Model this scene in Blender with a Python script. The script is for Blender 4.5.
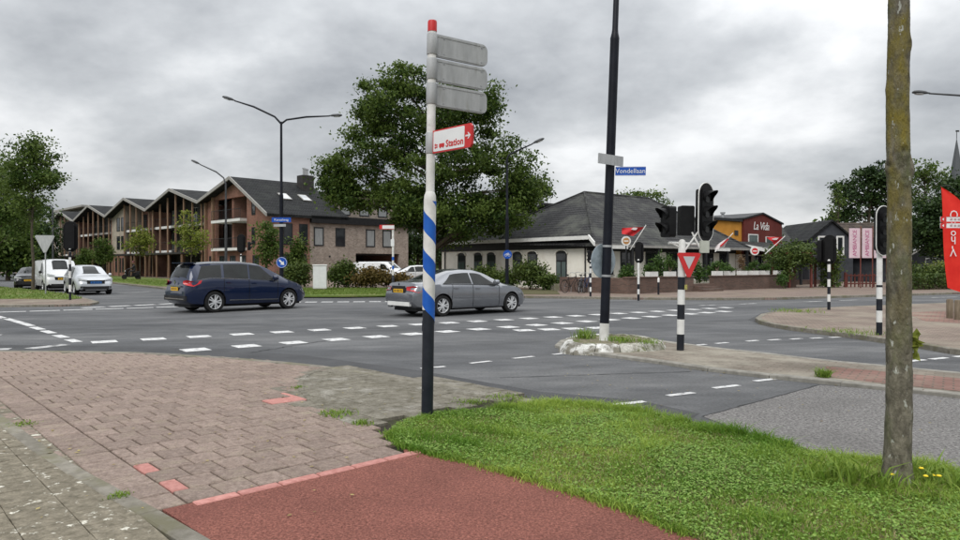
import bpy, bmesh, math, random
import numpy as np
from mathutils import Vector, Matrix, Euler

for o in list(bpy.data.objects): bpy.data.objects.remove(o)
R = math.radians
rng = random.Random(7)
nrg = np.random.default_rng(11)
S = bpy.context.scene
COL = S.collection

# ------------------------------------------------------------------ camera
FPX, HOR, HC = 693.0, 265.0, 1.6          # focal length in photo pixels, horizon row, eye height
cam = bpy.data.cameras.new('camera')
cam.sensor_width = 36.0
cam.lens = 36.0 * FPX / 960.0
cam.clip_start = 0.05
cam.clip_end = 3000
camo = bpy.data.objects.new('camera', cam)
COL.objects.link(camo)
camo.location = (0, 0, HC)
camo.rotation_euler = (R(90) - math.atan((270 - HOR) / FPX), 0, 0)
S.camera = camo

# ------------------------------------------------------------------ sky, sun, exposure
W = bpy.data.worlds.new('World'); S.world = W; W.use_nodes = True
nt = W.node_tree; nt.nodes.clear()
def nn(t, **k):
    n = nt.nodes.new(t)
    for a, b in k.items(): setattr(n, a, b)
    return n
SUN_EL, SUN_AZ = R(46), R(205)
out = nn('ShaderNodeOutputWorld')
sky = nn('ShaderNodeTexSky', sky_type='NISHITA', sun_disc=False, sun_elevation=SUN_EL, sun_rotation=SUN_AZ)
bg1 = nn('ShaderNodeBackground'); bg1.inputs[1].default_value = 0.07
nt.links.new(sky.outputs[0], bg1.inputs[0])
tc = nn('ShaderNodeTexCoord')
sep = nn('ShaderNodeSeparateXYZ'); nt.links.new(tc.outputs['Generated'], sep.inputs[0])
zc = nn('ShaderNodeMath', operation='MAXIMUM'); nt.links.new(sep.outputs[2], zc.inputs[0]); zc.inputs[1].default_value = 0.0
za = nn('ShaderNodeMath', operation='ADD'); nt.links.new(zc.outputs[0], za.inputs[0]); za.inputs[1].default_value = 0.36
dx = nn('ShaderNodeMath', operation='DIVIDE'); nt.links.new(sep.outputs[0], dx.inputs[0]); nt.links.new(za.outputs[0], dx.inputs[1])
dy = nn('ShaderNodeMath', operation='DIVIDE'); nt.links.new(sep.outputs[1], dy.inputs[0]); nt.links.new(za.outputs[0], dy.inputs[1])
cmb = nn('ShaderNodeCombineXYZ'); nt.links.new(dx.outputs[0], cmb.inputs[0]); nt.links.new(dy.outputs[0], cmb.inputs[1])
cmb.inputs[2].default_value = 9.3
n1 = nn('ShaderNodeTexNoise'); n1.inputs['Scale'].default_value = 0.95; n1.inputs['Detail'].default_value = 8; n1.inputs['Roughness'].default_value = 0.47
n1.inputs['Distortion'].default_value = 0.35
nt.links.new(cmb.outputs[0], n1.inputs['Vector'])
n2 = nn('ShaderNodeTexNoise'); n2.inputs['Scale'].default_value = 2.7; n2.inputs['Detail'].default_value = 7; n2.inputs['Roughness'].default_value = 0.58
nt.links.new(cmb.outputs[0], n2.inputs['Vector'])
mxn = nn('ShaderNodeMath', operation='MULTIPLY_ADD'); nt.links.new(n2.outputs[0], mxn.inputs[0]); mxn.inputs[1].default_value = 0.42
nt.links.new(n1.outputs[0], mxn.inputs[2])
ramp = nn('ShaderNodeValToRGB')
e = ramp.color_ramp.elements
e[0].position = 0.545; e[0].color = (0.46, 0.485, 0.52, 1)
e[1].position = 0.85; e[1].color = (1.42, 1.435, 1.45, 1)
m = ramp.color_ramp.elements.new(0.70); m.color = (0.86, 0.89, 0.92, 1)
nt.links.new(mxn.outputs[0], ramp.inputs[0])
# an overcast dome: well over twice as bright overhead as along the horizon
ov = nn('ShaderNodeMath', operation='MULTIPLY_ADD'); nt.links.new(zc.outputs[0], ov.inputs[0]); ov.inputs[1].default_value = 2.2; ov.inputs[2].default_value = 0.9
vm = nn('ShaderNodeVectorMath', operation='SCALE'); nt.links.new(ramp.outputs[0], vm.inputs[0]); nt.links.new(ov.outputs[0], vm.inputs['Scale'])
bg2 = nn('ShaderNodeBackground'); bg2.inputs[1].default_value = 0.46
nt.links.new(vm.outputs[0], bg2.inputs[0])
mixs = nn('ShaderNodeMixShader'); mixs.inputs[0].default_value = 0.93
nt.links.new(bg1.outputs[0], mixs.inputs[1]); nt.links.new(bg2.outputs[0], mixs.inputs[2])
nt.links.new(mixs.outputs[0], out.inputs[0])

sun = bpy.data.lights.new('sun', 'SUN'); sun.energy = 1.5; sun.angle = R(35); sun.color = (1.0, 0.97, 0.92)
suno = bpy.data.objects.new('sun', sun); COL.objects.link(suno)
sd = Vector((math.sin(SUN_AZ) * math.cos(SUN_EL), math.cos(SUN_AZ) * math.cos(SUN_EL), math.sin(SUN_EL)))
suno.rotation_euler = sd.to_track_quat('Z', 'Y').to_euler(); suno.location = sd * 60

S.render.engine = 'CYCLES'
S.view_settings.view_transform = 'Standard'; S.view_settings.look = 'None'
S.view_settings.exposure = 0.3; S.view_settings.gamma = 1.0
S.cycles.use_denoising = True
S.cycles.max_bounces = 6; S.cycles.diffuse_bounces = 3; S.cycles.glossy_bounces = 3
S.cycles.transparent_max_bounces = 6; S.cycles.transmission_bounces = 4
S.cycles.use_adaptive_sampling = True; S.cycles.adaptive_threshold = 0.008

# ------------------------------------------------------------------ pixel -> place
def P(px, py, z=0.0):
    Y = (HC - z) * FPX / (py - HOR)
    return ((px - 480.0) / FPX * Y, Y, z)
def AT(px, py, Y):
    return ((px - 480.0) / FPX * Y, Y, HC + (HOR - py) / FPX * Y)

# ------------------------------------------------------------------ materials
MATS = {}
def _new(name):
    m = bpy.data.materials.new(name); m.use_nodes = True
    t = m.node_tree; b = t.nodes['Principled BSDF']
    return m, t, b
def lin(c): return (c[0], c[1], c[2], 1.0)
def M(name, c1, c2=None, scale=4.0, detail=5.0, rough=0.7, metal=0.0, bump=0.0, bscale=60.0, coat=0.0, spec=0.25,
      coords='Object', rnd=0.0, lo=0.35, hi=0.65, c3=None, scale3=1.0, lo3=0.5, hi3=0.62, speck=None, speck2=None, stretch=None, rotz=0.0, streak=None):
    """noise blend of two colours, an optional third colour in patches, bump relief and a per-object value shift"""
    if name in MATS: return MATS[name]
    m, t, b = _new(name); N, L = t.nodes, t.links
    b.inputs['Roughness'].default_value = rough; b.inputs['Metallic'].default_value = metal
    b.inputs['Specular IOR Level'].default_value = spec
    if coat: b.inputs['Coat Weight'].default_value = coat; b.inputs['Coat Roughness'].default_value = 0.04
    tcn = N.new('ShaderNodeTexCoord'); geo = N.new('ShaderNodeNewGeometry')
    vec = geo.outputs['Position'] if coords == 'World' else tcn.outputs['Object']
    if stretch:
        mp = N.new('ShaderNodeMapping'); mp.inputs['Scale'].default_value = stretch
        L.new(vec, mp.inputs[0]); vec = mp.outputs[0]
    col = None
    if c2 is None: c2 = c1
    no = N.new('ShaderNodeTexNoise'); no.inputs['Scale'].default_value = scale; no.inputs['Detail'].default_value = detail
    no.inputs['Roughness'].default_value = 0.62
    L.new(vec, no.inputs['Vector'])
    r = N.new('ShaderNodeValToRGB'); r.color_ramp.elements[0].position = lo; r.color_ramp.elements[1].position = hi
    r.color_ramp.elements[0].color = lin(c1); r.color_ramp.elements[1].color = lin(c2)
    L.new(no.outputs[0], r.inputs[0]); col = r.outputs[0]
    if c3 is not None:
        n3 = N.new('ShaderNodeTexNoise'); n3.inputs['Scale'].default_value = scale3; n3.inputs['Detail'].default_value = 7
        n3.inputs['Roughness'].default_value = 0.65
        ad = N.new('ShaderNodeVectorMath'); ad.operation = 'ADD'; ad.inputs[1].default_value = (13.1, 7.7, 3.3)
        L.new(vec, ad.inputs[0]); L.new(ad.outputs[0], n3.inputs['Vector'])
        r3 = N.new('ShaderNodeMapRange'); r3.inputs[1].default_value = lo3; r3.inputs[2].default_value = hi3
        L.new(n3.outputs[0], r3.inputs[0])
        mx = N.new('ShaderNodeMix'); mx.data_type = 'RGBA'
        L.new(r3.outputs[0], mx.inputs[0]); L.new(col, mx.inputs[6]); mx.inputs[7].default_value = lin(c3); col = mx.outputs[2]
    if streak:            # long worn wheel tracks along one direction
        mk = N.new('ShaderNodeMapping'); mk.inputs['Rotation'].default_value = (0, 0, -streak[0]); L.new(geo.outputs['Position'], mk.inputs[0])
        mk2 = N.new('ShaderNodeMapping'); mk2.inputs['Scale'].default_value = (.05, .75, 1); L.new(mk.outputs[0], mk2.inputs[0])
        nk = N.new('ShaderNodeTexNoise'); nk.inputs['Scale'].default_value = 1.0; nk.inputs['Detail'].default_value = 5; nk.inputs['Roughness'].default_value = .65; L.new(mk2.outputs[0], nk.inputs['Vector'])
        m5 = N.new('ShaderNodeMapRange'); m5.inputs[1].default_value = .3; m5.inputs[2].default_value = .7; m5.inputs[3].default_value = 1 - streak[1]; m5.inputs[4].default_value = 1 + streak[1]
        L.new(nk.outputs[0], m5.inputs[0]); h5 = N.new('ShaderNodeHueSaturation'); L.new(m5.outputs[0], h5.inputs['Value']); L.new(col, h5.inputs['Color']); col = h5.outputs[0]
    for sk in (speck, speck2):
        if sk:
            ns = N.new('ShaderNodeTexNoise'); ns.inputs['Scale'].default_value = sk[0]; ns.inputs['Detail'].default_value = 3; L.new(vec, ns.inputs['Vector'])
            ms = N.new('ShaderNodeMapRange'); ms.inputs[1].default_value = .3; ms.inputs[2].default_value = .7; ms.inputs[3].default_value = 1 - sk[1]; ms.inputs[4].default_value = 1 + sk[1]
            L.new(ns.outputs[0], ms.inputs[0]); h2 = N.new('ShaderNodeHueSaturation'); L.new(ms.outputs[0], h2.inputs['Value']); L.new(col, h2.inputs['Color']); col = h2.outputs[0]
    if rnd:
        oi = N.new('ShaderNodeObjectInfo'); hs = N.new('ShaderNodeHueSaturation')
        mr = N.new('ShaderNodeMapRange'); mr.inputs[3].default_value = 1 - rnd; mr.inputs[4].default_value = 1 + rnd
        L.new(oi.outputs['Random'], mr.inputs[0]); L.new(mr.outputs[0], hs.inputs['Value']); L.new(col, hs.inputs['Color']); col = hs.outputs[0]
    L.new(col, b.inputs['Base Color'])
    if bump:
        nb = N.new('ShaderNodeTexNoise'); nb.inputs['Scale'].default_value = bscale; nb.inputs['Detail'].default_value = 4
        L.new(vec, nb.inputs['Vector'])
        bp = N.new('ShaderNodeBump'); bp.inputs['Strength'].default_value = bump; bp.inputs['Distance'].default_value = 0.02
        L.new(nb.outputs[0], bp.inputs['Height']); L.new(bp.outputs[0], b.inputs['Normal'])
    MATS[name] = m
    return m

def leafmat(name, c1, c2, trans=0.35, scale=1.2, rough=0.55):
    if name in MATS: return MATS[name]
    m, t, b = _new(name); N, L = t.nodes, t.links
    at = N.new('ShaderNodeAttribute'); at.attribute_name = 'tint'
    r = N.new('ShaderNodeValToRGB'); r.color_ramp.elements[0].color = lin(c1); r.color_ramp.elements[1].color = lin(c2)
    r.color_ramp.elements[0].position = 0.0; r.color_ramp.elements[1].position = 1.0
    L.new(at.outputs['Fac'], r.inputs[0]); L.new(r.outputs[0], b.inputs['Base Color'])
    b.inputs['Roughness'].default_value = rough; b.inputs['Specular IOR Level'].default_value = 0.25
    tr = N.new('ShaderNodeBsdfTranslucent'); L.new(r.outputs[0], tr.inputs[0])
    mx = N.new('ShaderNodeMixShader'); mx.inputs[0].default_value = trans
    L.new(b.outputs[0], mx.inputs[1]); L.new(tr.outputs[0], mx.inputs[2]); L.new(mx.outputs[0], N['Material Output'].inputs[0])
    MATS[name] = m
    return m

def brickmat(name, c1, c2, mortar, bw=0.22, bh=0.065, mort=0.012, rough=0.85, axes='XZ', rot=0.0, bump=0.4, vari=0.25, c3=None):
    """bricks too far or small to tell apart: courses in the object's own space"""
    if name in MATS: return MATS[name]
    m, t, b = _new(name); N, L = t.nodes, t.links
    tcn = N.new('ShaderNodeTexCoord'); sp = N.new('ShaderNodeSeparateXYZ'); L.new(tcn.outputs['Object'], sp.inputs[0])
    cb = N.new('ShaderNodeCombineXYZ')
    if axes == 'XYZ':      # walls in both directions: run along x + y
        ad = N.new('ShaderNodeMath'); ad.operation = 'ADD'; L.new(sp.outputs[0], ad.inputs[0]); L.new(sp.outputs[1], ad.inputs[1])
        L.new(ad.outputs[0], cb.inputs[0]); L.new(sp.outputs[2], cb.inputs[1])
    elif axes == 'XY':
        L.new(sp.outputs[0], cb.inputs[0]); L.new(sp.outputs[1], cb.inputs[1])
    mp = N.new('ShaderNodeMapping'); mp.inputs['Rotation'].default_value = (0, 0, rot); L.new(cb.outputs[0], mp.inputs[0])
    br = N.new('ShaderNodeTexBrick'); L.new(mp.outputs[0], br.inputs['Vector'])
    br.inputs['Scale'].default_value = 1.0; br.inputs['Brick Width'].default_value = bw; br.inputs['Row Height'].default_value = bh
    br.inputs['Mortar Size'].default_value = mort; br.inputs['Color1'].default_value = lin(c1); br.inputs['Color2'].default_value = lin(c2)
    br.inputs['Mortar'].default_value = lin(mortar)
    no = N.new('ShaderNodeTexNoise'); no.inputs['Scale'].default_value = 0.8; no.inputs['Detail'].default_value = 8; L.new(tcn.outputs['Object'], no.inputs['Vector'])
    mr = N.new('ShaderNodeMapRange'); mr.inputs[1].default_value = 0.3; mr.inputs[2].default_value = 0.7
    mr.inputs[3].default_value = 1 - vari; mr.inputs[4].default_value = 1 + vari
    L.new(no.outputs[0], mr.inputs[0])
    hs = N.new('ShaderNodeHueSaturation'); L.new(br.outputs['Color'], hs.inputs['Color']); L.new(mr.outputs[0], hs.inputs['Value'])
    col = hs.outputs[0]
    if c3 is not None:
        n3 = N.new('ShaderNodeTexNoise'); n3.inputs['Scale'].default_value = 0.55; n3.inputs['Detail'].default_value = 9; n3.inputs['Roughness'].default_value = 0.7
        ad2 = N.new('ShaderNodeVectorMath'); ad2.operation = 'ADD'; ad2.inputs[1].default_value = (5, 9, 2)
        L.new(tcn.outputs['Object'], ad2.inputs[0]); L.new(ad2.outputs[0], n3.inputs['Vector'])
        m3 = N.new('ShaderNodeMapRange'); m3.inputs[1].default_value = 0.48; m3.inputs[2].default_value = 0.66; L.new(n3.outputs[0], m3.inputs[0])
        mx = N.new('ShaderNodeMix'); mx.data_type = 'RGBA'; L.new(m3.outputs[0], mx.inputs[0]); L.new(col, mx.inputs[6]); mx.inputs[7].default_value = lin(c3)
        col = mx.outputs[2]
    L.new(col, b.inputs['Base Color'])
    b.inputs['Roughness'].default_value = rough; b.inputs['Specular IOR Level'].default_value = 0.18
    bp = N.new('ShaderNodeBump'); bp.inputs['Strength'].default_value = bump; bp.inputs['Distance'].default_value = 0.01; bp.invert = True
    L.new(br.outputs['Fac'], bp.inputs['Height']); L.new(bp.outputs[0], b.inputs['Normal'])
    MATS[name] = m
    return m

# ------------------------------------------------------------------ mesh builder
class MB:
    def __init__(self): self.v, self.f, self.mi, self.cur = [], [], [], 0
    def mat(self, i): self.cur = i; return self
    def add(self, vs, fs):
        o = len(self.v); self.v += [tuple(p) for p in vs]
        for f in fs: self.f.append([i + o for i in f]); self.mi.append(self.cur)
        return self
    def box(self, c, s, rz=0.0, m=None):
        x, y, z = s[0] / 2, s[1] / 2, s[2] / 2
        vs = [Vector((a, b, d)) for d in (-z, z) for a, b in ((-x, -y), (x, -y), (x, y), (-x, y))]
        mm = m or Matrix.Rotation(rz, 3, 'Z')
        vs = [mm @ p + Vector(c) for p in vs]
        return self.add(vs, [(0, 3, 2, 1), (4, 5, 6, 7), (0, 1, 5, 4), (1, 2, 6, 5), (2, 3, 7, 6), (3, 0, 4, 7)])
    def bx(self, x0, x1, y0, y1, z0, z1): return self.box(((x0 + x1) / 2, (y0 + y1) / 2, (z0 + z1) / 2), (abs(x1 - x0), abs(y1 - y0), abs(z1 - z0)))
    def bevbox(self, c, s, b, rz=0.0):
        """box with chamfered top edges"""
        x, y, z = s[0] / 2, s[1] / 2, s[2] / 2
        q = lambda x, y, z: [(-x, -y, z), (x, -y, z), (x, y, z), (-x, y, z)]
        vs = q(x, y, -z) + q(x, y, z - b) + q(x - b, y - b, z)
        mm = Matrix.Rotation(rz, 3, 'Z'); vs = [mm @ Vector(p) + Vector(c) for p in vs]
        fs = [(8, 9, 10, 11)]
        for k in (0, 4):
            for i in range(4): j = (i + 1) % 4; fs.append((k + i, k + j, k + 4 + j, k + 4 + i))
        return self.add(vs, fs)
    def tube(self, pts, rad, n=10, cap=True):
        pts = [Vector(p) for p in pts]
        if not hasattr(rad, '__len__'): rad = [rad] * len(pts)
        rings, up = [], None
        for i, p in enumerate(pts):
            d = (pts[min(i + 1, len(pts) - 1)] - pts[max(i - 1, 0)])
            if d.length < 1e-9: d = Vector((0, 0, 1))
            d.normalize()
            if up is None: up = Vector((1, 0, 0)) if abs(d.x) < 0.9 else Vector((0, 1, 0))
            a = (up - d * up.dot(d)).normalized(); b = d.cross(a); up = a
            rings.append([p + (a * math.cos(2 * math.pi * k / n) + b * math.sin(2 * math.pi * k / n)) * rad[i] for k in range(n)])
        vs = [p for r in rings for p in r]; fs = []
        for i in range(len(pts) - 1):
            for k in range(n):
                k2 = (k + 1) % n; fs.append((i * n + k, i * n + k2, (i + 1) * n + k2, (i + 1) * n + k))
        if cap: fs += [tuple(range(n - 1, -1, -1)), tuple((len(pts) - 1) * n + k for k in range(n))]
        return self.add(vs, fs)
    def lathe(self, prof, n=24, axis='Z', c=(0, 0, 0), cap=True):
        vs = []
        for r, h in prof:
            for k in range(n):
                a = 2 * math.pi * k / n; x, y = r * math.cos(a), r * math.sin(a)
                p = (x, y, h) if axis == 'Z' else ((x, h, -y) if axis == 'Y' else (h, x, y))
                vs.append((p[0] + c[0], p[1] + c[1], p[2] + c[2]))
        fs = []
        for i in range(len(prof) - 1):
            for k in range(n):
                k2 = (k + 1) % n; fs.append((i * n + k, i * n + k2, (i + 1) * n + k2, (i + 1) * n + k))
        if cap: fs += [tuple(range(n - 1, -1, -1)), tuple((len(prof) - 1) * n + k for k in range(n))]
        return self.add(vs, fs)
    def prism(self, poly, z0, z1):
        n = len(poly); vs = [(p[0], p[1], z0) for p in poly] + [(p[0], p[1], z1) for p in poly]
        return self.add(vs, [tuple(range(n - 1, -1, -1)), tuple(range(n, 2 * n))] + [(i, (i + 1) % n, n + (i + 1) % n, n + i) for i in range(n)])
    def extr(self, poly, d):
        """polygon of 3d points pushed along vector d"""
        n = len(poly); d = Vector(d); vs = [Vector(p) for p in poly]; vs += [p + d for p in vs]
        return self.add(vs, [tuple(range(n - 1, -1, -1)), tuple(range(n, 2 * n))] + [(i, (i + 1) % n, n + (i + 1) % n, n + i) for i in range(n)])
    def build(self, name, mats, parent=None, smooth=None, fix=True, **props):
        me = bpy.data.meshes.new(name); me.from_pydata(self.v, [], self.f)
        if not isinstance(mats, (list, tuple)): mats = [mats]
        for m in mats: me.materials.append(m)
        me.polygons.foreach_set('material_index', self.mi)
        if fix:
            bm = bmesh.new(); bm.from_mesh(me); bmesh.ops.recalc_face_normals(bm, faces=bm.faces); bm.to_mesh(me); bm.free()
        if smooth is not None:
            me.polygons.foreach_set('use_smooth', [True] * len(me.polygons)); me.set_sharp_from_angle(angle=R(smooth))
        me.update()
        return OB(name, me, parent, **props)
def OB(name, me, parent=None, loc=None, rz=None, **props):
    o = bpy.data.objects.new(name, me); COL.objects.link(o)
    if parent is not None: o.parent = parent
    if loc is not None: o.location = loc
    if rz is not None: o.rotation_euler = (0, 0, rz)
    for k, v in props.items(): o[k] = v
    return o
def thing(name, label, cat, loc=(0, 0, 0), rz=0.0, group=None, tilt=None):
    o = OB(name, None, None, loc, rz); o['label'] = label; o['category'] = cat
    if tilt: o.rotation_euler = (tilt[0], tilt[1], rz)
    if group: o['group'] = group
    o.empty_display_size = 0.2
    return o
def copy_tree(o, parent=None):
    c = o.copy(); COL.objects.link(c); c.parent = parent
    for ch in o.children: copy_tree(ch, c)
    return c
def tag(o, label, cat, group=None):
    o['label'] = label; o['category'] = cat
    if group: o['group'] = group
    return o
def text_mesh(body, size, depth=0.001, align='CENTER', shear=0.0, spacing=1.0, bold=0.0):
    cu = bpy.data.curves.new('t', 'FONT'); cu.body = body; cu.size = size; cu.extrude = depth; cu.align_x = align; cu.align_y = 'CENTER'
    cu.offset = bold; cu.resolution_u = 2; cu.shear = shear; cu.space_character = spacing
    ob = bpy.data.objects.new('t', cu); COL.objects.link(ob)
    dg = bpy.context.evaluated_depsgraph_get(); me = bpy.data.meshes.new_from_object(ob.evaluated_get(dg))
    bpy.data.objects.remove(ob)
    return me
def text(body, size, mat, parent, loc, rot, name='lettering', **k):
    me = text_mesh(body, size, **k); me.materials.clear(); me.materials.append(mat)
    o = OB(name, me, parent, loc); o.rotation_euler = rot
    return o
def mesh_np(name, V, F, mat, parent=None, tint=None, smooth=False, **props):
    """big leaf or blade meshes from arrays; F is (n,3) or (n,4)"""
    V = np.asarray(V, np.float32); F = np.asarray(F, np.int32); k = F.shape[1]
    me = bpy.data.meshes.new(name); me.vertices.add(len(V)); me.vertices.foreach_set('co', V.ravel())
    me.loops.add(F.size); me.loops.foreach_set('vertex_index', F.ravel())
    me.polygons.add(len(F)); me.polygons.foreach_set('loop_start', np.arange(len(F), dtype=np.int32) * k)
    me.polygons.foreach_set('loop_total', np.full(len(F), k, np.int32))
    me.update(calc_edges=True)
    if tint is not None:
        a = me.attributes.new('tint', 'FLOAT', 'FACE'); a.data.foreach_set('value', np.asarray(tint, np.float32))
    me.materials.append(mat)
    if smooth: me.polygons.foreach_set('use_smooth', [True] * len(F))
    return OB(name, me, parent, **props)

# common materials
WHITE = M('white_paint', (0.62, 0.62, 0.60), (0.75, 0.75, 0.73), scale=6, rough=0.5)
BLACK = M('black_plastic', (0.005, 0.005, 0.0055), (0.009, 0.009, 0.0095), scale=5, rough=0.5, spec=.2)
BLACKP = M('black_paint', (0.010, 0.012, 0.018), (0.022, 0.024, 0.03), scale=4, rough=0.38)
NAVY = M('navy_black_paint', (0.004, 0.005, 0.010), (0.009, 0.011, 0.018), scale=3, rough=0.42)
STEEL = M('galvanised_steel', (0.30, 0.31, 0.32), (0.42, 0.43, 0.44), scale=8, rough=0.5, metal=0.4)
DIRTYWHITE = M('weathered_white_paint', (0.55, 0.545, 0.52), (0.76, 0.755, 0.735), scale=5, rough=0.6, c3=(0.28, 0.27, 0.23), scale3=6, lo3=0.58, hi3=0.8)
BLUE = M('sign_blue', (0.012, 0.07, 0.36), (0.016, 0.085, 0.40), rough=0.35)
RED = M('sign_red', (0.50, 0.028, 0.03), (0.56, 0.04, 0.04), rough=0.4)
GLASS = M('dark_glass', (0.012, 0.015, 0.017), (0.03, 0.034, 0.038), scale=0.5, rough=0.05, spec=0.5)
CARGLASS = M('car_glass', (0.004, 0.005, 0.005), (0.016, 0.019, 0.019), scale=1.6, rough=0.03, spec=0.30)
# ================================================================== THE GROUND
HP = 0.06
ASPH = M('asphalt', (0.068, 0.070, 0.074), (0.104, 0.106, 0.110), scale=0.25, detail=9, rough=0.80, bump=0.30, bscale=140, coords='World',
         c3=(0.150, 0.151, 0.152), scale3=0.55, lo3=0.45, hi3=0.72, lo=0.38, hi=0.62, stretch=(0.45, 1.0, 1.0), speck=(55, .28), speck2=(3.0, .14), streak=(.585, .22))
CHIP = M('worn_chip_asphalt', (0.085, 0.080, 0.078), (0.27, 0.26, 0.25), scale=36, detail=3, rough=0.9, bump=0.5, bscale=90, coords='World', c3=(0.115, 0.11, 0.105), scale3=0.8, lo3=0.48, hi3=0.8, speck=(90, .35))
PATCH = M('dark_asphalt', (0.055, 0.056, 0.059), (0.082, 0.083, 0.086), scale=1.2, detail=9, rough=0.85, bump=0.3, bscale=140, coords='World', speck=(55, .28))
REDASPH = M('red_asphalt', (0.125, 0.042, 0.031), (0.320, 0.130, 0.100), scale=55, detail=4, rough=0.9, bump=0.8, bscale=90, coords='World', c3=(0.17, 0.064, 0.052), scale3=1.1, lo3=0.45, hi3=0.8, speck=(95, .4), speck2=(1.6, .12), lo=.32, hi=.68)
JOINT = M('joint_sand', (0.022, 0.019, 0.014), (0.045, 0.038, 0.028), scale=30, rough=0.95, coords='World', c3=(0.05, 0.06, 0.02), scale3=2.0)
PAVER = M('brown_paver', (0.188, 0.142, 0.117), (0.285, 0.222, 0.190), scale=22, detail=6, rough=0.88, bump=0.35, bscale=160, coords='World', rnd=0.11, speck=(75, .22),
          c3=(0.275, 0.225, 0.175), scale3=5.0, lo3=0.52, hi3=0.72)
PINK = M('pink_paver', (0.40, 0.175, 0.150), (0.52, 0.255, 0.225), scale=25, rough=0.85, bump=0.3, bscale=160, coords='World', rnd=0.10)
SLAB = M('concrete_slab', (0.125, 0.110, 0.080), (0.225, 0.198, 0.150), scale=14, detail=8, rough=0.9, bump=0.3, bscale=120, coords='World', rnd=0.08, speck=(60, .2),
         c3=(0.62, 0.60, 0.52), scale3=13.0, lo3=0.60, hi3=0.66)
GREYSLAB = M('mossy_grey_slab', (0.110, 0.100, 0.074), (0.215, 0.198, 0.162), scale=9, detail=9, rough=0.92, bump=0.35, bscale=100, coords='World', rnd=0.08, speck=(50, .25),
             c3=(0.30, 0.285, 0.25), scale3=2.6, lo3=0.54, hi3=0.68)
KERB = M('kerb_concrete', (0.155, 0.142, 0.115), (0.255, 0.236, 0.20), scale=10, detail=8, rough=0.9, bump=0.3, bscale=90, coords='World', rnd=0.12,
         c3=(0.16, 0.15, 0.10), scale3=1.5)
PALEKERB = M('pale_kerb_concrete', (0.20, 0.19, 0.165), (0.32, 0.305, 0.27), scale=7, detail=8, rough=0.9, coords='World', rnd=0.12)
WHITEKERB = M('worn_white_kerb_paint', (0.36, 0.355, 0.33), (0.68, 0.68, 0.65), scale=5, detail=9, rough=0.8, coords='World', c3=(0.17, 0.16, 0.13), scale3=5.0, lo3=0.46, hi3=0.56, speck=(40, .15), rnd=.12)
FARPAVE = brickmat('clinker_paving', (0.175, 0.128, 0.108), (0.235, 0.175, 0.15), (0.12, 0.10, 0.08), 0.22, 0.11, 0.01, axes='XY', rot=0.7, bump=0.2, vari=0.2, c3=(0.20, 0.165, 0.12))
ISLEPAVE = brickmat('island_clinkers', (0.185, 0.140, 0.116), (0.25, 0.195, 0.163), (0.13, 0.115, 0.09), 0.22, 0.11, 0.012, axes='XY', rot=0.35, bump=0.25, vari=0.22, c3=(0.26, 0.228, 0.18))
REDCLINK = brickmat('red_clinkers', (0.21, 0.108, 0.088), (0.265, 0.15, 0.125), (0.12, 0.10, 0.08), 0.22, 0.11, 0.012, axes='XY', rot=0.6, bump=0.25, vari=0.2, c3=(0.27, 0.22, 0.17))
SOIL = M('turf_soil', (0.065, 0.060, 0.028), (0.12, 0.11, 0.055), scale=9, detail=8, rough=1.0, coords='World')
TURF = M('far_turf', (0.075, 0.125, 0.022), (0.135, 0.185, 0.045), scale=2.2, detail=9, rough=1.0, coords='World', c3=(0.20, 0.19, 0.08), scale3=0.7, bump=0.6, bscale=40)
FIELD = M('far_ground', (0.07, 0.10, 0.03), (0.12, 0.14, 0.05), scale=0.15, detail=9, rough=1.0, coords='World')
MARK = M('road_marking_paint', (0.48, 0.48, 0.475), (0.68, 0.68, 0.675), scale=16, detail=8, rough=0.7, coords='World', c3=(0.14, 0.14, 0.145), scale3=9.0, lo3=0.555, hi3=0.66, speck=(40, .15))
MARKW = M('worn_road_marking_paint', (0.30, 0.30, 0.30), (0.55, 0.55, 0.54), scale=16, detail=8, rough=0.7, coords='World', c3=(0.12, 0.12, 0.12), scale3=5.0, lo3=0.48, hi3=0.62)

def sheet(name, poly, z, mat, z0=None, **p):
    b = MB()
    if z0 is None: b.add([(q[0], q[1], z) for q in poly], [tuple(range(len(poly)))])
    else: b.prism(poly, z0, z)
    return b.build(name, mat, **p)
def poly_px(pts, z=0.0): return [P(x, y, z)[:2] for x, y in pts]
def inside(x, y, poly):
    c = False; n = len(poly); j = n - 1
    for i in range(n):
        xi, yi, xj, yj = *poly[i][:2], *poly[j][:2]
        if (yi > y) != (yj > y) and x < (xj - xi) * (y - yi) / (yj - yi) + xi: c = not c
        j = i
    return c

sheet('ground', [(-900, -200), (900, -200), (900, 1600), (-900, 1600)], -0.04, FIELD, kind='structure')
road = sheet('road', [(-140, -30), (90, -30), (90, 130), (-140, 130)], 0.0, ASPH, kind='structure')
sheet('old_road_surface', poly_px([(703, 417), (760, 402), (820, 385.5), (960, 396), (1300, 430), (1500, 560), (1300, 560), (960, 474), (830, 458), (740, 431)]), 0.004, CHIP, kind='structure')
def seam(pts, w=.05):
    q = [Vector(P(x, y)[:2]) for x, y in pts]; L_, R_ = [], []
    for i in range(len(q)):
        d = (q[min(i + 1, len(q) - 1)] - q[max(i - 1, 0)]).normalized(); n = Vector((-d.y, d.x)); ww = w * rng.uniform(.5, 1.2) / 2
        L_.append((*(q[i] + n * ww), .0075)); R_.append((*(q[i] - n * ww), .0075))
    MB().add(L_ + R_, [(i, i + 1, len(q) + i + 1, len(q) + i) for i in range(len(q) - 1)]).build('sealed_seam', TAR, road)
def wiggle(a, b_, n=24, amp=1.0): return [(a[0] + (b_[0] - a[0]) * k / n + rng.gauss(0, amp), a[1] + (b_[1] - a[1]) * k / n + rng.gauss(0, amp * .12)) for k in range(n + 1)]
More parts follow.
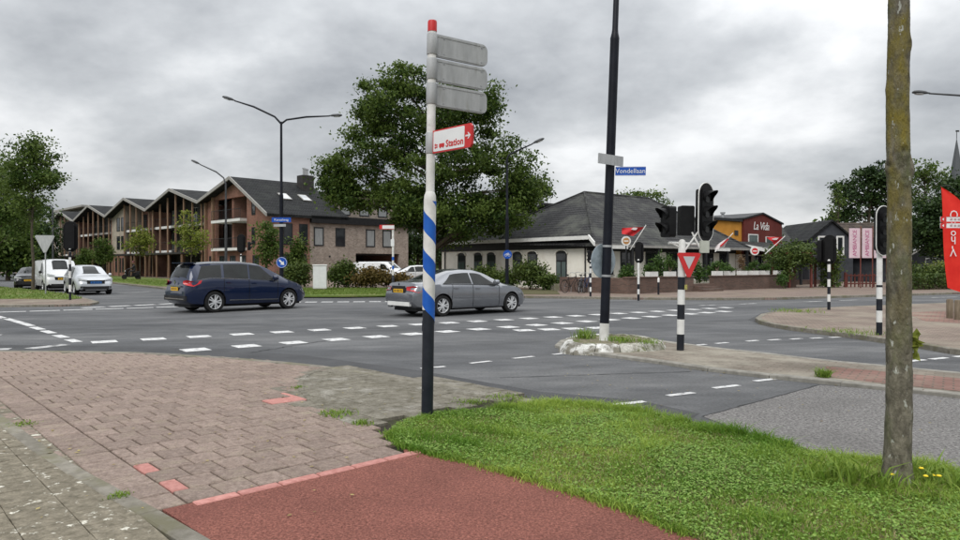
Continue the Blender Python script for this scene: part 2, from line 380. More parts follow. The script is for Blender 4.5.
TAR = M('bitumen', (0.022, 0.022, 0.023), (0.04, 0.04, 0.041), scale=20, rough=.7, coords='World')
seam(wiggle((703, 417), (820, 385.5)), .02); seam(wiggle((500, 378), (690, 372), 30), .025); seam(wiggle((120, 326), (420, 311), 40), .03); seam(wiggle((250, 353), (330, 340), 20), .03)
sheet('asphalt_patch', poly_px([(748, 320), (762, 313), (790, 308.5), (830, 306.5), (830, 309), (800, 326), (850, 333), (840, 335), (775, 326)]), 0.004, PATCH, kind='structure')
sheet('asphalt_repair', poly_px([(0, 345), (150, 346.5), (300, 355), (420, 371), (540, 392), (640, 401), (700, 414), (690, 420), (560, 404), (400, 376), (290, 363), (150, 354), (-60, 352), (-60, 346)]), 0.003, PATCH, kind='structure')

# near pavement: a bedding slab that carries pavers, cycle path, verge and kerb
edge_px = [(-420, 353), (-150, 351), (0, 350.5), (80, 351), (150, 352.5), (220, 356.5), (290, 362), (340, 367.5), (390, 374.5), (430, 380), (470, 386.5), (510, 393.5), (545, 401.5), (590, 404.5),
           (620, 408), (660, 415), (700, 424), (760, 438), (830, 455), (900, 465), (960, 472), (1100, 492), (1400, 540)]
edge = [P(x, y, HP)[:2] for x, y in edge_px]
pave = sheet('pavement', edge + [(9, 1.5), (9, -6), (-14, -6), (-16, 6)], 0.03, JOINT, -0.03, kind='structure')

def kerb_run(pts, length, width, z0, z1, mat, parent, name='kerb_stone', inset=0.0, ch=0.012, wob=0.004):
    """separate kerb stones along a line of ground points"""
    pts = [Vector((p[0], p[1], 0)) for p in pts]
    d = [0.0]
    for a, b in zip(pts, pts[1:]): d.append(d[-1] + (b - a).length)
    def at(s):
        for i in range(len(pts) - 1):
            if s <= d[i + 1] or i == len(pts) - 2:
                t = (s - d[i]) / max(1e-6, d[i + 1] - d[i]); return pts[i].lerp(pts[i + 1], t)
    n = max(1, int(d[-1] / length)); L = d[-1] / n
    protos = {}
    for i in range(n):
        a, b = at(i * L), at((i + 1) * L); t = (b - a); l = round(t.length - 0.008, 2); t.normalize(); nrm = Vector((-t.y, t.x, 0))
        c = (a + b) / 2 + nrm * inset
        if l not in protos:
            me = MB().bevbox((0, 0, (z0 + z1) / 2), (l, width, z1 - z0), ch).build('tmp', mat)
            protos[l] = me.data; bpy.data.objects.remove(me)
        o = OB(name, protos[l], parent, (c.x, c.y, rng.uniform(-wob, wob)), math.atan2(t.y, t.x))
# the near kerb: flat concrete band along the carriageway
kerb_run(edge[1:13], 1.0, 0.16, -0.02, HP + 0.004, KERB, pave, inset=-0.09)
kerb_run(edge[12:22], 1.0, 0.12, -0.02, HP - 0.005, KERB, pave, inset=-0.07)

# --- pavers
AE = R(43.0)
e2 = Vector((math.cos(AE), math.sin(AE))); e1 = Vector((-math.sin(AE), math.cos(AE)))
O = Vector(P(187, 503, HP)[:2])
def g2(u, v): q = O + e2 * u + e1 * v; return (q.x, q.y)
arc_px = [(385, 431), (360, 424), (330, 413), (308, 400), (298, 390), (297, 380), (310, 372), (332, 367)]
brown_poly = [P(x, y, HP)[:2] for x, y in [(187, 502), (403, 455), (398, 446)] + arc_px + [(290, 363), (220, 357.5), (150, 354), (80, 352.2), (0, 351.7), (-150, 352)]] + \
             [g2(-0.46, 8.6), g2(-0.46, 0.0)]
grey_poly = [P(x, y, HP)[:2] for x, y in arc_px + [(390, 375.5), (430, 381), (470, 387.5), (510, 394.5), (545, 402.5), (500, 412), (430, 422)]]
cycle_edge_px = [(388, 434), (403, 447), (435, 455), (470, 463), (540, 483), (620, 508), (690, 536), (760, 566), (900, 640)]
cyc_poly = [g2(0.0, -0.012), P(405, 455, HP)[:2]] + [P(x, y, HP)[:2] for x, y in cycle_edge_px[1:]] + [g2(1.3, -7.2), g2(-0.02, -7.2), g2(-0.14, -0.5), g2(-0.16, -0.012)]
grass_px = [(388, 434), (400, 424), (430, 416), (500, 410), (545, 403.5), (590, 406), (620, 410), (660, 417), (700, 426), (760, 440), (830, 457), (900, 467), (960, 474), (1100, 494), (1400, 545), (1400, 640), (900, 640)]
grass_poly = [P(x, y, HP)[:2] for x, y in grass_px] + [P(x, y, HP)[:2] for x, y in cycle_edge_px[-2:0:-1]]

def paver_mesh(l, w, mat):
    g_ = .004 if abs(l - w) < .001 else .014
    me = MB().bevbox((0, 0, 0), (l - g_, w - g_, 0.05), g_ / 2).build('tmp', mat); d = me.data; bpy.data.objects.remove(me); return d
def lay(tiles, name, mats_of, parent, limit=300, join_name=None):
    """the tiles that show largest as objects of their own, the rest joined"""
    tiles.sort(key=lambda t: math.hypot(t[0], t[1]) if t[1] > 1.9 and abs(t[0]) < t[1] * 0.8 else 99 + math.hypot(t[0], t[1]))
    cache = {}
    for (x, y, l, w, mat) in tiles[:limit]:
        k = (l, w, mat.name)
        if k not in cache: cache[k] = paver_mesh(l, w, mat)
        o = OB(name, cache[k], parent, (x, y, HP - 0.025 + rng.gauss(0, 0.0016)))
        o.rotation_euler = (rng.gauss(0, 0.007), rng.gauss(0, 0.007), AE + rng.gauss(0, 0.006))
    rest = tiles[limit:]
    if rest:
        b = MB(); ms = []
        for (x, y, l, w, mat) in rest:
            if mat not in ms: ms.append(mat)
            b.mat(ms.index(mat)).bevbox((x, y, HP - 0.025 + rng.gauss(0, 0.0018)), (l - 0.014, w - 0.014, 0.05), 0.006, AE + rng.gauss(0, 0.006))
        b.build(join_name or name, ms, parent, kind='stuff')
TL, TW = 0.25, 0.288
tiles = []
for j in range(0, 36):
    v = (j + 0.5) * TW
    off = 0.0 if j % 2 == 0 else TL / 2
    if j % 2 == 1:
        q = g2(TL / 4, v)
        if inside(*q, brown_poly): tiles.append((q[0], q[1], TL / 2, TW, PINK if j in (1, 3) else PAVER))
    for i in range(0, 60):
        u = off + (i + 0.5) * TL
        q = g2(u, v)
        if inside(*q, brown_poly): tiles.append((q[0], q[1], TL, TW, PINK if (j, i) in ((9, 7), (9, 8), (10, 9)) else PAVER))
    q = g2(-0.15, v)                                  # border course beside the path, laid lengthways
    if inside(*q, brown_poly): tiles.append((q[0], q[1], 0.30, TW, PAVER))
    q = g2(-0.375, v)
    if j > 4 and inside(*q, brown_poly): tiles.append((q[0], q[1], 0.15, TW, PAVER))
lay(tiles, 'paver', None, pave, 296)
for i in range(7):                                    # flush pink edging beside the red asphalt
    q = g2(0.17 + i * 0.30, -0.05)
    o = OB('edging_stone', paver_mesh(0.30, 0.10, PINK), pave, (q[0], q[1], HP - 0.021)); o.rotation_euler = (0, 0, AE + rng.gauss(0, .004))
sl = []
for j in range(-14, 32):
    for i in range(0, 15):
        u = -0.28 - (i + 0.5) * 0.30 - 0.02; v = (j + 0.5) * 0.30 + (0.15 if i % 2 else 0)
        q = g2(u, v)
        if q[1] > 2.2 and abs(q[0]) < q[1] * 0.85 + 0.5: sl.append((q[0], q[1], 0.30, 0.30, SLAB))
lay(sl, 'slab', None, pave, 200)
kl = [g2(u, v) for u, v in ((-0.06, -4.0), (-0.12, -2.0), (-0.20, -0.5), (-0.40, 1.6), (-0.48, 4.0), (-0.5, 6.0), (-0.5, 8.9))]
kerb_run(kl, 0.98, 0.13, -0.01, HP + 0.005, KERB, pave, name='edging_stone')
gs = []
for j in range(0, 40):
    for i in range(0, 40):
        u = -1.0 + (i + 0.5) * 0.30; v = 1.0 + (j + 0.5) * 0.30 + (0.15 if i % 2 else 0)
        q = g2(u, v)
        if any(inside(q[0]+a, q[1]+b, grey_poly) for a in (-.12,.12) for b in (-.12,.12)): gs.append((q[0], q[1], 0.30, 0.30, GREYSLAB))
lay(gs, 'slab', None, pave, 200)
kerb_run([P(x, y, HP)[:2] for x, y in arc_px[1:]], 0.5, 0.09, -0.01, HP + 0.008, GREYSLAB, pave, name='edging_stone', inset=-0.03)
sheet('cycle_path', cyc_poly, HP - 0.004, REDASPH, -0.02, kind='structure')
sheet('verge_soil', grass_poly, HP - 0.002, SOIL, -0.02, kind='structure')
# a strip of slab fill where the concrete runs under the border
# --- grass blades of the verge
def blades(name, pts, hgt, wid, mat, parent=None, lean=0.5, tintf=None, **props):
    n = len(pts); pts = np.asarray(pts); h = np.asarray(hgt) * nrg.uniform(0.6, 1.25, n); w = np.asarray(wid) * nrg.uniform(0.7, 1.3, n)
    a = nrg.uniform(0, 2 * np.pi, n); l = nrg.uniform(0.1, lean, n) * h * 1.6; la = nrg.uniform(0, 2 * np.pi, n)
    dx, dy = np.cos(a) * w, np.sin(a) * w; lx, ly = np.cos(la) * l, np.sin(la) * l
    z0 = pts[:, 2]
    V = np.empty((n, 5, 3), np.float32)
    for k, (sx, t, zz) in enumerate(((-1, 0, 0), (1, 0, 0), (0.8, 0.35, 0.6), (-0.8, 0.35, 0.6), (0, 1.0, 1.0))):
        V[:, k, 0] = pts[:, 0] + dx * sx * 0.5 + lx * t; V[:, k, 1] = pts[:, 1] + dy * sx * 0.5 + ly * t
        V[:, k, 2] = z0 + h * (zz if k < 4 else 1.0 - 0.25 * l / np.maximum(h, 1e-4) * 0.6)
    base = (np.arange(n) * 5)[:, None]
    F = np.concatenate([base + np.array([[0, 1, 2]]), base + np.array([[0, 2, 3]]), base + np.array([[3, 2, 4]])], 1).reshape(-1, 3)
    t = np.clip((tintf(pts) if tintf else 0.5) + nrg.normal(0, 0.2, n), 0, 1)
    return mesh_np(name, V.reshape(-1, 3), F, mat, parent, np.repeat(t, 3), **props)
def scatter(poly, n, bias=None):
    P2 = np.array([p[:2] for p in poly]); lo, hi = P2.min(0), P2.max(0); out = []
    tot = 0
    while tot < n:
        c = nrg.uniform(lo, hi, (n * 2, 2)); ok = np.zeros(len(c), bool)
        j = len(P2) - 1
        for i in range(len(P2)):
            xi, yi = P2[i]; xj, yj = P2[j]
            cond = ((yi > c[:, 1]) != (yj > c[:, 1])) & (c[:, 0] < (xj - xi) * (c[:, 1] - yi) / (yj - yi + 1e-12) + xi); ok ^= cond; j = i
        c = c[ok]
        if bias is not None: c = c[nrg.uniform(0, 1, len(c)) < bias(c)]
        out.append(c); tot += len(c)
    return np.concatenate(out)[:n]
GRASS = leafmat('grass_blade', (0.095, 0.215, 0.018), (0.36, 0.47, 0.085), trans=0.35, rough=0.6)
DRY = leafmat('dry_blade', (0.26, 0.22, 0.10), (0.40, 0.34, 0.18), trans=0.25)
def patch(p): return 0.5 + 0.32 * np.sin(p[:, 0] * 2.3 + 1.3 * np.sin(p[:, 1] * 1.7)) + 0.16 * np.sin(p[:, 1] * 4.1 + p[:, 0] * 1.9)
vis = [P(x, y, HP)[:2] for x, y in grass_px[:13]] + [P(990, 478, HP)[:2], P(990, 570, HP)[:2], P(770, 570, HP)[:2]] + [P(x, y, HP)[:2] for x, y in cycle_edge_px[-3:0:-1]]
c = scatter(vis, 150000)
ced = np.array([P(x, y, HP)[:2] for x, y in cycle_edge_px[:-2]])
def along(Lp, n, sig):
    seg = nrg.integers(0, len(Lp) - 1, n); t_ = nrg.random(n)[:, None]; return Lp[seg] * (1 - t_) + Lp[seg + 1] * t_ + nrg.normal(0, sig, (n, 2))
c = np.r_[c, along(ced, 5200, .028), along(ced, 700, .06)]
TREE = Vector(P(898, 487, HP)); SP = Vector(P(427, 417, HP))
road_edge = np.array([P(x, y, HP)[:2] for x, y in grass_px[3:13]])
def dist_line(c, L):
    d = np.full(len(c), 9.0)
    for a, b in zip(L, L[1:]):
        ab = b - a; t = np.clip(((c - a) @ ab) / (ab @ ab), 0, 1); d = np.minimum(d, np.linalg.norm(c - a - t[:, None] * ab, axis=1))
    return d
dr = dist_line(c, road_edge); dt = np.hypot(c[:, 0] - TREE.x, c[:, 1] - TREE.y); dsn = np.hypot(c[:, 0] - SP.x, c[:, 1] - SP.y)
tuft = 0.5 + 0.5 * np.sin(c[:, 0] * 9 + 3 * np.sin(c[:, 1] * 7)) * np.sin(c[:, 1] * 8.3 + c[:, 0] * 3)
tuft2 = np.clip(np.sin(c[:, 0] * 4.3 + 2 * np.sin(c[:, 1] * 3.1)) * np.sin(c[:, 1] * 5.1 + 1.7 * np.sin(c[:, 0] * 2.2)), 0, 1) ** 2
thin = nrg.random(len(c)) < (0.55 + 0.45 * (np.sin(c[:, 0] * 6.1 + c[:, 1] * 2.2) * np.sin(c[:, 1] * 7.3 - c[:, 0]) > -.35))
c, tuft, tuft2, dr, dt, dsn = [q[thin] for q in (c, tuft, tuft2, dr, dt, dsn)]
hh = (0.019 + 0.015 * tuft + 0.026 * tuft2) * nrg.choice([.6, 1, 1, 1.7], len(c)) + 0.06 * np.exp(-(dr / 0.22) ** 2) * (0.4 + tuft) + 0.055 * np.exp(-(dt / 0.42) ** 2) * (0.3 + tuft) + 0.03 * np.exp(-(dsn / 0.30) ** 2)
pts = np.c_[c, np.full(len(c), HP - 0.004)]
blades('grass', pts, hh, np.full(len(c), 0.0062), GRASS, lean=0.95, tintf=patch, kind='stuff', label='short green grass of the verge beside the red cycle path', category='grass')
# clover and plantain leaves low in the turf
cl = scatter(vis, 36000, bias=lambda q: 0.25 + 0.75 * (np.sin(q[:, 0] * 3.1 + 2) * np.sin(q[:, 1] * 2.7) > -0.1))
def flat_leaves(name, c, size, z0, z1, mat, parent=None, tilt=0.6, **props):
    n = len(c); s = size * nrg.uniform(0.6, 1.3, n); a = nrg.uniform(0, 2 * np.pi, n)
    U = np.c_[np.cos(a), np.sin(a), nrg.normal(0, tilt * 0.5, n)]; Vv = np.c_[-np.sin(a), np.cos(a), nrg.normal(0, tilt * 0.5, n)]
    C = np.c_[c[:, 0], c[:, 1], nrg.uniform(z0, z1, n)]
    Q = np.stack([C - U * s[:, None] * 0.5, C + Vv * s[:, None] * 0.32, C + U * s[:, None] * 0.5, C - Vv * s[:, None] * 0.32], 1)
    F = (np.arange(n) * 4)[:, None] + np.arange(4)[None]
    return mesh_np(name, Q.reshape(-1, 3), F, mat, parent, nrg.uniform(0, 1, n), **props)
CLOVER = leafmat('clover_leaf', (0.12, 0.24, 0.03), (0.27, 0.40, 0.09), trans=0.25)
flat_leaves('clover', cl, 0.022, HP + 0.008, HP + 0.045, CLOVER, kind='stuff', label='small clover and plantain leaves in the mown verge', category='ground cover')
dc = scatter(vis, 26000); dtt = np.hypot(dc[:, 0] - TREE.x, dc[:, 1] - TREE.y)
dc2 = np.c_[TREE.x, TREE.y] + nrg.normal(0, 0.16, (700, 2)); dc = np.r_[dc, dc2]
blades('dry_grass', np.c_[dc, np.full(len(dc), HP - 0.004)], np.r_[np.full(26000, 0.036), np.full(700, 0.09)], np.full(len(dc), 0.006), DRY, lean=0.8, kind='stuff', label='straw coloured dead blades scattered through the verge', category='grass')

# --- far pavements, verges and traffic islands
far_edge = [(-61, 98), (-30.7, 58.4), (-21.3, 46.2), (-15.5, 38.6), (-9, 35.0), (-4.4, 35.2), (2.4, 33.4), (7.3, 31.9), (10.8, 31.4), (13.5, 31.8), (17, 33.4), (25.6, 37.6), (60, 52)]
fp = sheet('far_pavement', far_edge + [(60, 125), (-110, 150)], 0.10, FARPAVE, -0.03, kind='structure')
kerb_run(far_edge[1:-1], 1.0, 0.14, -0.02, 0.112, KERB, fp, inset=0.05)
sheet('far_verge', [(-62, 101), (-32, 60.5), (-22.4, 48.4), (-17, 48), (-17, 62), (-23, 62), (-60, 108)], 0.118, TURF, 0.05, kind='structure')
sheet('hedge_verge', [P(298, 296, .1)[:2], P(345, 296, .1)[:2], P(395, 295.2, .1)[:2], P(420, 292.5, .1)[:2], P(400, 288.3, .1)[:2], P(300, 288.3, .1)[:2], P(255, 291, .1)[:2]], 0.122, TURF, 0.05, kind='structure')
sheet('shrub_bed', [P(455, 294, .1)[:2], P(560, 294.5, .1)[:2], P(556, 290, .1)[:2], P(470, 288.5, .1)[:2]], 0.121, SOIL, 0.05, kind='structure')
sheet('left_field', [(-36, 36), (-45, 52), (-76, 92), (-110, 130), (-140, 130), (-140, 20), (-60, 24)], 0.07, TURF, -0.03, kind='structure')
lv = poly_px([(-120, 298), (0, 298.5), (70, 299), (82, 298), (66, 294), (40, 290.5), (0, 287), (-120, 283)], 0.1)
lb = poly_px([(-120, 305), (0, 304.5), (60, 304.2), (90, 303.2), (97, 301.2), (88, 298.7), (66, 293.5), (40, 290), (0, 286.5), (-120, 282.5)], 0.1)
li = sheet('left_island', lb, 0.08, ISLEPAVE, -0.03, kind='structure')
sheet('left_verge', lv, 0.105, TURF, 0.03, kind='structure')
kerb_run(lb, 1.0, 0.14, -0.02, 0.09, KERB, li, inset=0.0)
ri_px = [(758, 318), (764, 314), (778, 311), (800, 309), (830, 307.3), (900, 304.6), (980, 301.8), (1200, 297), (1300, 385), (1100, 363.5), (960, 349.5), (915, 342), (880, 337.5), (850, 333), (800, 327.5), (772, 323), (762, 320.5)]
rp = poly_px(ri_px, 0.1)
ri = sheet('right_island', rp, 0.10, ISLEPAVE, -0.03, kind='structure')
sheet('red_clinker_field', poly_px([(905, 313), (960, 310), (1150, 306), (1150, 325), (960, 323), (925, 321)], 0.1), 0.104, REDCLINK, 0.05, kind='structure')
kerb_run(rp + [rp[0]], 0.9, 0.15, -0.02, 0.106, KERB, ri)
md_px = [(559, 345), (566, 339), (600, 336.5), (640, 337.5), (668, 342.5), (690, 345), (760, 353), (830, 361), (960, 373), (1200, 396), (1200, 420), (960, 393.5), (890, 386.5), (820, 379.5), (760, 373.5), (700, 366.5), (640, 357.5), (590, 352), (564, 348.5)]
MEDPAVE = brickmat('median_clinkers', (0.17, 0.145, 0.118), (0.235, 0.20, 0.165), (0.15, 0.13, 0.10), 0.22, 0.11, 0.012, axes='XY', rot=0.6, bump=0.25, vari=0.25, c3=(0.33, 0.305, 0.25))
mp_ = poly_px(md_px, 0.05)
mi = sheet('median_island', mp_, 0.05, MEDPAVE, -0.03, kind='structure')
sheet('median_clinkers', poly_px([(826, 364.5), (960, 376.5), (1190, 399), (1190, 415), (960, 389), (832, 375.5)], 0.08), 0.054, REDCLINK, 0.02, kind='structure')
kerb_run(mp_ + [mp_[0]], 0.9, 0.16, -0.02, 0.058, PALEKERB, mi)
# battered white bullnose block round the lamp post
bn = MB()
prof = []
NB = 40
ring_o = poly_px([(558, 346), (562, 341), (575, 338), (610, 336.5), (645, 338), (664, 342.5), (671, 346), (660, 348.5), (630, 349.8), (600, 350.3), (575, 349.8), (563, 348.5)], 0.1)
def ringpt(ring, t):
    n = len(ring); i = int(t * n) % n; f = t * n - int(t * n); a, b = ring[i], ring[(i + 1) % n]; return Vector((a[0] * (1 - f) + b[0] * f, a[1] * (1 - f) + b[1] * f))
cen = sum((Vector(p[:2]) for p in ring_o), Vector((0, 0))) / len(ring_o)
SOILTOP = M('weedy_soil', (0.13, 0.115, 0.07), (0.22, 0.20, 0.14), scale=8, detail=8, rough=1.0, coords='World', c3=(0.09, 0.12, 0.03), scale3=3, speck=(30, .3))
MOSSKERB = M('worn_mossy_kerb', (0.20, 0.19, 0.15), (0.46, 0.45, 0.41), scale=5, detail=9, rough=.85, coords='World', c3=(0.10, 0.11, 0.045), scale3=5.0, lo3=.5, hi3=.6, speck=(40, .2), rnd=.1)
inner = [cen + (ringpt(ring_o, k / 30) - cen) * .80 for k in range(30)]
MB().prism([(q.x, q.y) for q in inner], 0.02, 0.175).build('island_fill', SOILTOP, mi)
for k in range(13):                                   # sloping, chipped kerb stones, each its own piece
    a0_, a1_ = ringpt(ring_o, k / 13), ringpt(ring_o, (k + 1) / 13); g_ = .02
    d_ = (a1_ - a0_); a0_ = a0_ + d_ * g_; a1_ = a1_ - d_ * g_
    sec = [(1.0, 0.0), (0.985, 0.05), (0.90, 0.165), (0.83, 0.19), (0.73, 0.185), (0.73, 0.0)]
    NS = 5; vs = []
    for i_ in range(NS + 1):
        q = a0_.lerp(a1_, i_ / NS)
        for (s_, z_) in sec:
            w_ = cen + (q - cen) * (s_ + (rng.gauss(0, .004) if 0 < z_ else 0)); vs.append((w_.x, w_.y, z_ + (rng.gauss(0, .005) if z_ > .02 else 0) + (-.02 if i_ in (0, NS) and z_ > .1 and rng.random() < .5 else 0)))
    m_s = len(sec)
    fs = [(i_ * m_s + c_, i_ * m_s + (c_ + 1) % m_s, (i_ + 1) * m_s + (c_ + 1) % m_s, (i_ + 1) * m_s + c_) for i_ in range(NS) for c_ in range(m_s)] + [tuple(range(m_s)), tuple(NS * m_s + c_ for c_ in range(m_s))]
    MB().add(vs, fs).build('bullnose_stone', WHITEKERB if k in (0, 1, 2, 9, 10, 11, 12) else MOSSKERB, mi)

# --- painted markings, children of the road
def dash(p, q, w, mat=MARK):
    a, b = Vector(P(*p)[:2]), Vector(P(*q)[:2]); t = (b - a).normalized(); n = Vector((-t.y, t.x)) * (w / 2)
    MB().add([(*(a - n), 0.006), (*(b - n), 0.006), (*(b + n), 0.006), (*(a + n), 0.006)], [(0, 1, 2, 3)]).build('marking', mat, road)
def row(pa, pb, n, before, after, L=0.47, Wd=0.48, mat=MARK, skew=0.0):
    a, b = Vector(P(*pa)[:2]), Vector(P(*pb)[:2]); st = (b - a) / n; t = st.normalized(); nn_ = Vector((-t.y, t.x)) + t * skew
    for i in range(-before, n + 1 + after):
        c = a + st * i; u, v = t * L / 2, nn_ * Wd / 2
        MB().add([(*(c - u - v), 0.006), (*(c + u - v), 0.006), (*(c + u + v), 0.006), (*(c - u + v), 0.006)], [(0, 1, 2, 3)]).build('marking', mat, road)
row((104, 342), (449, 323), 9, 0, 13)
row((195, 350), (447, 331.7), 6, 0, 12)
row((524, 330.5), (597, 328), 3, 0, 0, L=0.45)
row((10, 312), (140, 308), 4, 1, 2, L=0.9, Wd=0.3, mat=MARK)
row((93, 307.5), (145, 305), 2, 0, 2, L=0.8, Wd=0.4)
row((311, 302.2), (375, 301.8), 4, 1, 1, L=0.5, Wd=0.5)
for x, y in [(1, 317.6), (9, 319.6), (17.5, 322), (27, 324.8), (37, 328.5), (48, 332.2), (60.5, 336.6), (73, 341)]:
    dash((x - 4.5, y - 1.3), (x + 4.5, y + 1.3), 0.20)
for a, b in [((421, 369), (445, 366.8)), ((470, 363.6), (491, 361.4)), ((513, 358.8), (534, 356.6)), ((553, 354.8), (574, 352.6))]: dash(a, b, 0.10)
for a, b in [((614, 405.3), (645, 402)), ((668, 396.2), (694, 393)), ((714, 388.6), (739, 385.6)), ((755, 381.6), (779, 378.8))]: dash(a, b, 0.10)
for a, b in [((747, 341.5), (758, 340.6)), ((769, 340.4), (780, 339.6)), ((791, 339.4), (802, 338.7)), ((811, 338.6), (822, 338)), ((830, 337.8), (840, 337.2)), ((908, 361.8), (925, 360)), ((931, 359.6), (947, 358)), ((955, 357.2), (970, 355.8)), ((694, 345.6), (706, 344.6)), ((716, 343.8), (728, 342.8))]: dash(a, b, 0.12)
for a, b in [((805, 302), (822, 301.3)), ((840, 300.6), (858, 300)), ((930, 297.7), (958, 297)), ((700, 305.6), (716, 305)), ((740, 304.2), (756, 303.6)), ((118, 293.4), (150, 291.6)), ((0, 283.5), (14, 282.8)), ((2, 335), (-30, 336))]: dash(a, b, 0.22, MARKW)
for x, y in [(9, 304.0), (27, 303.8), (45, 303.6)]: pass
for a, b in [((28, 349), (66, 344.8)), ((-6, 349.8), (10, 349.2))]: dash(a, b, 0.30, MARKW)

# --- weeds in the joints
WEED = leafmat('weed_blade', (0.10, 0.20, 0.02), (0.25, 0.34, 0.06), trans=0.3)
def weed(px, py, label, n=60, r=0.06, h=0.06, z=HP, cat='weed'):
    p = P(px, py, z); c = np.c_[nrg.normal(0, r, n), nrg.normal(0, r, n), np.full(n, -0.004)]
    o = blades('weed_tuft', c, np.full(n, h), np.full(n, 0.010 if h < .1 else 0.014), WEED, lean=1.0, tintf=lambda q: np.full(len(q), 0.5))
    o.location = p; o['kind'] = 'stuff'; o['label'] = label
weed(119, 497, 'small green weed sprouting beside the concrete edging of the pavers', 90, 0.035, 0.035)
weed(336, 415, 'green weed patch in the joint where pavers meet the curved edging', 160, 0.09, 0.05)
weed(362, 424, 'small weed in the curved edging closest to the verge', 110, 0.05, 0.05)
weed(20, 425, 'yellowish moss tuft at the corner of slabs and pavers', 160, 0.07, 0.02)
weed(297, 388, 'thin weed growing at the top of the curved edging', 60, 0.05, 0.03)
weed(585, 338, 'grass tuft on the white bullnose block beside the lamp post', 130, 0.10, 0.2, z=0.185)
weed(622, 341, 'weed tuft on the white bullnose block, right behind the lamp post foot', 150, 0.16, 0.10, z=0.185)
weed(648, 343, 'weed tuft at the rear end of the white bullnose block', 90, 0.12, 0.09, z=0.185)
weed(824, 377, 'lone weed standing on the median island where red clinkers begin', 120, 0.05, 0.14, z=0.054)
weed(795, 311.5, 'weed clump at the upper kerb of the paved corner island', 190, 0.42, 0.11, z=0.11)
weed(845, 331.5, 'weeds along the lower kerb of the paved corner island', 150, 0.34, 0.07, z=0.11)
weed(868, 334, 'weed patch in front of the striped traffic light post on the corner island', 130, 0.3, 0.08, z=0.11)
weed(505, 398, 'thin grass on the grey mossy slabs beyond the striped signpost', 200, 0.12, 0.035)
weed(470, 402, 'moss and weeds between grey slabs right of the signpost', 160, 0.10, 0.03)
# ================================================================== STREET FURNITURE
def up(v): return Vector(v)
def plate(b, poly2d, origin, ux, uz, thick, off=0.0):
    """polygon in the plane spanned by ux and uz, given thickness along the normal"""
    ux, uz = Vector(ux).normalized(), Vector(uz).normalized(); n = ux.cross(uz).normalized(); o = Vector(origin) + n * off
    b.extr([o + ux * p[0] + uz * p[1] - n * thick / 2 for p in poly2d], n * thick); return b
def roundrect(w0, w1, h0, h1, r, n=5, corners=(1, 1, 1, 1)):
    out = []
    for k, (cx, cy, a0) in enumerate(((w1 - r, h1 - r, 0), (w0 + r, h1 - r, 90), (w0 + r, h0 + r, 180), (w1 - r, h0 + r, 270))):
        if corners[k]: out += [(cx + r * math.cos(R(a0 + 90 * i / n)), cy + r * math.sin(R(a0 + 90 * i / n))) for i in range(n + 1)]
        else: out.append(((w1, h1), (w0, h1), (w0, h0), (w1, h0))[k])
    return out
def circle(r, n=32, cx=0, cy=0): return [(cx + r * math.cos(2 * math.pi * k / n), cy + r * math.sin(2 * math.pi * k / n)) for k in range(n)]
def face_rot(ux):
    """euler of a text lying in the vertical plane whose reading direction is ux"""
    ux = Vector((ux[0], ux[1], 0)).normalized(); return (R(90), 0, math.atan2(ux.y, ux.x))

# ---- striped signpost
SIGNBACK = M('weathered_aluminium', (0.33, 0.34, 0.345), (0.44, 0.45, 0.455), scale=3, detail=8, rough=0.6, metal=0.15, c3=(0.26, 0.26, 0.23), scale3=4, lo3=0.56, hi3=0.8, stretch=(3, 3, 0.7))
LOGOW = M('sign_white', (0.66, 0.67, 0.68), (0.74, 0.75, 0.75), rough=0.4)
sp = thing('signpost', 'blue and white striped signpost with red cap standing where slabs meet the verge', 'signpost', tuple(SP), 0, tilt=(0, R(0.8), 0))
SCR = M('scuffed_black_paint', (0.010, 0.013, 0.020), (0.02, 0.024, 0.032), scale=5, rough=0.45, c3=(0.20, 0.20, 0.19), scale3=9, lo3=0.66, hi3=0.74)
MB().lathe([(0.062, -0.03), (0.062, 1.14)], 28).build('lower_pole', SCR, sp, smooth=40)
MB().lathe([(0.065, 1.13), (0.065, 2.28), (0.061, 2.33), (0.047, 2.37)], 28).build('sleeve', DIRTYWHITE, sp, smooth=40)
MB().lathe([(0.046, 2.36), (0.046, 4.07)], 24).build('upper_pole', DIRTYWHITE, sp, smooth=40)
MB().lathe([(0.049, 4.05), (0.049, 4.15), (0.044, 4.165), (0.0, 4.167)], 24, cap=False).build('cap', RED, sp, smooth=40)
BANDBLUE = M('blue_band', (0.012, 0.09, 0.42), (0.02, 0.12, 0.48), scale=8, rough=0.4, c3=(0.03, 0.05, 0.15), scale3=7, lo3=0.62, hi3=0.75)
sb = MB(); n = 28; pitch = 0.40; a0 = R(-205)
def ribbon(z_at_front, turns=1.0, w=0.2, r=0.0665, zmin=0.90, zmax=2.27):
    b = MB(); N_ = 28; vs = []
    for k in range(N_ + 1):
        a = R(-180) + 2 * math.pi * turns * k / N_      # starts at the back of the left side, runs down to the right
        z = z_at_front - (k / N_ - 0.25) * pitch
        z = z_at_front + 0.10 - pitch * k / N_
        lo, hi = max(zmin, min(zmax, z - w / 2)), max(zmin, min(zmax, z + w / 2))
        vs += [(r * math.cos(a), r * math.sin(a), lo), (r * math.cos(a), r * math.sin(a), hi)]
    b.add(vs, [(2 * k, 2 * k + 2, 2 * k + 3, 2 * k + 1) for k in range(N_)])
    return b
for z in (2.40, 2.0, 1.6, 1.2): ribbon(z, zmin=0.90 if z < 1.3 else 1.1).build('stripe', BANDBLUE, sp, fix=False, smooth=60)
sp.scale = (0.962, 0.962, 0.962)
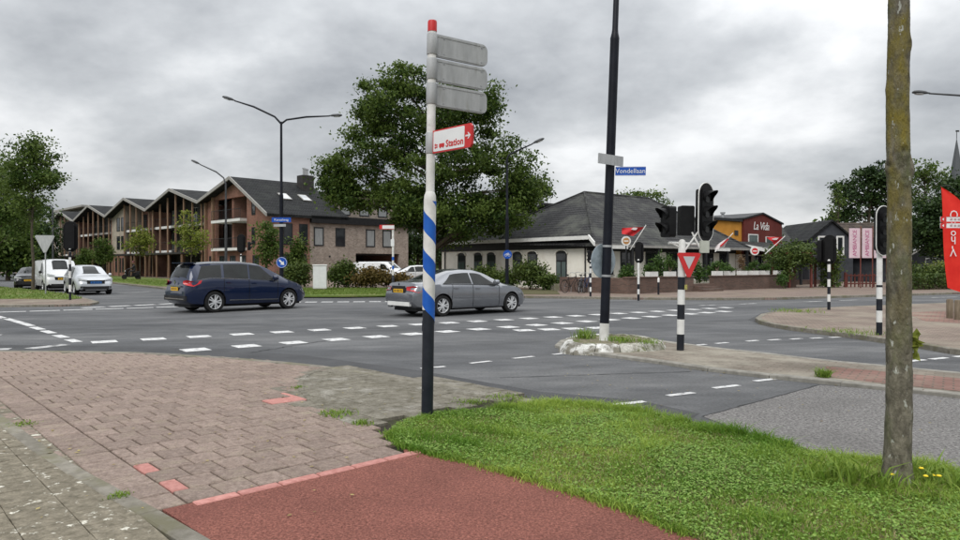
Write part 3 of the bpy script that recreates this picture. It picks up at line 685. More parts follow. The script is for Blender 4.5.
# a short blue wedge over the black foot
cl_ = MB()
for z in (3.92, 3.66, 3.40, 2.88): MB().lathe([(0.052, z - 0.11), (0.055, z - 0.105), (0.055, z + 0.105), (0.052, z + 0.11)], 20).build('clamp', SIGNBACK, sp, smooth=40)
ux = Vector((0.53, 0.36, 0))
for i, z in enumerate((3.915, 3.655, 3.395)):
    b = MB(); plate(b, roundrect(0.05, 0.70, -0.12, 0.12, 0.07, corners=(1, 0, 0, 1)), (0, 0, z), ux, (0, 0, 1), 0.028)
    a_ = b.build('sign_arm', SIGNBACK, sp); nb_ = ux.normalized().cross(Vector((0, 0, 1))).normalized()
    for rx_ in (.14, .62):
        for rz_ in (-.08, .08):
            b = MB(); plate(b, circle(.009, 8, rx_, rz_), (0, 0, z), ux, (0, 0, 1), .006, .016); b.build('rivet', STEEL, a_)
    for rz_ in (-.1, .1):
        b = MB(); plate(b, [(.06, rz_ - .008), (.66, rz_ - .008), (.66, rz_ + .008), (.06, rz_ + .008)], (0, 0, z), ux, (0, 0, 1), .006, .015); b.build('stiffener', SIGNBACK, a_)
us = Vector((0.43, -0.47, 0)).normalized(); st_z = 2.885
b = MB(); plate(b, [(0.05, -0.118), (0.635, -0.118), (0.658, -0.09), (0.664, 0.0), (0.658, 0.09), (0.635, 0.118), (0.05, 0.118)], (0, 0, st_z), us, (0, 0, 1), 0.026)
stn = b.build('station_arm', RED, sp)
nrm = us.cross(Vector((0, 0, 1))).normalized()
b = MB(); plate(b, roundrect(0.065, 0.555, -0.104, 0.104, 0.012), (0, 0, st_z), us, (0, 0, 1), 0.002, 0.0145); b.build('panel', LOGOW, stn)
def on_arm(x, z, off=0.017): return Vector((0, 0, st_z + z)) + us * x + nrm * off
text('Station', 0.098, RED, stn, on_arm(0.405, -0.045), face_rot(us), bold=.0022)
b = MB()   # two pictograms: the double arrow of the railway and a small bus
for s in (1, -1):
    plate(b, [(0.09, s * 0.004), (0.135, s * 0.004), (0.135, s * 0.018), (0.105, s * 0.018), (0.10, s * 0.03), (0.085, s * 0.015)], (0, 0, st_z - 0.05), us, (0, 0, 1), 0.002, 0.0165)
plate(b, roundrect(0.16, 0.245, -0.068, -0.030, 0.01), (0, 0, st_z), us, (0, 0, 1), 0.002, 0.0165)
for cx in (0.18, 0.225): plate(b, circle(0.009, 12, cx, -0.070), (0, 0, st_z), us, (0, 0, 1), 0.002, 0.0167)
b.build('pictogram', RED, stn)
b = MB(); plate(b, [(0.57, -0.008), (0.618, -0.008), (0.60, -0.032), (0.614, -0.032), (0.648, 0), (0.614, 0.032), (0.60, 0.032), (0.618, 0.008), (0.57, 0.008)], (0, 0, st_z), us, (0, 0, 1), 0.002, 0.0145)
b.build('arrow', LOGOW, stn)

# ---- luminaires and lamp posts
LAMPGLASS = M('lamp_diffuser', (0.45, 0.46, 0.46), (0.55, 0.56, 0.56), rough=0.2)
GREYPAINT = M('dark_grey_paint', (0.045, 0.048, 0.052), (0.07, 0.072, 0.076), scale=5, rough=0.45)
def luminaire(parent, p, dirv, L=0.75, w=0.30):
    d = Vector(dirv).normalized(); sd_ = Vector((-d.y, d.x, 0)).normalized(); u_ = d.cross(sd_) * -1
    if u_.z < 0: u_ = -u_
    prof = [(0.0, 0.07, 0.05), (0.12, 0.09, 0.06), (0.3, 0.5, 0.11), (0.7, 1.0, 0.12), (0.92, 0.8, 0.09), (1.0, 0.35, 0.04)]
    b = MB(); vs = []; K = 12
    for t, ww, hh_ in prof:
        for k in range(K):
            a = 2 * math.pi * k / K; zz = math.sin(a) * hh_ * (0.9 if math.sin(a) > 0 else 0.35)
            vs.append(Vector(p) + d * t * L + sd_ * math.cos(a) * ww * w / 2 + u_ * zz)
    fs = [(i * K + k, i * K + (k + 1) % K, (i + 1) * K + (k + 1) % K, (i + 1) * K + k) for i in range(len(prof) - 1) for k in range(K)] + [tuple(range(K)), tuple((len(prof) - 1) * K + k for k in range(K))]
    b.add(vs, fs); lu = b.build('luminaire', GREYPAINT, parent, smooth=50)
    b = MB(); c = Vector(p) + d * 0.62 * L - u_ * 0.046
    b.extr([c + d * (0.26 * L * math.cos(a)) + sd_ * (w * 0.36 * math.sin(a)) for a in [2 * math.pi * k / 16 for k in range(16)]], -u_ * 0.02)
    b.build('diffuser', LAMPGLASS, lu)
def lamp_post(name, label, base, zthick, ztop, arms, r0, r1, mat, white_foot=0.0, tilt=None, group=None):
    t = thing(name, label, 'lamp post', base, 0, group, tilt)
    z0 = -0.05
    prof = [(r0, max(z0, white_foot)), (r0 * 0.96, zthick), (r0 * 0.99, zthick + 0.02), (r1 * 1.15, zthick + 0.12), (r1, zthick + 0.2), (r1 * 0.8, ztop)]
    MB().lathe(prof, 20).build('pole', mat, t, smooth=40)
    if white_foot: MB().lathe([(r0 * 1.02, z0), (r0 * 1.02, white_foot)], 20).build('white_foot', DIRTYWHITE, t, smooth=40)
    for pts in arms:
        pts = [Vector(p) for p in pts]
        MB().tube(pts, [r1 * 0.78] + [r1 * 0.7] * (len(pts) - 2) + [r1 * 0.5], 10).build('arm', mat, t, smooth=50)
        luminaire(t, pts[-1] - (pts[-1] - pts[-2]).normalized() * 0.05, pts[-1] - pts[-2])
    return t
# tall post on the median
LP = Vector(P(604, 338, 0.22)); LP.z = 0.2
lp = lamp_post('lamp_post', 'tall navy black lamp post with white foot on the painted bullnose block', tuple(LP), 5.65, 9.0,
               [[(0, 0, 8.85), (-.3, 0, 9.2), (-1.0, 0.1, 9.5), (-2.2, .3, 9.75)], [(0, 0, 8.85), (.3, 0, 9.2), (1.0, -.1, 9.5), (2.2, -.3, 9.75)]], 0.088, 0.056, NAVY, white_foot=0.30, tilt=(0, R(2.0), 0))
k_ = FPX / LP.y
def zpx(py, Y, z0): return HC + (HOR - py) / FPX * Y - z0
# round sign seen from the back
zc_ = zpx(261, LP.y, LP.z); uxd = Vector((0.80, 0.6, 0))
DISCBACK = M('pale_sign_back', (0.26, 0.32, 0.36), (0.34, 0.40, 0.44), scale=3, rough=0.5, c3=(0.2, 0.24, 0.26), scale3=3)
b = MB(); plate(b, circle(0.33, 40, -0.06, 0), (0, 0.13, zc_), uxd, (0, 0, 1), 0.012); rs = b.build('round_sign', DISCBACK, lp)
for dz in (-0.28, 0.28): b = MB(); b.lathe([(0.088, zc_ + dz - 0.02), (0.093, zc_ + dz - 0.02), (0.093, zc_ + dz + 0.02), (0.088, zc_ + dz + 0.02)], 20); b.build('strap', STEEL, lp)
# street-name plates
usn = Vector((0.80, -0.25, 0)).normalized(); zs = zpx(171.3, LP.y, LP.z)
b = MB(); plate(b, roundrect(0.10, 0.66, -0.085, 0.085, 0.012), (0, 0, zs), usn, (0, 0, 1), 0.012); sn = b.build('street_name_plate', BLUE, lp)
b = MB()
nn_ = usn.cross(Vector((0, 0, 1))).normalized()
for q in ([(0.105, 0.076), (0.655, 0.076), (0.655, 0.082), (0.105, 0.082)], [(0.105, -0.082), (0.655, -0.082), (0.655, -0.076), (0.105, -0.076)]): plate(b, q, (0, 0, zs), usn, (0, 0, 1), 0.002, 0.0065)
b.build('border', LOGOW, sn)
text('Vondellaan', 0.125, LOGOW, sn, Vector((0, 0, zs)) + usn * 0.38 + nn_ * 0.0085, face_rot(usn))
ub = Vector((0.75, 0.50, 0)).normalized(); zs2 = zpx(161, LP.y, LP.z)
b = MB(); plate(b, roundrect(-0.34, 0.30, -0.095, 0.095, 0.012), (0, -0.12, zs2), ub, (0, 0, 1), 0.012, 0); b.build('street_name_plate', SIGNBACK, lp, label='grey back of a street name plate')

# ---- traffic lights
def striped_pole(t, z1, r, band=0.25, first='black', ztop=None, top_white=True):
    z = -0.05; k = 0 if first == 'black' else 1; first_h = band * 1.25
    while z < z1 - 0.01:
        h = min(first_h if z < 0 else band, z1 - z)
        MB().lathe([(r, z), (r, z + h)], 18).build('black_band' if k % 2 == 0 else 'white_band', BLACKP if k % 2 == 0 else WHITE, t, smooth=40)
        z += h; k += 1
    if ztop: MB().lathe([(r * 0.98, z1), (r * 0.98, ztop), (r * 0.6, ztop + 0.04), (0.0, ztop + 0.05)], 18, cap=False).build('upper_pole', DIRTYWHITE if top_white else BLACKP, t, smooth=40)
LENS = M('unlit_lens', (0.02, 0.02, 0.02), (0.03, 0.03, 0.03), rough=0.15)
REFLW = M('white_edge', (0.55, 0.55, 0.53), (0.65, 0.65, 0.63), rough=0.5)
def signal_head(t, c, face, n=3, s=1.0, board=True, visors=True, rim=True):
    """a lamp housing whose lenses look along `face`; rounded board with white rim behind"""
    f = Vector((face[0], face[1], 0)).normalized(); ux_ = Vector((-f.y, f.x, 0)); c = Vector(c)
    w, pit = 0.30 * s, 0.29 * s; H = pit * n
    b = MB(); plate(b, roundrect(-w / 2, w / 2, -H / 2 - 0.02, H / 2 + 0.02, 0.05), c, ux_, (0, 0, 1), 0.16 * s)
    hd = b.build('signal_head', BLACK, t, smooth=30)
    if board:
        W_, H_ = 0.235 * s, H / 2 + 0.14 * s
        pl = [(W_ * math.cos(R(a)), (H_ - W_) + W_ * math.sin(R(a))) for a in range(0, 181, 15)] + [(W_ * math.cos(R(a)), -(H_ - W_) + W_ * math.sin(R(a))) for a in range(180, 361, 15)]
        b = MB(); plate(b, pl, c + f * 0.05 * s, ux_, (0, 0, 1), 0.012); b.build('backboard', BLACK, hd)
        if not rim: pl = [(p_[0], p_[1]) for p_ in pl]
        b = MB(); r_ = [c + f * (0.05 * s) + ux_ * p[0] + Vector((0, 0, p[1])) for p in pl]
        b.tube(r_ + [r_[0]], 0.013 * s, 6, cap=False); b.build('board_rim', REFLW if rim else BLACK, hd)
    for k in range(n):
        cz = c + Vector((0, 0, H / 2 - pit * (k + 0.5)))
        b = MB(); plate(b, circle(0.10 * s, 20), cz, ux_, (0, 0, 1), 0.014, 0)
        vv = [Vector(v) + f * 0.085 * s for v in b.v]; b.v = [tuple(v) for v in vv]; b.build('lens', LENS, hd)
        if visors:
            b = MB(); vs = []
            for k2, (dl, da) in enumerate(((0.07, 0), (0.30, 0))):
                for a in range(-30, 211, 20):
                    rr = 0.125 * s; tip = dl * s * (1.0 if k2 == 0 else (0.45 + 0.55 * max(0, math.sin(R(a)))))
                    vs.append(cz + f * tip + ux_ * rr * math.cos(R(a)) + Vector((0, 0, rr * math.sin(R(a)))))
            m_ = len(vs) // 2
            b.add(vs, [(i, i + 1, m_ + i + 1, m_ + i) for i in range(m_ - 1)]); b.build('visor', BLACK, hd, fix=False, smooth=60)
    return hd
def tl_base(px, py, z=0.1): return P(px, py, z)
# the one with the give-way triangle, on the median
p = Vector(P(680.5, 350, 0.055)); Yt = p.y
t = thing('traffic_light', 'traffic light cluster with a give way triangle on a black and white post', 'traffic light', tuple(p), 0, tilt=(0, R(0.8), 0))
zt = zpx(243, Yt, p.z)
striped_pole(t, zpx(277, Yt, p.z), 0.066, 0.27, ztop=zt + 0.02)
def off(px, Y=None): return (px - 480) / FPX * (Y or Yt) - p.x
b = MB(); b.tube([(off(667), 0, zt), (off(700), 0.05, zt - 0.02)], 0.028, 8); b.tube([(off(684), 0, zt - .12), (off(697), 0, zt + 0.22)], 0.018, 8); b.tube([(off(684), 0, zt - 0.12), (off(669), 0, zt)], 0.014, 8); b.tube([(off(690), 0, zt + 0.2), (off(699), 0, zt - 0.1)], 0.02, 8)
b.build('bracket', WHITE, t, smooth=50)
signal_head(t, (off(666.5), 0.0, zpx(222, Yt, p.z)), (-0.9, -0.35), 2, 0.9, board=False)
b = MB(); plate(b, roundrect(-0.13, 0.13, -0.27, 0.27, 0.03), (off(685), 0.06, zpx(220.5, Yt, p.z)), (1, 0.1, 0), (0, 0, 1), 0.16); b.build('signal_box', BLACK, t)
signal_head(t, (off(703), 0.08, zpx(212, Yt, p.z)), (0.60, -0.80), 3, 0.94)
b = MB(); plate(b, roundrect(-0.085, 0.085, -0.11, 0.11, 0.01), (off(702.5), -0.02, zpx(246.5, Yt, p.z)), (1, 0.2, 0), (0, 0, 1), 0.05); b.build('number_box', M('pale_box', (0.42, 0.44, 0.38), (0.5, 0.52, 0.46), rough=0.6), t)
zt2 = zpx(263.5, Yt, p.z); tr_ = lambda s: [(-0.235 * s, 0.165 * s), (-0.205 * s, 0.195 * s), (0.205 * s, 0.195 * s), (0.235 * s, 0.165 * s), (0.03 * s, -0.245 * s), (-0.03 * s, -0.245 * s)]
gu = Vector((0.97, 0.24, 0)).normalized()
b = MB(); plate(b, tr_(1.0), (off(686), -0.10, zt2), gu, (0, 0, 1), 0.01); gw = b.build('give_way_sign', RED, t)
b = MB(); plate(b, [(-0.118, 0.118), (0.118, 0.118), (0, -0.11)], (off(686), -0.10, zt2 + 0.01), gu, (0, 0, 1), 0.003, 0.0065)
b.build('sign_field', M('aged_sign_white', (0.44, 0.45, 0.46), (0.52, 0.53, 0.54), rough=0.5), gw)
for dz in (0.12, -0.05): MB().box((off(684), -0.07, zt2 + dz), (0.05, 0.07, 0.035)).build('sign_clamp', STEEL, t)
STICK = M('sticker', (0.55, 0.5, 0.1), (0.1, 0.1, 0.1), scale=60, rough=0.6)
b = MB(); b.box((off(684), -0.067, zpx(287, Yt, p.z)), (0.05, 0.004, 0.09)); b.build('sticker', STICK, t)
# rear views of the other signals
def back_light(px, py, z, ytop, yhead, label, wtop=None, face=(0.2, 1), n=3, s=1.0, band=0.25, r=0.05, extra=None, board=True, rim=False):
    q = Vector(P(px, py, z)); tt = thing('traffic_light', label, 'traffic light', tuple(q))
    zh0 = zpx(yhead, q.y, q.z); zh1 = zpx(ytop, q.y, q.z)
    striped_pole(tt, zh0 * (0.62 if wtop is None else wtop), r, band, ztop=zh0 + 0.08, top_white=True)
    f = Vector((face[0], face[1], 0)).normalized()
    signal_head(tt, (f.x * 0.05, f.y * 0.05, (zh0 + zh1) / 2), face, n, s, board=board, rim=rim)
    MB().box((0, 0, zh0 + .02), (0.10, 0.10, 0.10)).build('bracket', BLACK, tt)
    return tt, q, (zh0 + zh1) / 2
t2, q2, zm2 = back_light(829, 309.5, 0.11, 236, 263, 'traffic light with its back turned, striped post at the upper kerb of the corner island', wtop=0.98, face=(0.6, 0.8), s=0.85)
signal_head(t2, (-0.24, 0.12, zm2 - 0.05), (-0.75, 0.66), 3, 0.8, board=False)
back_light(879.5, 334.5, 0.11, 210, 252, 'traffic light beside the lichen covered tree trunk on the paved corner island', wtop=0.60, face=(0.35, -0.93), s=0.92, r=0.06, rim=True)
back_light(638.5, 299.5, 0.11, 243, 262, 'slim traffic light in front of the white restaurant terrace wall', wtop=0.55, face=(0.5, 0.85), s=0.8, band=0.22, n=3)
back_light(590.5, 296.5, 0.11, 250, 263, 'short traffic light beside the parked bicycles at the restaurant corner', wtop=0.9, face=(-0.6, 0.8), s=0.62, band=0.22, n=3, board=False)
back_light(70, 299.3, 0.11, 222, 251, 'traffic light with large black board on the left verge in front of the waiting van', wtop=0.98, face=(-0.3, 0.95), s=1.15, band=0.3)
tq, qq, zmm = back_light(241, 292, 0.0, 231, 256, 'traffic light on the island behind the dark blue car', wtop=0.9, face=(-0.2, 1), s=0.95, board=True)
signal_head(tq, (0.45, 0.1, zmm - 0.15), (0.9, 0.1), 2, 0.8, board=False)

# ---- the other lamp posts
Yd = 38.0
q = ((281.5 - 480) / FPX * Yd, Yd, 0.0); k_ = Yd / FPX
dl = lamp_post('lamp_post', 'double armed lamp post with street name plate and blue arrow sign', q, zpx(196, Yd, 0), zpx(122, Yd, 0),
               [[(0, 0, zpx(124, Yd, 0)), (-0.35, 0, zpx(117, Yd, 0)), (-1.5, 0, zpx(107, Yd, 0)), (-2.55, 0, zpx(101, Yd, 0))],
                [(0, 0, zpx(124, Yd, 0)), (0.3, 0, zpx(120, Yd, 0)), (1.3, 0.3, zpx(116, Yd, 0)), (2.5, 0.7, zpx(113.5, Yd, 0))]], 0.11, 0.075, NAVY)
b = MB(); plate(b, circle(0.30, 32), (0.05, -0.13, zpx(262.5, Yd, 0)), (1, 0, 0), (0, 0, 1), 0.012); bs = b.build('arrow_sign', BLUE, dl)
b = MB(); o_ = (0.05, -0.13, zpx(262.5, Yd, 0))
plate(b, [(p_[0] * .7071 + p_[1] * .7071, -p_[0] * .7071 + p_[1] * .7071) for p_ in [(-0.2, -0.045), (0.02, -0.045), (0.02, -0.13), (0.2, 0), (0.02, 0.13), (0.02, 0.045), (-0.2, 0.045)]], o_, (1, 0, 0), (0, 0, 1), 0.003, 0.008)
b.build('arrow', LOGOW, bs)
b = MB(); rr = [Vector(o_) + Vector((0.275 * math.cos(a), -0.009, 0.275 * math.sin(a))) for a in [2 * math.pi * i / 32 for i in range(33)]]; b.tube(rr, 0.009, 6, cap=False); b.build('rim', LOGOW, bs)
zq = zpx(220, Yd, 0)
b = MB(); plate(b, roundrect(-0.48, 0.55, -0.13, 0.13, 0.02), (0, -0.14, zq), (1, 0.08, 0), (0, 0, 1), 0.012); sn = b.build('street_name_plate', BLUE, dl)
text('Kanaalweg', 0.18, LOGOW, sn, (0.035, -0.1485, zq), face_rot((1, 0.08)))
zq2 = zpx(225.5, Yd, 0); b = MB(); plate(b, roundrect(-0.42, 0.3, -0.07, 0.07, 0.01), (0, -0.14, zq2), (1, -0.2, 0), (0, 0, 1), 0.012); b.build('lower_plate', SIGNBACK, dl)
# traffic island under it
il = sheet('traffic_island', [(q[0] - 2.6, q[1] - 1.2), (q[0] + 2.2, q[1] - 0.9), (q[0] + 2.8, q[1] - 0.2), (q[0] + 1.6, q[1] + 1.0), (q[0] - 2.0, q[1] + 1.2)], 0.1, ISLEPAVE, -0.03, kind='structure')
Yl = 51.0; q = ((226 - 480) / FPX * Yl, Yl, 0.1)
lamp_post('lamp_post', 'single armed lamp post in front of the red brick gable', q, 4.2, zpx(184, Yl, .1), [[(0, 0, zpx(184.5, Yl, .1)), (-0.15, 0, zpx(178, Yl, .1)), (-0.7, 0, zpx(172, Yl, .1)), (-1.9, 0, zpx(164.5, Yl, .1))]], 0.10, 0.075, GREYPAINT)
Yl = 38.0; q = ((507 - 480) / FPX * Yl, Yl, 0.1)
l3 = lamp_post('lamp_post', 'single armed lamp post rising from the shrubs by the white walled restaurant', q, 4.0, zpx(159, Yl, .1), [[(0, 0, zpx(159.5, Yl, .1)), (0.1, 0, zpx(155, Yl, .1)), (0.6, 0, zpx(150.5, Yl, .1)), (1.4, 0, zpx(144, Yl, .1))]], 0.10, 0.07, NAVY)
b = MB(); o_ = (0.02, -0.13, zpx(254.5, Yl, .1)); plate(b, circle(0.24, 28), o_, (1, 0, 0), (0, 0, 1), 0.012); cs = b.build('cycle_sign', BLUE, l3)
b = MB()                                              # bicycle pictogram
for cx in (-0.09, 0.09):
    rr = [Vector(o_) + Vector((cx + 0.062 * math.cos(a), -0.009, -0.04 + 0.062 * math.sin(a))) for a in [2 * math.pi * i / 14 for i in range(15)]]; b.tube(rr, 0.010, 5, cap=False)
for a_, b_ in (((-0.09, -0.04), (-0.03, 0.06)), ((-0.03, 0.06), (0.05, 0.06)), ((0.05, 0.06), (0.09, -0.04)), ((-0.03, 0.06), (0.0, -0.04)), ((0, -0.04), (0.05, 0.06)), ((0.05, 0.06), (0.04, 0.1))):
    b.tube([Vector(o_) + Vector((a_[0], -0.009, a_[1])), Vector(o_) + Vector((b_[0], -0.009, b_[1]))], 0.011, 5)
b.build('bicycle_symbol', LOGOW, cs)
Yl = 29.0; q = ((1012 - 480) / FPX * Yl, Yl, 0.0)
lamp_post('lamp_post', 'lamp post whose arm reaches out past the lichen covered trunk', q, 4.5, 8.3, [[(0, 0, 8.25), (-0.25, 0, 8.55), (-1.4, 0, zpx(97, Yl, 0)), (-3.5, 0, zpx(93.8, Yl, 0))]], 0.10, 0.07, GREYPAINT)
Yl = 62.0; q = ((53 - 480) / FPX * Yl, Yl, 0.05)
lamp_post('lamp_post', 'slim lamp post beyond the waiting van on the far left', q, 3.0, zpx(212, Yl, 0), [[(0, 0, zpx(212, Yl, 0)), (-0.1, 0, zpx(207.5, Yl, 0)), (-0.5, 0, zpx(206, Yl, 0)), (-0.9, 0, zpx(206, Yl, 0))]], 0.09, 0.07, GREYPAINT)
# give-way sign seen from behind on the left verge
q = Vector(P(45.5, 294.5, 0.1)); gwb = thing('give_way_sign', 'give way sign seen from behind on the left verge', 'road sign', tuple(q))
zt = zpx(243, q.y, q.z)
MB().lathe([(0.03, -0.05), (0.03, zt + 0.25)], 12).build('pole', STEEL, gwb, smooth=40)
b = MB(); plate(b, [(x * 2.0, z * 2.0) for x, z in tr_(1.0)], (0, -0.05, zt), (1, 0.15, 0), (0, 0, 1), 0.012); b.build('sign_plate', SIGNBACK, gwb)
# fingerpost by the hedge
q = Vector(P(393, 291.5, 0.11)); fpst = thing('fingerpost', 'white fingerpost with small red edged arms behind the hedge', 'signpost', tuple(q))
zt = zpx(225, q.y, q.z)
MB().lathe([(0.06, 0.9), (0.06, zt)], 14).build('upper_pole', DIRTYWHITE, fpst, smooth=40)
MB().lathe([(0.075, -0.05), (0.075, 0.9), (0.06, 0.92)], 14).build('lower_pole', BLACKP, fpst, smooth=40)
for z_, l_, n_ in ((zt - 0.12, -0.75, 'sign_arm'), (zt - 1.0, -0.12, 'sign_plate')):
    b = MB(); plate(b, roundrect(l_, 0.08, -0.12 if l_ < -.3 else -0.2, 0.12 if l_ < -.3 else 0.2, 0.03), (0, -0.07, z_), (1, 0, 0), (0, 0, 1), 0.02); a_ = b.build(n_, LOGOW, fpst)
    if l_ < -.3:
        b = MB(); plate(b, roundrect(l_, l_ + 0.16, -0.12, 0.12, 0.03), (0, -0.083, z_), (1, 0, 0), (0, 0, 1), 0.004); b.build('red_tip', RED, a_)
        for s in (-.11, .11):
            b = MB(); plate(b, [(l_ + 0.16, s - .012), (0.07, s - .012), (0.07, s + .012), (l_ + 0.16, s + .012)], (0, -0.083, z_), (1, 0, 0), (0, 0, 1), 0.004); b.build('red_edge', RED, a_)
for z_ in (1.25, 1.75): MB().lathe([(0.062, z_), (0.062, z_ + 0.2)], 14).build('blue_band', BANDBLUE, fpst, smooth=40)
# utility cabinet
q = Vector(P(320, 290, 0.12)); cab = thing('utility_cabinet', 'white utility cabinet standing between two shrubs', 'cabinet', tuple(q), R(8))
MB().bevbox((0, 0, 0.78), (0.78, 0.42, 1.36), 0.03).build('cabinet_body', WHITE, cab)
MB().bx(-0.37, 0.37, -0.19, 0.19, -0.03, 0.11).build('plinth', KERB, cab)
for s in (-1, 1): MB().bx(s * 0.19 - 0.178, s * 0.19 + 0.178, -0.219, -0.212, 0.16, 1.40).build('door', LOGOW, cab)
MB().bevbox((0, 0, 1.48), (0.84, 0.48, 0.06), 0.02).build('lid', WHITE, cab)
# wooden bollards on the corner island
WOOD = M('weathered_wood', (0.13, 0.10, 0.07), (0.22, 0.18, 0.13), scale=3, detail=8, rough=0.9, stretch=(6, 6, 0.8))
for px, py, l_ in ((950, 318, 'weathered wooden bollard below the red beach flag'), (958, 319.5, 'weathered wooden bollard, outer one of the pair below the red beach flag')):
    q = Vector(P(px, py, 0.11)); o = MB().lathe([(0.085, -0.05), (0.085, 0.50), (0.07, 0.53), (0.0, 0.54)], 12, cap=False).build('bollard', WOOD, None, smooth=40); o.location = q
    tag(o, l_, 'bollard')
q = Vector(P(658.5, 294.5, 0.11)); bo = thing('bollard', 'thin dark bollard with white top in front of the terrace planters', 'bollard', tuple(q))
MB().lathe([(0.05, -0.05), (0.05, 0.62)], 12).build('post', BLACKP, bo, smooth=40); MB().lathe([(0.055, 0.62), (0.055, 0.8), (0.02, 0.86)], 12).build('cap', WHITE, bo, smooth=40)
# two-armed fingerpost at the right edge
Yf = 19.0; q = Vector(((985 - 480) / FPX * Yf, Yf, 0.104)); ff = thing('fingerpost', 'white fingerpost with two red tipped arms in front of the beach flag', 'signpost', tuple(q))
zt = zpx(214, Yf, q.z)
MB().lathe([(0.05, -0.05), (0.05, zt)], 14).build('pole', DIRTYWHITE, ff, smooth=40)
for z_ in (zpx(219.5, Yf, q.z), zpx(225.8, Yf, q.z)):
    b = MB(); plate(b, roundrect(-1.28, 0.0, -0.075, 0.075, 0.02), (0, -0.07, z_), (1, 0, 0), (0, 0, 1), 0.02); a_ = b.build('sign_arm', LOGOW, ff)
    b = MB(); plate(b, roundrect(-1.28, -1.12, -0.075, 0.075, 0.02), (0, -0.083, z_), (1, 0, 0), (0, 0, 1), 0.004); rt = b.build('red_tip', RED, a_)
    b = MB(); plate(b, [(-1.24, 0), (-1.19, 0.04), (-1.19, -0.04)], (0, -0.087, z_), (1, 0, 0), (0, 0, 1), 0.003); b.build('arrow', LOGOW, rt)
    for s in (-.07, .07):
        b = MB(); plate(b, [(-1.12, s - .006), (-0.01, s - .006), (-0.01, s + .006), (-1.12, s + .006)], (0, -0.083, z_), (1, 0, 0), (0, 0, 1), 0.004); b.build('red_edge', RED, a_)
    for k in range(9): b = MB(); plate(b, [(-1.02 + k * .105, -.03), (-.95 + k * .105, -.03), (-.95 + k * .105, .025 + .015 * (k % 3 == 0)), (-1.02 + k * .105, .025)], (0, -0.083, z_), (1, 0, 0), (0, 0, 1), 0.004); b.build('lettering', M('faded_lettering', (0.35, 0.2, 0.2), (0.5, 0.4, 0.4), scale=80, rough=0.6), a_)
# red feather flag
FLAGRED = M('flag_red', (0.62, 0.020, 0.014), (0.72, 0.035, 0.022), scale=2, rough=0.65)
Yf = 21.0; q = Vector(((972 - 480) / FPX * Yf, Yf, 0.11)); bf = thing('beach_flag', 'tall red feather flag with white letters beside the wooden bollards', 'flag', tuple(q))
zb = zpx(291, Yf, q.z); ztp = zpx(186, Yf, q.z)
MB().tube([(0, 0, -0.05), (0, 0, 2.2), (-0.06, 0, zb + 1.9), (-0.25, 0, ztp - 0.35), (-0.7, 0, ztp + 0.01), (-0.98, 0, ztp)], [.022, .02, .016, .013, .010, .008], 8).build('pole', BLACKP, bf, smooth=50)
b = MB(); nz, nx = 24, 10; vs = []
for i in range(nz + 1):
    tz = i / nz; z = zb + (ztp - zb) * tz
    right = -0.02 if tz < 0.6 else -0.02 - 0.9 * ((tz - 0.6) / 0.4) ** 2.6
    left = -0.74 - 0.24 * tz ** 1.0
    if tz > 0.97: left = min(left, right - 0.05)
    zz = z - 0.12 * (1 - tz) * 1.0
    for j in range(nx + 1):
        s = j / nx; x = left + (right - left) * s
        vs.append((x, 0.05 * math.sin(5 * tz + 4 * s) * (1 - s), z + (0.20 * (0.5 - s) * (1 - tz)) - 0.04 * s))
fl = b.add(vs, [(i * (nx + 1) + j, i * (nx + 1) + j + 1, (i + 1) * (nx + 1) + j + 1, (i + 1) * (nx + 1) + j) for i in range(nz) for j in range(nx)]).build('cloth', FLAGRED, bf, fix=False, smooth=60)
for ch, zz, rr_ in (('V', 252, 180), ('-', 247.5, 90), ('h', 240, 180), ('o', 232.5, 0), ('v', 224, 0), ('C', 214, 90)):
    o = text(ch, 0.34, LOGOW, fl, (-0.62, -0.075, zpx(zz, Yf, q.z)), (R(90), R(rr_), 0), name='letter')
# ================================================================== BUILDINGS
REDBR = brickmat('red_brick', (0.21, 0.078, 0.052), (0.275, 0.112, 0.08), (0.20, 0.16, 0.13), axes='XYZ', vari=0.18)
GREYBR = brickmat('mottled_brick', (0.235, 0.185, 0.150), (0.36, 0.30, 0.255), (0.27, 0.24, 0.21), 0.22, 0.13, 0.016, axes='XYZ', vari=0.2)
BEIGEBR = brickmat('beige_brick', (0.34, 0.29, 0.225), (0.42, 0.36, 0.29), (0.33, 0.30, 0.26), axes='XYZ', vari=0.15)
TERRBR = brickmat('terrace_brick', (0.10, 0.062, 0.05), (0.165, 0.095, 0.075), (0.12, 0.10, 0.085), axes='XYZ', vari=0.2)
def tilemat(name, c1, c2, rh=0.33, rw=0.28):
    m = brickmat(name, c1, c2, (c1[0] * .4, c1[1] * .4, c1[2] * .4), rw, rh, 0.035, axes='XYZ', bump=0.9, vari=0.22, rough=0.75, c3=(c2[0] * 1.25, c2[1] * 1.3, c2[2] * 1.1)); return m
ROOFBLK = tilemat('black_roof_tiles', (0.014, 0.015, 0.016), (0.022, 0.023, 0.025))
ROOFGREY = tilemat('grey_roof_tiles', (0.036, 0.036, 0.038), (0.062, 0.062, 0.064), 0.17, 0.24)
ROOFBRN = tilemat('brown_roof_tiles', (0.06, 0.045, 0.038), (0.09, 0.07, 0.058))
TIMBER = M('timber_posts', (0.20, 0.125, 0.08), (0.28, 0.18, 0.12), scale=3, rough=0.75, stretch=(4, 4, .6))
FASCIA = M('light_grey_fascia', (0.25, 0.24, 0.225), (0.33, 0.32, 0.30), scale=2, rough=0.6)
WSLAB = M('white_slab', (0.58, 0.58, 0.56), (0.68, 0.68, 0.66), scale=2, rough=0.6)
DKFRAME = M('dark_frame', (0.018, 0.019, 0.021), (0.028, 0.029, 0.031), rough=0.5)
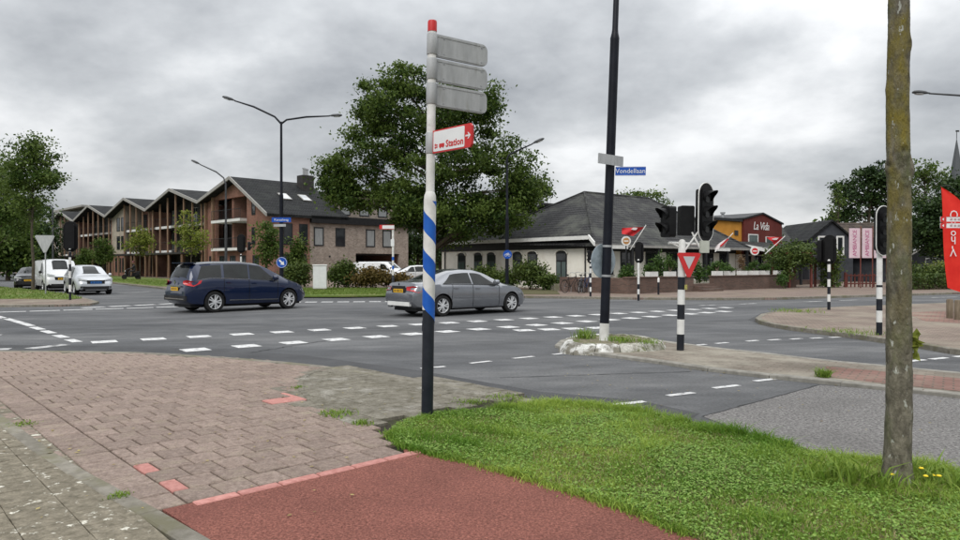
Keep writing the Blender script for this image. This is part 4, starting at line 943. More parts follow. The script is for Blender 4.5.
DKWALL = M('dark_board', (0.030, 0.028, 0.027), (0.05, 0.046, 0.043), scale=2, rough=0.7)
REND = M('cream_render', (0.80, 0.77, 0.68), (0.87, 0.84, 0.76), scale=1.2, detail=8, rough=0.85, c3=(0.74, 0.70, 0.61), scale3=0.8)
WTRIM = M('white_trim', (0.66, 0.66, 0.64), (0.74, 0.74, 0.72), rough=0.5)
CURTREFL = M('curtain_and_reflection', (0.20, 0.21, 0.21), (0.32, 0.33, 0.33), scale=5, rough=0.8, stretch=(6, 6, .3))  # curtains, and on one gable pane a reflection painted as pale colour
GREENGLASS = M('greenish_glass', (0.05, 0.075, 0.07), (0.11, 0.14, 0.135), scale=0.6, rough=0.08)

def rect_window(parent, a, b_, z0, z1, axis, plane, outdir, frame=DKFRAME, glass=GLASS, fw=0.07, bars=0, sill=True, trans=0, name='window'):
    """frame, pane, glazing bars and sill; runs from a to b_ along `axis` in the wall at `plane`"""
    def bx(m, u0, u1, y0, y1, w0, w1):
        if axis == 'x': m.bx(u0, u1, plane + outdir * y0, plane + outdir * y1, w0, w1)
        else: m.bx(plane + outdir * y0, plane + outdir * y1, u0, u1, w0, w1)
    m = MB(); bx(m, a, a + fw, 0.003, 0.05, z0, z1); bx(m, b_ - fw, b_, 0.003, 0.05, z0, z1); bx(m, a + fw, b_ - fw, 0.003, 0.05, z0, z0 + fw); bx(m, a + fw, b_ - fw, 0.003, 0.05, z1 - fw, z1)
    for k in range(bars): c = a + (b_ - a) * (k + 1) / (bars + 1); bx(m, c - .025, c + .025, 0.004, 0.045, z0 + fw, z1 - fw)
    if trans: bx(m, a + fw, b_ - fw, 0.004, 0.046, z1 - trans - 0.05, z1 - trans)
    w = m.build(name, frame, parent)
    m = MB(); bx(m, a + fw * .9, b_ - fw * .9, 0.002, 0.02, z0 + fw * .9, z1 - fw * .9); m.build('pane', glass, w)
    if sill: m = MB(); bx(m, a - .05, b_ + .05, 0.003, 0.10, z0 - 0.07, z0 - .002); m.build('sill', FASCIA, w)
    return w
def railing(parent, p, q, z0, h=1.0, n=14, mat=DKFRAME):
    p, q = Vector((*p, 0)), Vector((*q, 0)); b = MB()
    b.tube([p + Vector((0, 0, z0 + h)), q + Vector((0, 0, z0 + h))], 0.03, 6); b.tube([p + Vector((0, 0, z0 + .12)), q + Vector((0, 0, z0 + .12))], 0.02, 6)
    for k in range(n + 1): c = p.lerp(q, k / n); b.tube([c + Vector((0, 0, z0)), c + Vector((0, 0, z0 + h))], 0.012 if 0 < k < n else .025, 4)
    return b.build('railing', mat, parent)

ADIR = math.atan2(-0.709, 0.705)
PEAK, VAL, HALF = 10.35, 8.35, 8.0
def gable_root(i, label):
    return thing('apartment_house', label, 'apartment building', (-25.1 - 0.705 * 16 * i, 72 + 0.709 * 16 * i, 0.08), ADIR, 'gabled apartment houses')
def gable_roof(t, xl, zl, xr, zr, depth, mat=ROOFBLK, over=0.9):
    th = 0.28
    def slope(xa, za, xb, zb_):
        b = MB(); b.extr([(xa, -over, za), (xb, -over, zb_), (xb, -over, zb_ + th), (xa, -over, za + th)], (0, depth + over, 0)); return b.build('roof', mat, t)
    r = slope(xl, zl, 0, PEAK); r2 = slope(0, PEAK, xr, zr)
    for (xa, za, xb, zb_) in ((xl, zl, 0, PEAK), (0, PEAK, xr, zr)):
        b = MB(); b.extr([(xa, -over - .12, za - 0.02), (xb, -over - .12, zb_ - 0.02), (xb, -over - .12, zb_ + th + .04), (xa, -over - .12, za + th + .04)], (0, 0.11, 0)); b.build('bargeboard', FASCIA, t)
    return r, r2
def zroof(x): return PEAK - (PEAK - VAL) * abs(x) / HALF
def timber_gable(i, label, brick_left=False, lower=TERRBR, wallmat=None):
    t = gable_root(i, label); D = 13.0
    wallmat = wallmat or REDBR
    # recessed rear wall behind the balconies
    b = MB(); b.extr([(-HALF, 2.2, -.1), (HALF, 2.2, -.1), (HALF, 2.2, VAL), (0, 2.2, PEAK), (-HALF, 2.2, VAL)], (0, D - 2.2, 0)); b.build('wall', DKWALL if not brick_left else REDBR, t)
    for s in (-1, 1): MB().bx(s * HALF - (.3 if s > 0 else -.02), s * HALF - (.02 if s > 0 else -.3), 0.0, 2.19, -.1, VAL - .05).build('party_wall', wallmat, t)
    x_from = -HALF + 0.32
    if brick_left:
        b = MB(); b.extr([(-HALF + .3, 0.05, 3.1), (-2.4, 0.05, 3.1), (-2.4, 0.05, zroof(2.4) - .02), (-HALF + .3, 0.05, VAL)], (0, 2.1, 0)); b.build('brick_bay', BEIGEBR, t)
        b = MB(); b.bx(-HALF + .3, -2.4, 0.05, 2.15, -.1, 3.09); b.build('brick_base', REDBR, t)
        for z0 in (3.7, 6.3):
            for x0 in (-5.9, -4.1): rect_window(t, x0, x0 + 1.25, z0, z0 + 1.9, 'x', 0.05, -1, sill=False, bars=0)
        for x0 in (-6.6, -4.9, -3.7): rect_window(t, x0, x0 + 0.7, 0.5, 2.5, 'x', 0.05, -1, sill=False)
        x_from = -2.3
    for z in (3.05, 6.05):
        MB().bx(x_from, HALF - .32, 0.0, 2.19, z, z + 0.26).build('balcony_slab', FASCIA if z > 4 else DKWALL, t)
        railing(t, (x_from, 0.12), (HALF - .32, 0.12), z + .26, 1.0, 22)
        MB().bx(x_from + 1.0, x_from + 6.0, -.14, -.005, z - .04, z + .26).build('slab_edge', WSLAB, t)
    n = 7 if not brick_left else 5
    for k in range(n):
        x = x_from + .12 + (HALF * 2 - .9 - (x_from + HALF)) * k / (n - 1) + .2
        b = MB(); b.bx(x - .13, x + .13, -.28, -.02 - .125, 0.0 if k % 2 == 0 else 3.0, zroof(x) - .02); b.build('post', TIMBER, t)
    for z0 in (3.45, 6.45):
        xs = np.linspace(x_from + .5, HALF - 2.2, 5 if not brick_left else 3)
        for j, x in enumerate(xs):
            if z0 + 2.2 < zroof(x + .8): rect_window(t, x, x + 1.5, z0, z0 + 2.1, 'x', 2.19, -1, sill=False, bars=1, glass=(GREENGLASS, GLASS, CURTREFL, GLASS, GREENGLASS)[(j * 2 + i + int(z0)) % 5], frame=FASCIA if (j + i) % 2 else DKFRAME)
    for j, x in enumerate(np.linspace(x_from + .4, HALF - 2.0, 6 if not brick_left else 4)):
        rect_window(t, x, x + 1.2, 0.3, 2.6, 'x', 2.19, -1, sill=False, bars=1)
    # flat canopy over the ground floor walk
    MB().bx(x_from, HALF - .4, -2.6, -.3, 2.75, 2.95).build('canopy', DKWALL, t)
    for k in range(5): x = x_from + .3 + (HALF - .9 - x_from) * k / 4; MB().bx(x - .08, x + .08, -2.5, -2.34, 0, 2.745).build('canopy_post', TIMBER, t)
    gable_roof(t, -HALF, VAL, HALF, VAL, D)
    return t
timber_gable(1, 'timber post gable with balconies, next to the red brick gable end')
timber_gable(2, 'gable with beige brick bay and timber balconies, second along from the red brick end', True, wallmat=BEIGEBR)
timber_gable(3, 'timber balcony gable with dark walls, third along from the red brick end')
timber_gable(4, 'farthest brown gable of the row, behind the waiting van', True)
# flat roofed upper block behind the far gables
t = thing('apartment_block', 'flat roofed dark upper block rising behind the far gables', 'apartment building', (-80.0, 136.0, 0.0), ADIR)
MB().bx(-9, 9, 0, 12, -.05, 12.4).build('wall', DKWALL, t); MB().bx(-10, 10, -1, 13, 12.4, 12.75).build('roof', FASCIA, t)
for k in range(4): rect_window(t, -8 + k * 4.2, -5.2 + k * 4.2, 9.9, 11.9, 'x', 0, -1, sill=False, bars=1, glass=GREENGLASS, frame=FASCIA)
MB().bx(-3, 0, 4, 7, 12.75, 13.4).build('roof_unit', DKWALL, t)

# the red brick gable end with its side roof and the mottled brick wing
t = gable_root(0, 'red brick gable end with dark side roof, two roof windows and a chimney')
EZ = 6.35; XR = 7.5; D = 8.4
def zr(x): return PEAK - (PEAK - EZ) * x / XR if x > 0 else zroof(x)
# gable front with an opening for the balconies
OX0, OX1, OZ0, OZ1 = -5.4, 1.9, 3.0, 8.6
b = MB()
b.extr([(-HALF, 0, -.1), (OX0, 0, -.1), (OX0, 0, zr(OX0) - .01), (-HALF, 0, VAL)], (0, .35, 0)); b.extr([(OX1, 0, -.1), (XR - .3, 0, -.1), (XR - .3, 0, zr(XR - .3) - .05), (OX1, 0, zr(OX1) - .05)], (0, .35, 0))
b.extr([(OX0, 0, OZ1), (OX1, 0, OZ1), (OX1, 0, zr(OX1) - .05), (0, 0, PEAK - .05), (OX0, 0, zr(OX0) - .05)], (0, .35, 0)); b.extr([(OX0, 0, -.1), (OX1, 0, -.1), (OX1, 0, OZ0), (OX0, 0, OZ0)], (0, .35, 0))
b.build('gable_wall', REDBR, t)
MB().bx(-HALF + .1, XR - .35, 2.0, D, -.1, 6.3).build('wall', DKWALL, t)
b = MB(); b.extr([(-HALF + .1, 2.0, 6.3), (XR - .4, 2.0, 6.3), (0, 2.0, PEAK - .1), (-HALF + .1, 2.0, VAL)], (0, .3, 0)); b.build('rear_wall', REDBR, t)
MB().bx(OX0 + 3.2, OX0 + 3.6, 0.36, 1.99, OZ0, OZ1).build('divider', REDBR, t)
for z in (3.02, 6.0):
    MB().bx(OX0 + .5, OX1 - .01, -.75, 1.99, z, z + .28).build('balcony_slab', WSLAB, t); railing(t, (OX0 + .5, -.7), (OX1 - .05, -.7), z + .28, 1.0, 20)
    rect_window(t, OX0 + .35, OX0 + 1.8, z + .3, z + 2.4, 'x', 1.99, -1, sill=False, glass=CURTREFL if z > 4 else GLASS, frame=WTRIM)  # upper pane is pale: a bright reflection painted into its colour
    rect_window(t, OX0 + 3.9, OX0 + 5.4, z + .3, z + 2.4, 'x', 1.99, -1, sill=False, bars=1)
    rect_window(t, 3.0, 3.75, z + .55, z + 2.3, 'x', 0, -1, sill=False)
for x in (-7.0, -4.4, -1.9, 0.4, 3.2): rect_window(t, x, x + 1.3, 0.4, 2.5, 'x', 0, -1, sill=False, bars=1)
for x in (-7.6, OX0 - .3): MB().bx(x - .13, x + .13, -.30, -.05, 0, zr(x) - .02).build('post', TIMBER, t)
gable_roof(t, -HALF, VAL, XR + .35, EZ - .18, D)
MB().bx(XR - .3, XR, 0.0, 3.9, -.1, 6.2).build('side_wall', REDBR, t)
for y0 in (1.0, 2.7): rect_window(t, y0, y0 + .95, 3.5, 5.6, 'y', XR, 1, sill=False)
rect_window(t, 1.0, 1.95, 0.9, 2.6, 'y', XR, 1, sill=False); rect_window(t, 2.6, 3.5, 0.2, 2.6, 'y', XR, 1, sill=False)
# roof windows in the steep slope
sl = math.atan2(PEAK - EZ, XR)
for y0 in (2.6, 4.9):
    b = MB(); c0 = Vector((4.0, y0, zr(4.0) + .33)); dn = Vector((math.cos(sl), 0, -math.sin(sl))); nn3 = Vector((math.sin(sl), 0, math.cos(sl)))
    b.extr([c0 - dn * .75, c0 + dn * .75, c0 + dn * .75 + Vector((0, 1.0, 0)), c0 - dn * .75 + Vector((0, 1.0, 0))], nn3 * .08); w = b.build('roof_window', FASCIA, t)
    b = MB(); b.extr([c0 - dn * .65 + Vector((0, .1, 0)), c0 + dn * .65 + Vector((0, .1, 0)), c0 + dn * .65 + Vector((0, .9, 0)), c0 - dn * .65 + Vector((0, .9, 0))], nn3 * .085)
    b.build('pane', M('roof_window_glass', (0.5, 0.52, 0.54), (0.6, 0.62, 0.63), rough=0.1), w)
ch = MB().bx(0.7, 1.9, 6.4, 7.8, 9.2, 11.3).build('chimney', DKWALL, t)
for k in range(3): MB().lathe([(0.12, 11.3), (0.12, 12.1 - .1 * k), (0.17, 12.1 - .1 * k), (0.17, 12.2 - .1 * k)], 10, c=(0.95 + .35 * k, 7.1, 0)).build('flue', STEEL, ch)

t = thing('apartment_wing', 'mottled brown brick wing with carport and dark flat roof edge', 'apartment building', (-25.1, 72, 0.08), ADIR)
Y0, Y1 = 3.92, 16.5
CP0, CP1 = 9.4, 15.2
b = MB(); b.bx(XR - .3, XR, Y0, CP0, -.1, 5.75); b.bx(XR - .3, XR, CP0, Y1, 2.75, 5.75); b.bx(XR - .3, XR, CP1, Y1, -.1, 2.75); b.build('wall', GREYBR, t)
MB().bx(XR - 7, XR - .31, 9.0, 9.3, -.1, 5.7).build('carport_side', REDBR, t); MB().bx(XR - 7, XR - .31, CP0, 15.2, 2.6, 2.75).build('carport_ceiling', DKWALL, t)
MB().bx(XR - 7.2, XR - 7, 9.0, Y1, -.1, 5.7).build('carport_back', DKWALL, t); MB().bx(XR - 7, XR - .31, 15.3, 15.6, -.1, 5.7).build('end_wall', REDBR, t)
for x0 in (4.35, 6.9): rect_window(t, x0, x0 + 1.15, 3.45, 5.35, 'y', XR, 1, sill=False, glass=CURTREFL if x0 < 5 else GLASS, fw=.12)
for x0 in (10.7, 12.9): rect_window(t, x0, x0 + 1.2, 3.45, 5.35, 'y', XR, 1, sill=False, glass=CURTREFL, fw=.12)
MB().bx(XR - 8, XR + .35, Y0, Y1 + .3, 5.76, 6.5).build('flat_roof', M('roof_edge', (0.008, 0.008, 0.009), (0.014, 0.014, 0.015), rough=.6), t)
MB().bx(XR - 7.8, XR - 2.2, 8.45, Y1, 6.51, 9.2).build('upper_storey', GREYBR, t)
MB().bx(XR - 8.2, XR - 1.8, 8.5, Y1 + .4, 9.21, 9.6).build('upper_roof', DKWALL, t)
for x0 in (8.9, 11.4, 13.9): rect_window(t, x0, x0 + 1.3, 6.9, 8.6, 'y', XR - 2.2, 1, sill=False, fw=.1, glass=CURTREFL)
b = MB(); b.box((XR + .03, 6.2, 2.4), (.03, .18, .18)); b.build('vent', DKFRAME, t)

# ---- the restaurant
C0 = (6.6, 42.0, 0.10); RA = math.atan2(.62, .78)
t = thing('restaurant', 'white walled restaurant with arched windows and broad grey hipped roof', 'restaurant', C0, RA)
EH, PK = 3.15, 6.75; LX, DY, WY = 16.0, 11.4, 15.4
MB().bx(0, LX, 0, DY, -.1, EH).build('wall', REND, t)
MB().bx(0.002, 6.0, DY + .002, WY, -.1, EH).build('wing_wall', REND, t)
def hip(x0, x1, y0, y1, ze, ra, rb, zr_, name, mat, ze2=None, ov=.55, thick=.12):
    """hipped roof: eaves rectangle and a ridge from ra to rb"""
    e = [(x0 - ov, y0 - ov, ze), (x1 + ov, y0 - ov, ze), (x1 + ov, y1 + ov, ze), (x0 - ov, y1 + ov, ze)]
    if ze2 is not None: e[0] = (x0 - ov, y0 - .95, ze2); e[1] = (x1 + ov, y0 - .95, ze2)
    vs = e + [(*ra, zr_), (*rb, zr_)]
    b = MB(); b.add(vs + [(p[0], p[1], p[2] - thick) for p in e], [(0, 1, 5, 4), (1, 2, 5), (2, 3, 4, 5), (3, 0, 4), (0, 6, 7, 1), (1, 7, 8, 2), (2, 8, 9, 3), (3, 9, 6, 0), (9, 8, 7, 6)])
    return b.build(name, mat, t)
rf = hip(0, LX, 0, DY, EH + .02, (5.7, 5.7), (13.0, 5.7), PK, 'roof', ROOFGREY, ze2=2.72)
rf2 = hip(0, 6.0, 8.5, WY, EH + .03, (3.0, 8.6), (3.0, WY - 2.0), 5.3, 'wing_roof', ROOFGREY)
# fix the wing ridge so that its hip faces the far end
def ridge(parent, p, q, r=.09, mat=ROOFGREY):
    MB().tube([p, q], r, 8).build('ridge_tile', mat, parent)
ridge(rf, (5.7, 5.7, PK), (13, 5.7, PK)); ridge(rf, (-.55, -.95, 2.74), (5.7, 5.7, PK)); ridge(rf, (-.55, DY + .55, EH), (5.7, 5.7, PK)); ridge(rf, (16.55, -.95, 2.74), (13, 5.7, PK)); ridge(rf2, (3, 8.6, 5.3), (3, WY - 2, 5.3))
MB().bx(-.70, -.56, -.55, WY + .6, EH - .13, EH + .10).build('gutter', WTRIM, t)
b = MB(); b.extr([(-.68, -.55, EH - .08), (-.68, -1.02, 2.62), (-.68, -1.02, 2.86), (-.68, -.55, EH + .16)], (.12, 0, 0)); b.build('eave_board', WTRIM, t)
MB().bx(-.54, LX + .6, -1.10, -.97, 2.58, 2.74).build('veranda_gutter', FASCIA, t)
MB().bx(-.10, -.003, 0.02, WY, 2.52, EH - .14).build('dark_frieze', DKFRAME, t)
MB().bx(-.54, -.11, -.5, WY + .5, EH - .16, EH - .10).build('soffit', DKFRAME, t)
def arched(y, w=.92, z0=.75, z1=2.2):
    m = MB(); poly = [(-.05, y - w / 2, z0), (-.05, y - w / 2, z1)] + [(-.05, y - w / 2 * math.cos(R(a)), z1 + .2 * math.sin(R(a))) for a in range(15, 166, 15)] + [(-.05, y + w / 2, z1), (-.05, y + w / 2, z0)]
    m.extr(poly, (.047, 0, 0)); o = m.build('window', DKFRAME, t)
    for s in (-1, 1): MB().bx(-.062, -.052, y + s * .22 - .17, y + s * .22 + .17, z0 + .08, z1 - .5).build('pane', GREENGLASS, o)
    MB().bx(-.062, -.052, y - .39, y + .39, z1 - .40, z1 + .02).build('pane', GLASS, o)
    MB().bx(-.10, -.003, y - w / 2 - .08, y + w / 2 + .08, z0 - .1, z0 - .002).build('sill', FASCIA, o)
    m = MB(); a_ = [(-.07, y - (w / 2 + .06) * math.cos(R(a)), z1 + .26 * math.sin(R(a))) for a in range(0, 181, 15)]; m.tube(a_, .045, 5); m.build('arch', REND, o)
for y in (2.3, 5.0, 6.5, 9.3, 10.8, 12.8): arched(y, z0=.35 if y < 3 else .75)
MB().tube([(-.06, .25, 0), (-.06, .25, 2.5), (-.4, .25, 2.95)], .045, 8).build('downpipe', DKFRAME, t)
MB().tube([(-.06, 14.9, 0), (-.06, 14.9, 2.5)], .045, 8).build('downpipe', DKFRAME, t)
# veranda front
for x in np.linspace(.2, LX, 7): MB().bx(x - .08, x + .08, -1.04, -.88, 0, 2.6).build('veranda_post', DKFRAME, t)
for x0, w in ((1.2, 1.0), (2.9, 1.3), (5.4, 1.1), (7.6, 1.2), (9.4, 1.1), (11.8, 1.3), (13.9, 1.2)): rect_window(t, x0, x0 + w, .5 if w > 1.15 else .9, 2.35, 'x', 0, -1, bars=1, trans=.5)
MB().bx(-.2, LX, -.09, -.003, 2.36, 2.62).build('lintel', DKFRAME, t)
for x0, x1 in ((.4, 2.2), (11.6, 13.4)): MB().bx(x0, x1, -1.20, -1.12, 2.48, 2.68).build('white_banner', WTRIM, t)
MB().bx(4.6, 9.5, DY - 1.5, DY + 3.5, -.1, 4.2).build('rear_wall', REND, t)
b = MB(); b.extr([(4.2, DY - 3.0, 5.9), (9.9, DY - 3.0, 5.9), (9.9, DY + 4.0, 3.9), (4.2, DY + 4.0, 3.9)], (0, 0, .2)); b.build('rear_roof', ROOFGREY, t)

def place(x, y, z=0.0, ang=RA, c=C0): return (c[0] + x * math.cos(ang) - y * math.sin(ang), c[1] + x * math.sin(ang) + y * math.cos(ang), c[2] + z)
# terrace: wall, steps, planters with plants
tw = thing('terrace_wall', 'low brown brick terrace wall with steps in front of the restaurant', 'wall', place(0, -5.5), RA)
MB().bx(-3.0, 2.7, 0, .3, -.1, .82).build('wall_section', TERRBR, tw); MB().bx(4.7, 14.4, 0, .3, -.1, .82).build('wall_section', TERRBR, tw)
MB().bx(-3.0, -2.7, .31, 5.0, -.1, .82).build('wall_section', TERRBR, tw)
MB().bx(-2.69, 14.4, .31, 6.3, -.1, .40).build('terrace_floor', KERB, tw)
for k in range(3): MB().bx(2.72, 4.68, -.35 + .32 * k - .3, 0.3, -.1 if k == 0 else .14 * k + .002, .14 * (k + 1)).build('step', TERRBR, tw)
for x0, x1 in ((-3.05, 2.75), (4.65, 14.45)): MB().bx(x0, x1, -.05, .35, .822, .88).build('coping', TERRBR, tw)
PLANTA = leafmat('planter_leaf', (0.022, 0.060, 0.010), (0.085, 0.145, 0.03))
PLANTB = leafmat('reddish_leaf', (0.10, 0.055, 0.035), (0.20, 0.13, 0.07))
def leaf_cloud(C, size, tintbias=None, up_=0.35):
    """diamond leaves at centres C (n,3); returns V, F, tint"""
    n = len(C); s = (size * nrg.uniform(.6, 1.35, n))[:, None]
    a = nrg.normal(0, 1, (n, 3)); a /= np.linalg.norm(a, axis=1)[:, None] + 1e-9
    nrm_ = nrg.normal(0, 1, (n, 3)); nrm_[:, 2] = np.abs(nrm_[:, 2]) + up_; b_ = np.cross(nrm_, a); b_ /= np.linalg.norm(b_, axis=1)[:, None] + 1e-9
    c = np.cross(a, b_)
    V = np.stack([C - a * s * .5, C + b_ * s * .33 + c * s * .06, C + a * s * .5, C - b_ * s * .33 + c * s * .06], 1).reshape(-1, 3)
    F = (np.arange(n) * 4)[:, None] + np.arange(4)[None]
    return V, F, (nrg.uniform(0, 1, n) if tintbias is None else np.clip(tintbias + nrg.normal(0, .2, n), 0, 1))
def shrub(name, label, cat, loc, radii, n, size, mat, clumps=9, group=None, rz=0, stems=True, base=None, flat=.0):
    """a bush of leaf clumps on a few stems"""
    t_ = thing(name, label, cat, loc, rz, group); rx, ry, rzz = radii
    cc = []
    while len(cc) < clumps:
        q = nrg.uniform(-1, 1, 3)
        if np.linalg.norm(q) < 1 and q[2] > -.75: cc.append(q * np.array(radii) * .72 + np.array([0, 0, rzz]))
    cc = np.array(cc); per = n // clumps
    C = np.concatenate([c + nrg.normal(0, 1, (per, 3)) * np.array([rx, ry, rzz]) * (.22 + .10 * nrg.random()) for c in cc])
    C[:, 2] = np.abs(C[:, 2]) + 0.02
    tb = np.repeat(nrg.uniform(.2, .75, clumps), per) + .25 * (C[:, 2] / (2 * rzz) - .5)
    V, F, ti = leaf_cloud(C, size, tb); mesh_np('foliage', V, F, mat, t_, ti)
    if stems:
        b = MB()
        for c in cc[:min(6, clumps)]: b.tube([(0, 0, -.05), (c[0] * .4, c[1] * .4, c[2] * .45), tuple(c)], [.03, .022, .01], 5)
        b.build('stems', WOOD, t_)
    return t_
pw = [(-.9, 'leafy planter'), (.7, ''), (2.0, ''), (5.3, ''), (6.6, ''), (8.0, ''), (9.3, ''), (10.6, ''), (12.3, ''), (13.5, '')]
nth = ('first', 'second', 'third', 'fourth', 'fifth', 'sixth', 'seventh', 'eighth', 'ninth', 'tenth')
PLW = M('planter_white', (0.62, 0.62, 0.60), (0.72, 0.72, 0.70), rough=.6)
for k, (x, _) in enumerate(pw):
    pl = thing('planter', 'white planter box on the terrace wall, %s from the restaurant corner' % nth[k], 'planter', place(x, -5.35, .88), RA, 'white planters on the terrace wall')
    b = MB(); b.bx(-.36, .36, -.16, -.13, 0, .26); b.bx(-.36, .36, .13, .16, 0, .26); b.bx(-.36, -.33, -.13, .13, 0, .26); b.bx(.33, .36, -.13, .13, 0, .26); b.build('box', PLW, pl)
    MB().bx(-.329, .329, -.129, .129, .0, .22).build('soil', SOIL, pl)
    shrub('planter_plant', ('reddish leafy plant' if k in (5, 6) else 'green leafy plant') + ' growing in the %s planter from the restaurant corner' % nth[k], 'plant', place(x, -5.35, 1.09), (.34 + .22 * ((k * 7) % 5) / 4, .3, .2 + .3 * ((k * 3) % 4) / 3), 420, .11, PLANTB if k in (5,) else PLANTA, 6, 'plants in the terrace planters', RA)
for k, (x, y, h) in enumerate(((-1.3, -4.0, .9), (.8, -4.0, 1.0), (2.2, -3.6, 1.5), (5.2, -4.2, 1.1), (6.6, -4.3, 1.0), (8.2, -4.1, .95), (11, -4, .9))):
    shrub('potted_shrub', ('tall' if h > 1.2 else 'rounded') + ' green shrub behind the terrace wall near the %s planter' % nth[(0, 1, 2, 3, 4, 5, 7)[k]], 'shrub', place(x, y, .40), (.55, .5, h * .62), 900, .13, PLANTA, 9, 'shrubs on the restaurant terrace', RA)
# round lit signs and flags
def flag(label, pbase, ptip, cloth, mat, lit=None, extra=None):
    t_ = thing('flag', label, 'flag', pbase); d = Vector(ptip) - Vector(pbase)
    MB().tube([(0, 0, 0), tuple(d)], .025, 6).build('pole', WTRIM, t_)
    b = MB(); n_ = 10; vs = []
    for i in range(n_ + 1):
        for j in range(6):
            s, w_ = i / n_, j / 5; p_ = Vector(cloth[0]).lerp(Vector(cloth[1]), s); q_ = Vector(cloth[3]).lerp(Vector(cloth[2]), s); r_ = p_.lerp(q_, w_) - Vector(pbase)
            vs.append((r_.x, r_.y + .08 * math.sin(s * 7 + w_ * 3), r_.z))
    c_ = b.add(vs, [(i * 6 + j, i * 6 + j + 1, i * 6 + j + 7, i * 6 + j + 6) for i in range(n_) for j in range(5)]).build('cloth', mat, t_, fix=False, smooth=60)
    return t_, c_
FLAGR2 = M('flag_red_cloth', (0.42, 0.018, 0.022), (0.55, 0.03, 0.035), scale=2, rough=.7)
FLAGW = M('flag_white_cloth', (0.55, 0.50, 0.50), (0.66, 0.60, 0.60), scale=2, rough=.7)
Yg = 40.0
ft, fc_ = flag('red flag on a slanting pole beside the round sign above the terrace wall', AT(630, 250, Yg), AT(646, 225, Yg), (AT(622, 228, Yg), AT(645, 227, Yg), AT(633, 236, Yg), AT(622, 234, Yg)), FLAGR2)
b = MB(); q0 = Vector(AT(634, 229, Yg)) - Vector(AT(630, 250, Yg)); b.extr([q0 + Vector((x, -.12, z)) for x, z in ((-.2, -.02), (-.05, .08), (.18, .05), (.1, -.06), (-.05, -.07))], (0, .02, 0)); b.build('emblem', FLAGW, fc_)
Yg2 = 44.0
ft, fc_ = flag('red flag on a slanting pole in front of the dark red building', AT(765, 254, Yg2), AT(785, 236, Yg2), (AT(766, 237, Yg2), AT(784, 237, Yg2), AT(776, 246, Yg2), AT(770, 240, Yg2)), FLAGR2)
b = MB(); q0 = Vector(AT(775, 239.5, Yg2)) - Vector(AT(765, 254, Yg2)); b.extr([q0 + Vector((x, -.12, z)) for x, z in ((-.28, .02), (-.05, .1), (.18, .1), (.05, -.03), (-.12, -.03))], (0, .02, 0)); b.build('emblem', FLAGW, fc_)
ft, fc_ = flag('pale flag with red streaks on a pole slanting over the veranda roof', AT(715, 252, 42.), AT(733, 233, 42.), (AT(716, 246, 42.), AT(732, 234, 42.), AT(724, 247, 42.), AT(716, 250, 42.)), FLAGW)
b = MB(); q0 = Vector(AT(723, 243.5, 42.)) - Vector(AT(715, 252, 42.)); b.extr([q0 + Vector((x, -.12, z)) for x, z in ((-.25, -.15), (.25, .3), (.3, .24), (-.15, -.2))], (0, .02, 0)); b.build('red_streak', FLAGR2, fc_)
GOLD = M('brown_gold_badge', (0.35, 0.16, 0.05), (0.45, 0.25, 0.10), scale=6, rough=.5)
for px, py, YY, l_, col in ((626, 241, 39.6, 'round white sign with gold badge on a post above the terrace wall', GOLD), (754.5, 251, 43.6, 'round white sign with red badge on a post before the veranda', FLAGR2)):
    q = AT(px, py, YY); s_ = thing('round_sign', l_, 'sign', (q[0], q[1], .5))
    MB().lathe([(.04, -.1), (.04, q[2] - .5)], 8).build('post', DKFRAME, s_)
    b = MB(); plate(b, circle(.27, 28), (0, 0, q[2] - .5), (1, 0, 0), (0, 0, 1), .12); h = b.build('sign_box', PLW, s_)
    b = MB(); plate(b, circle(.19, 24), (0, -.062, q[2] - .5), (1, 0, 0), (0, 0, 1), .004); bb = b.build('badge', col, h)
    b = MB(); plate(b, roundrect(-.13, .13, -.04, .03, .02), (0, -.066, q[2] - .5), (1, 0, 0), (0, 0, 1), .004); b.build('badge_band', PLW, bb)

# lean-to veranda of the red building, the red building, the orange building
ORANGE = M('ochre_render', (0.52, 0.23, 0.035), (0.60, 0.28, 0.05), scale=1.5, rough=.85)
DKRED = M('dark_red_render', (0.105, 0.022, 0.018), (0.14, 0.032, 0.026), scale=1.2, detail=8, rough=.85)
t = thing('restaurant_building', 'dark red building with low gable and white lettering behind the veranda', 'building', C0, RA)
b = MB(); b.extr([(20.6, 2, -.1), (26.6, 2, -.1), (26.6, 2, 5.0), (23.4, 2, 5.75), (20.6, 2, 5.2)], (0, 9, 0)); b.build('wall', DKRED, t)
b = MB(); b.extr([(20.45, 1.9, 5.21), (23.4, 1.9, 5.77), (23.4, 1.9, 5.9), (20.45, 1.9, 5.34)], (0, 9.2, 0)); b.extr([(23.4, 1.9, 5.77), (26.75, 1.9, 5.0), (26.75, 1.9, 5.13), (23.4, 1.9, 5.9)], (0, 9.2, 0)); b.build('roof_edge', DKFRAME, t)
rect_window(t, 21.2, 22.7, 3.1, 4.05, 'x', 2, -1, frame=WTRIM, glass=GREENGLASS, fw=.09); rect_window(t, 23.9, 25.8, 2.2, 3.9, 'x', 2, -1, frame=WTRIM, glass=GREENGLASS, fw=.09)
text('La Vida', .95, WTRIM, t, (23.2, 1.985, 4.72), (R(90), 0, 0), shear=.25, spacing=.9, depth=.008)
MB().bx(16.62, 25.4, -2.3, 1.98, -.1, .3).build('plinth', TERRBR, t)
b = MB(); b.extr([(16.7, -3.0, 2.30), (25.6, -3.0, 2.30), (25.6, 1.97, 3.25), (16.7, 1.97, 3.25)], (0, 0, .16)); b.build('veranda_roof', ROOFGREY, t)
b = MB(); b.extr([(16.62, -3.05, 2.28), (16.62, 1.97, 3.25), (16.62, 1.97, 3.52), (16.62, -3.05, 2.54)], (.07, 0, 0)); b.build('bargeboard', WTRIM, t)
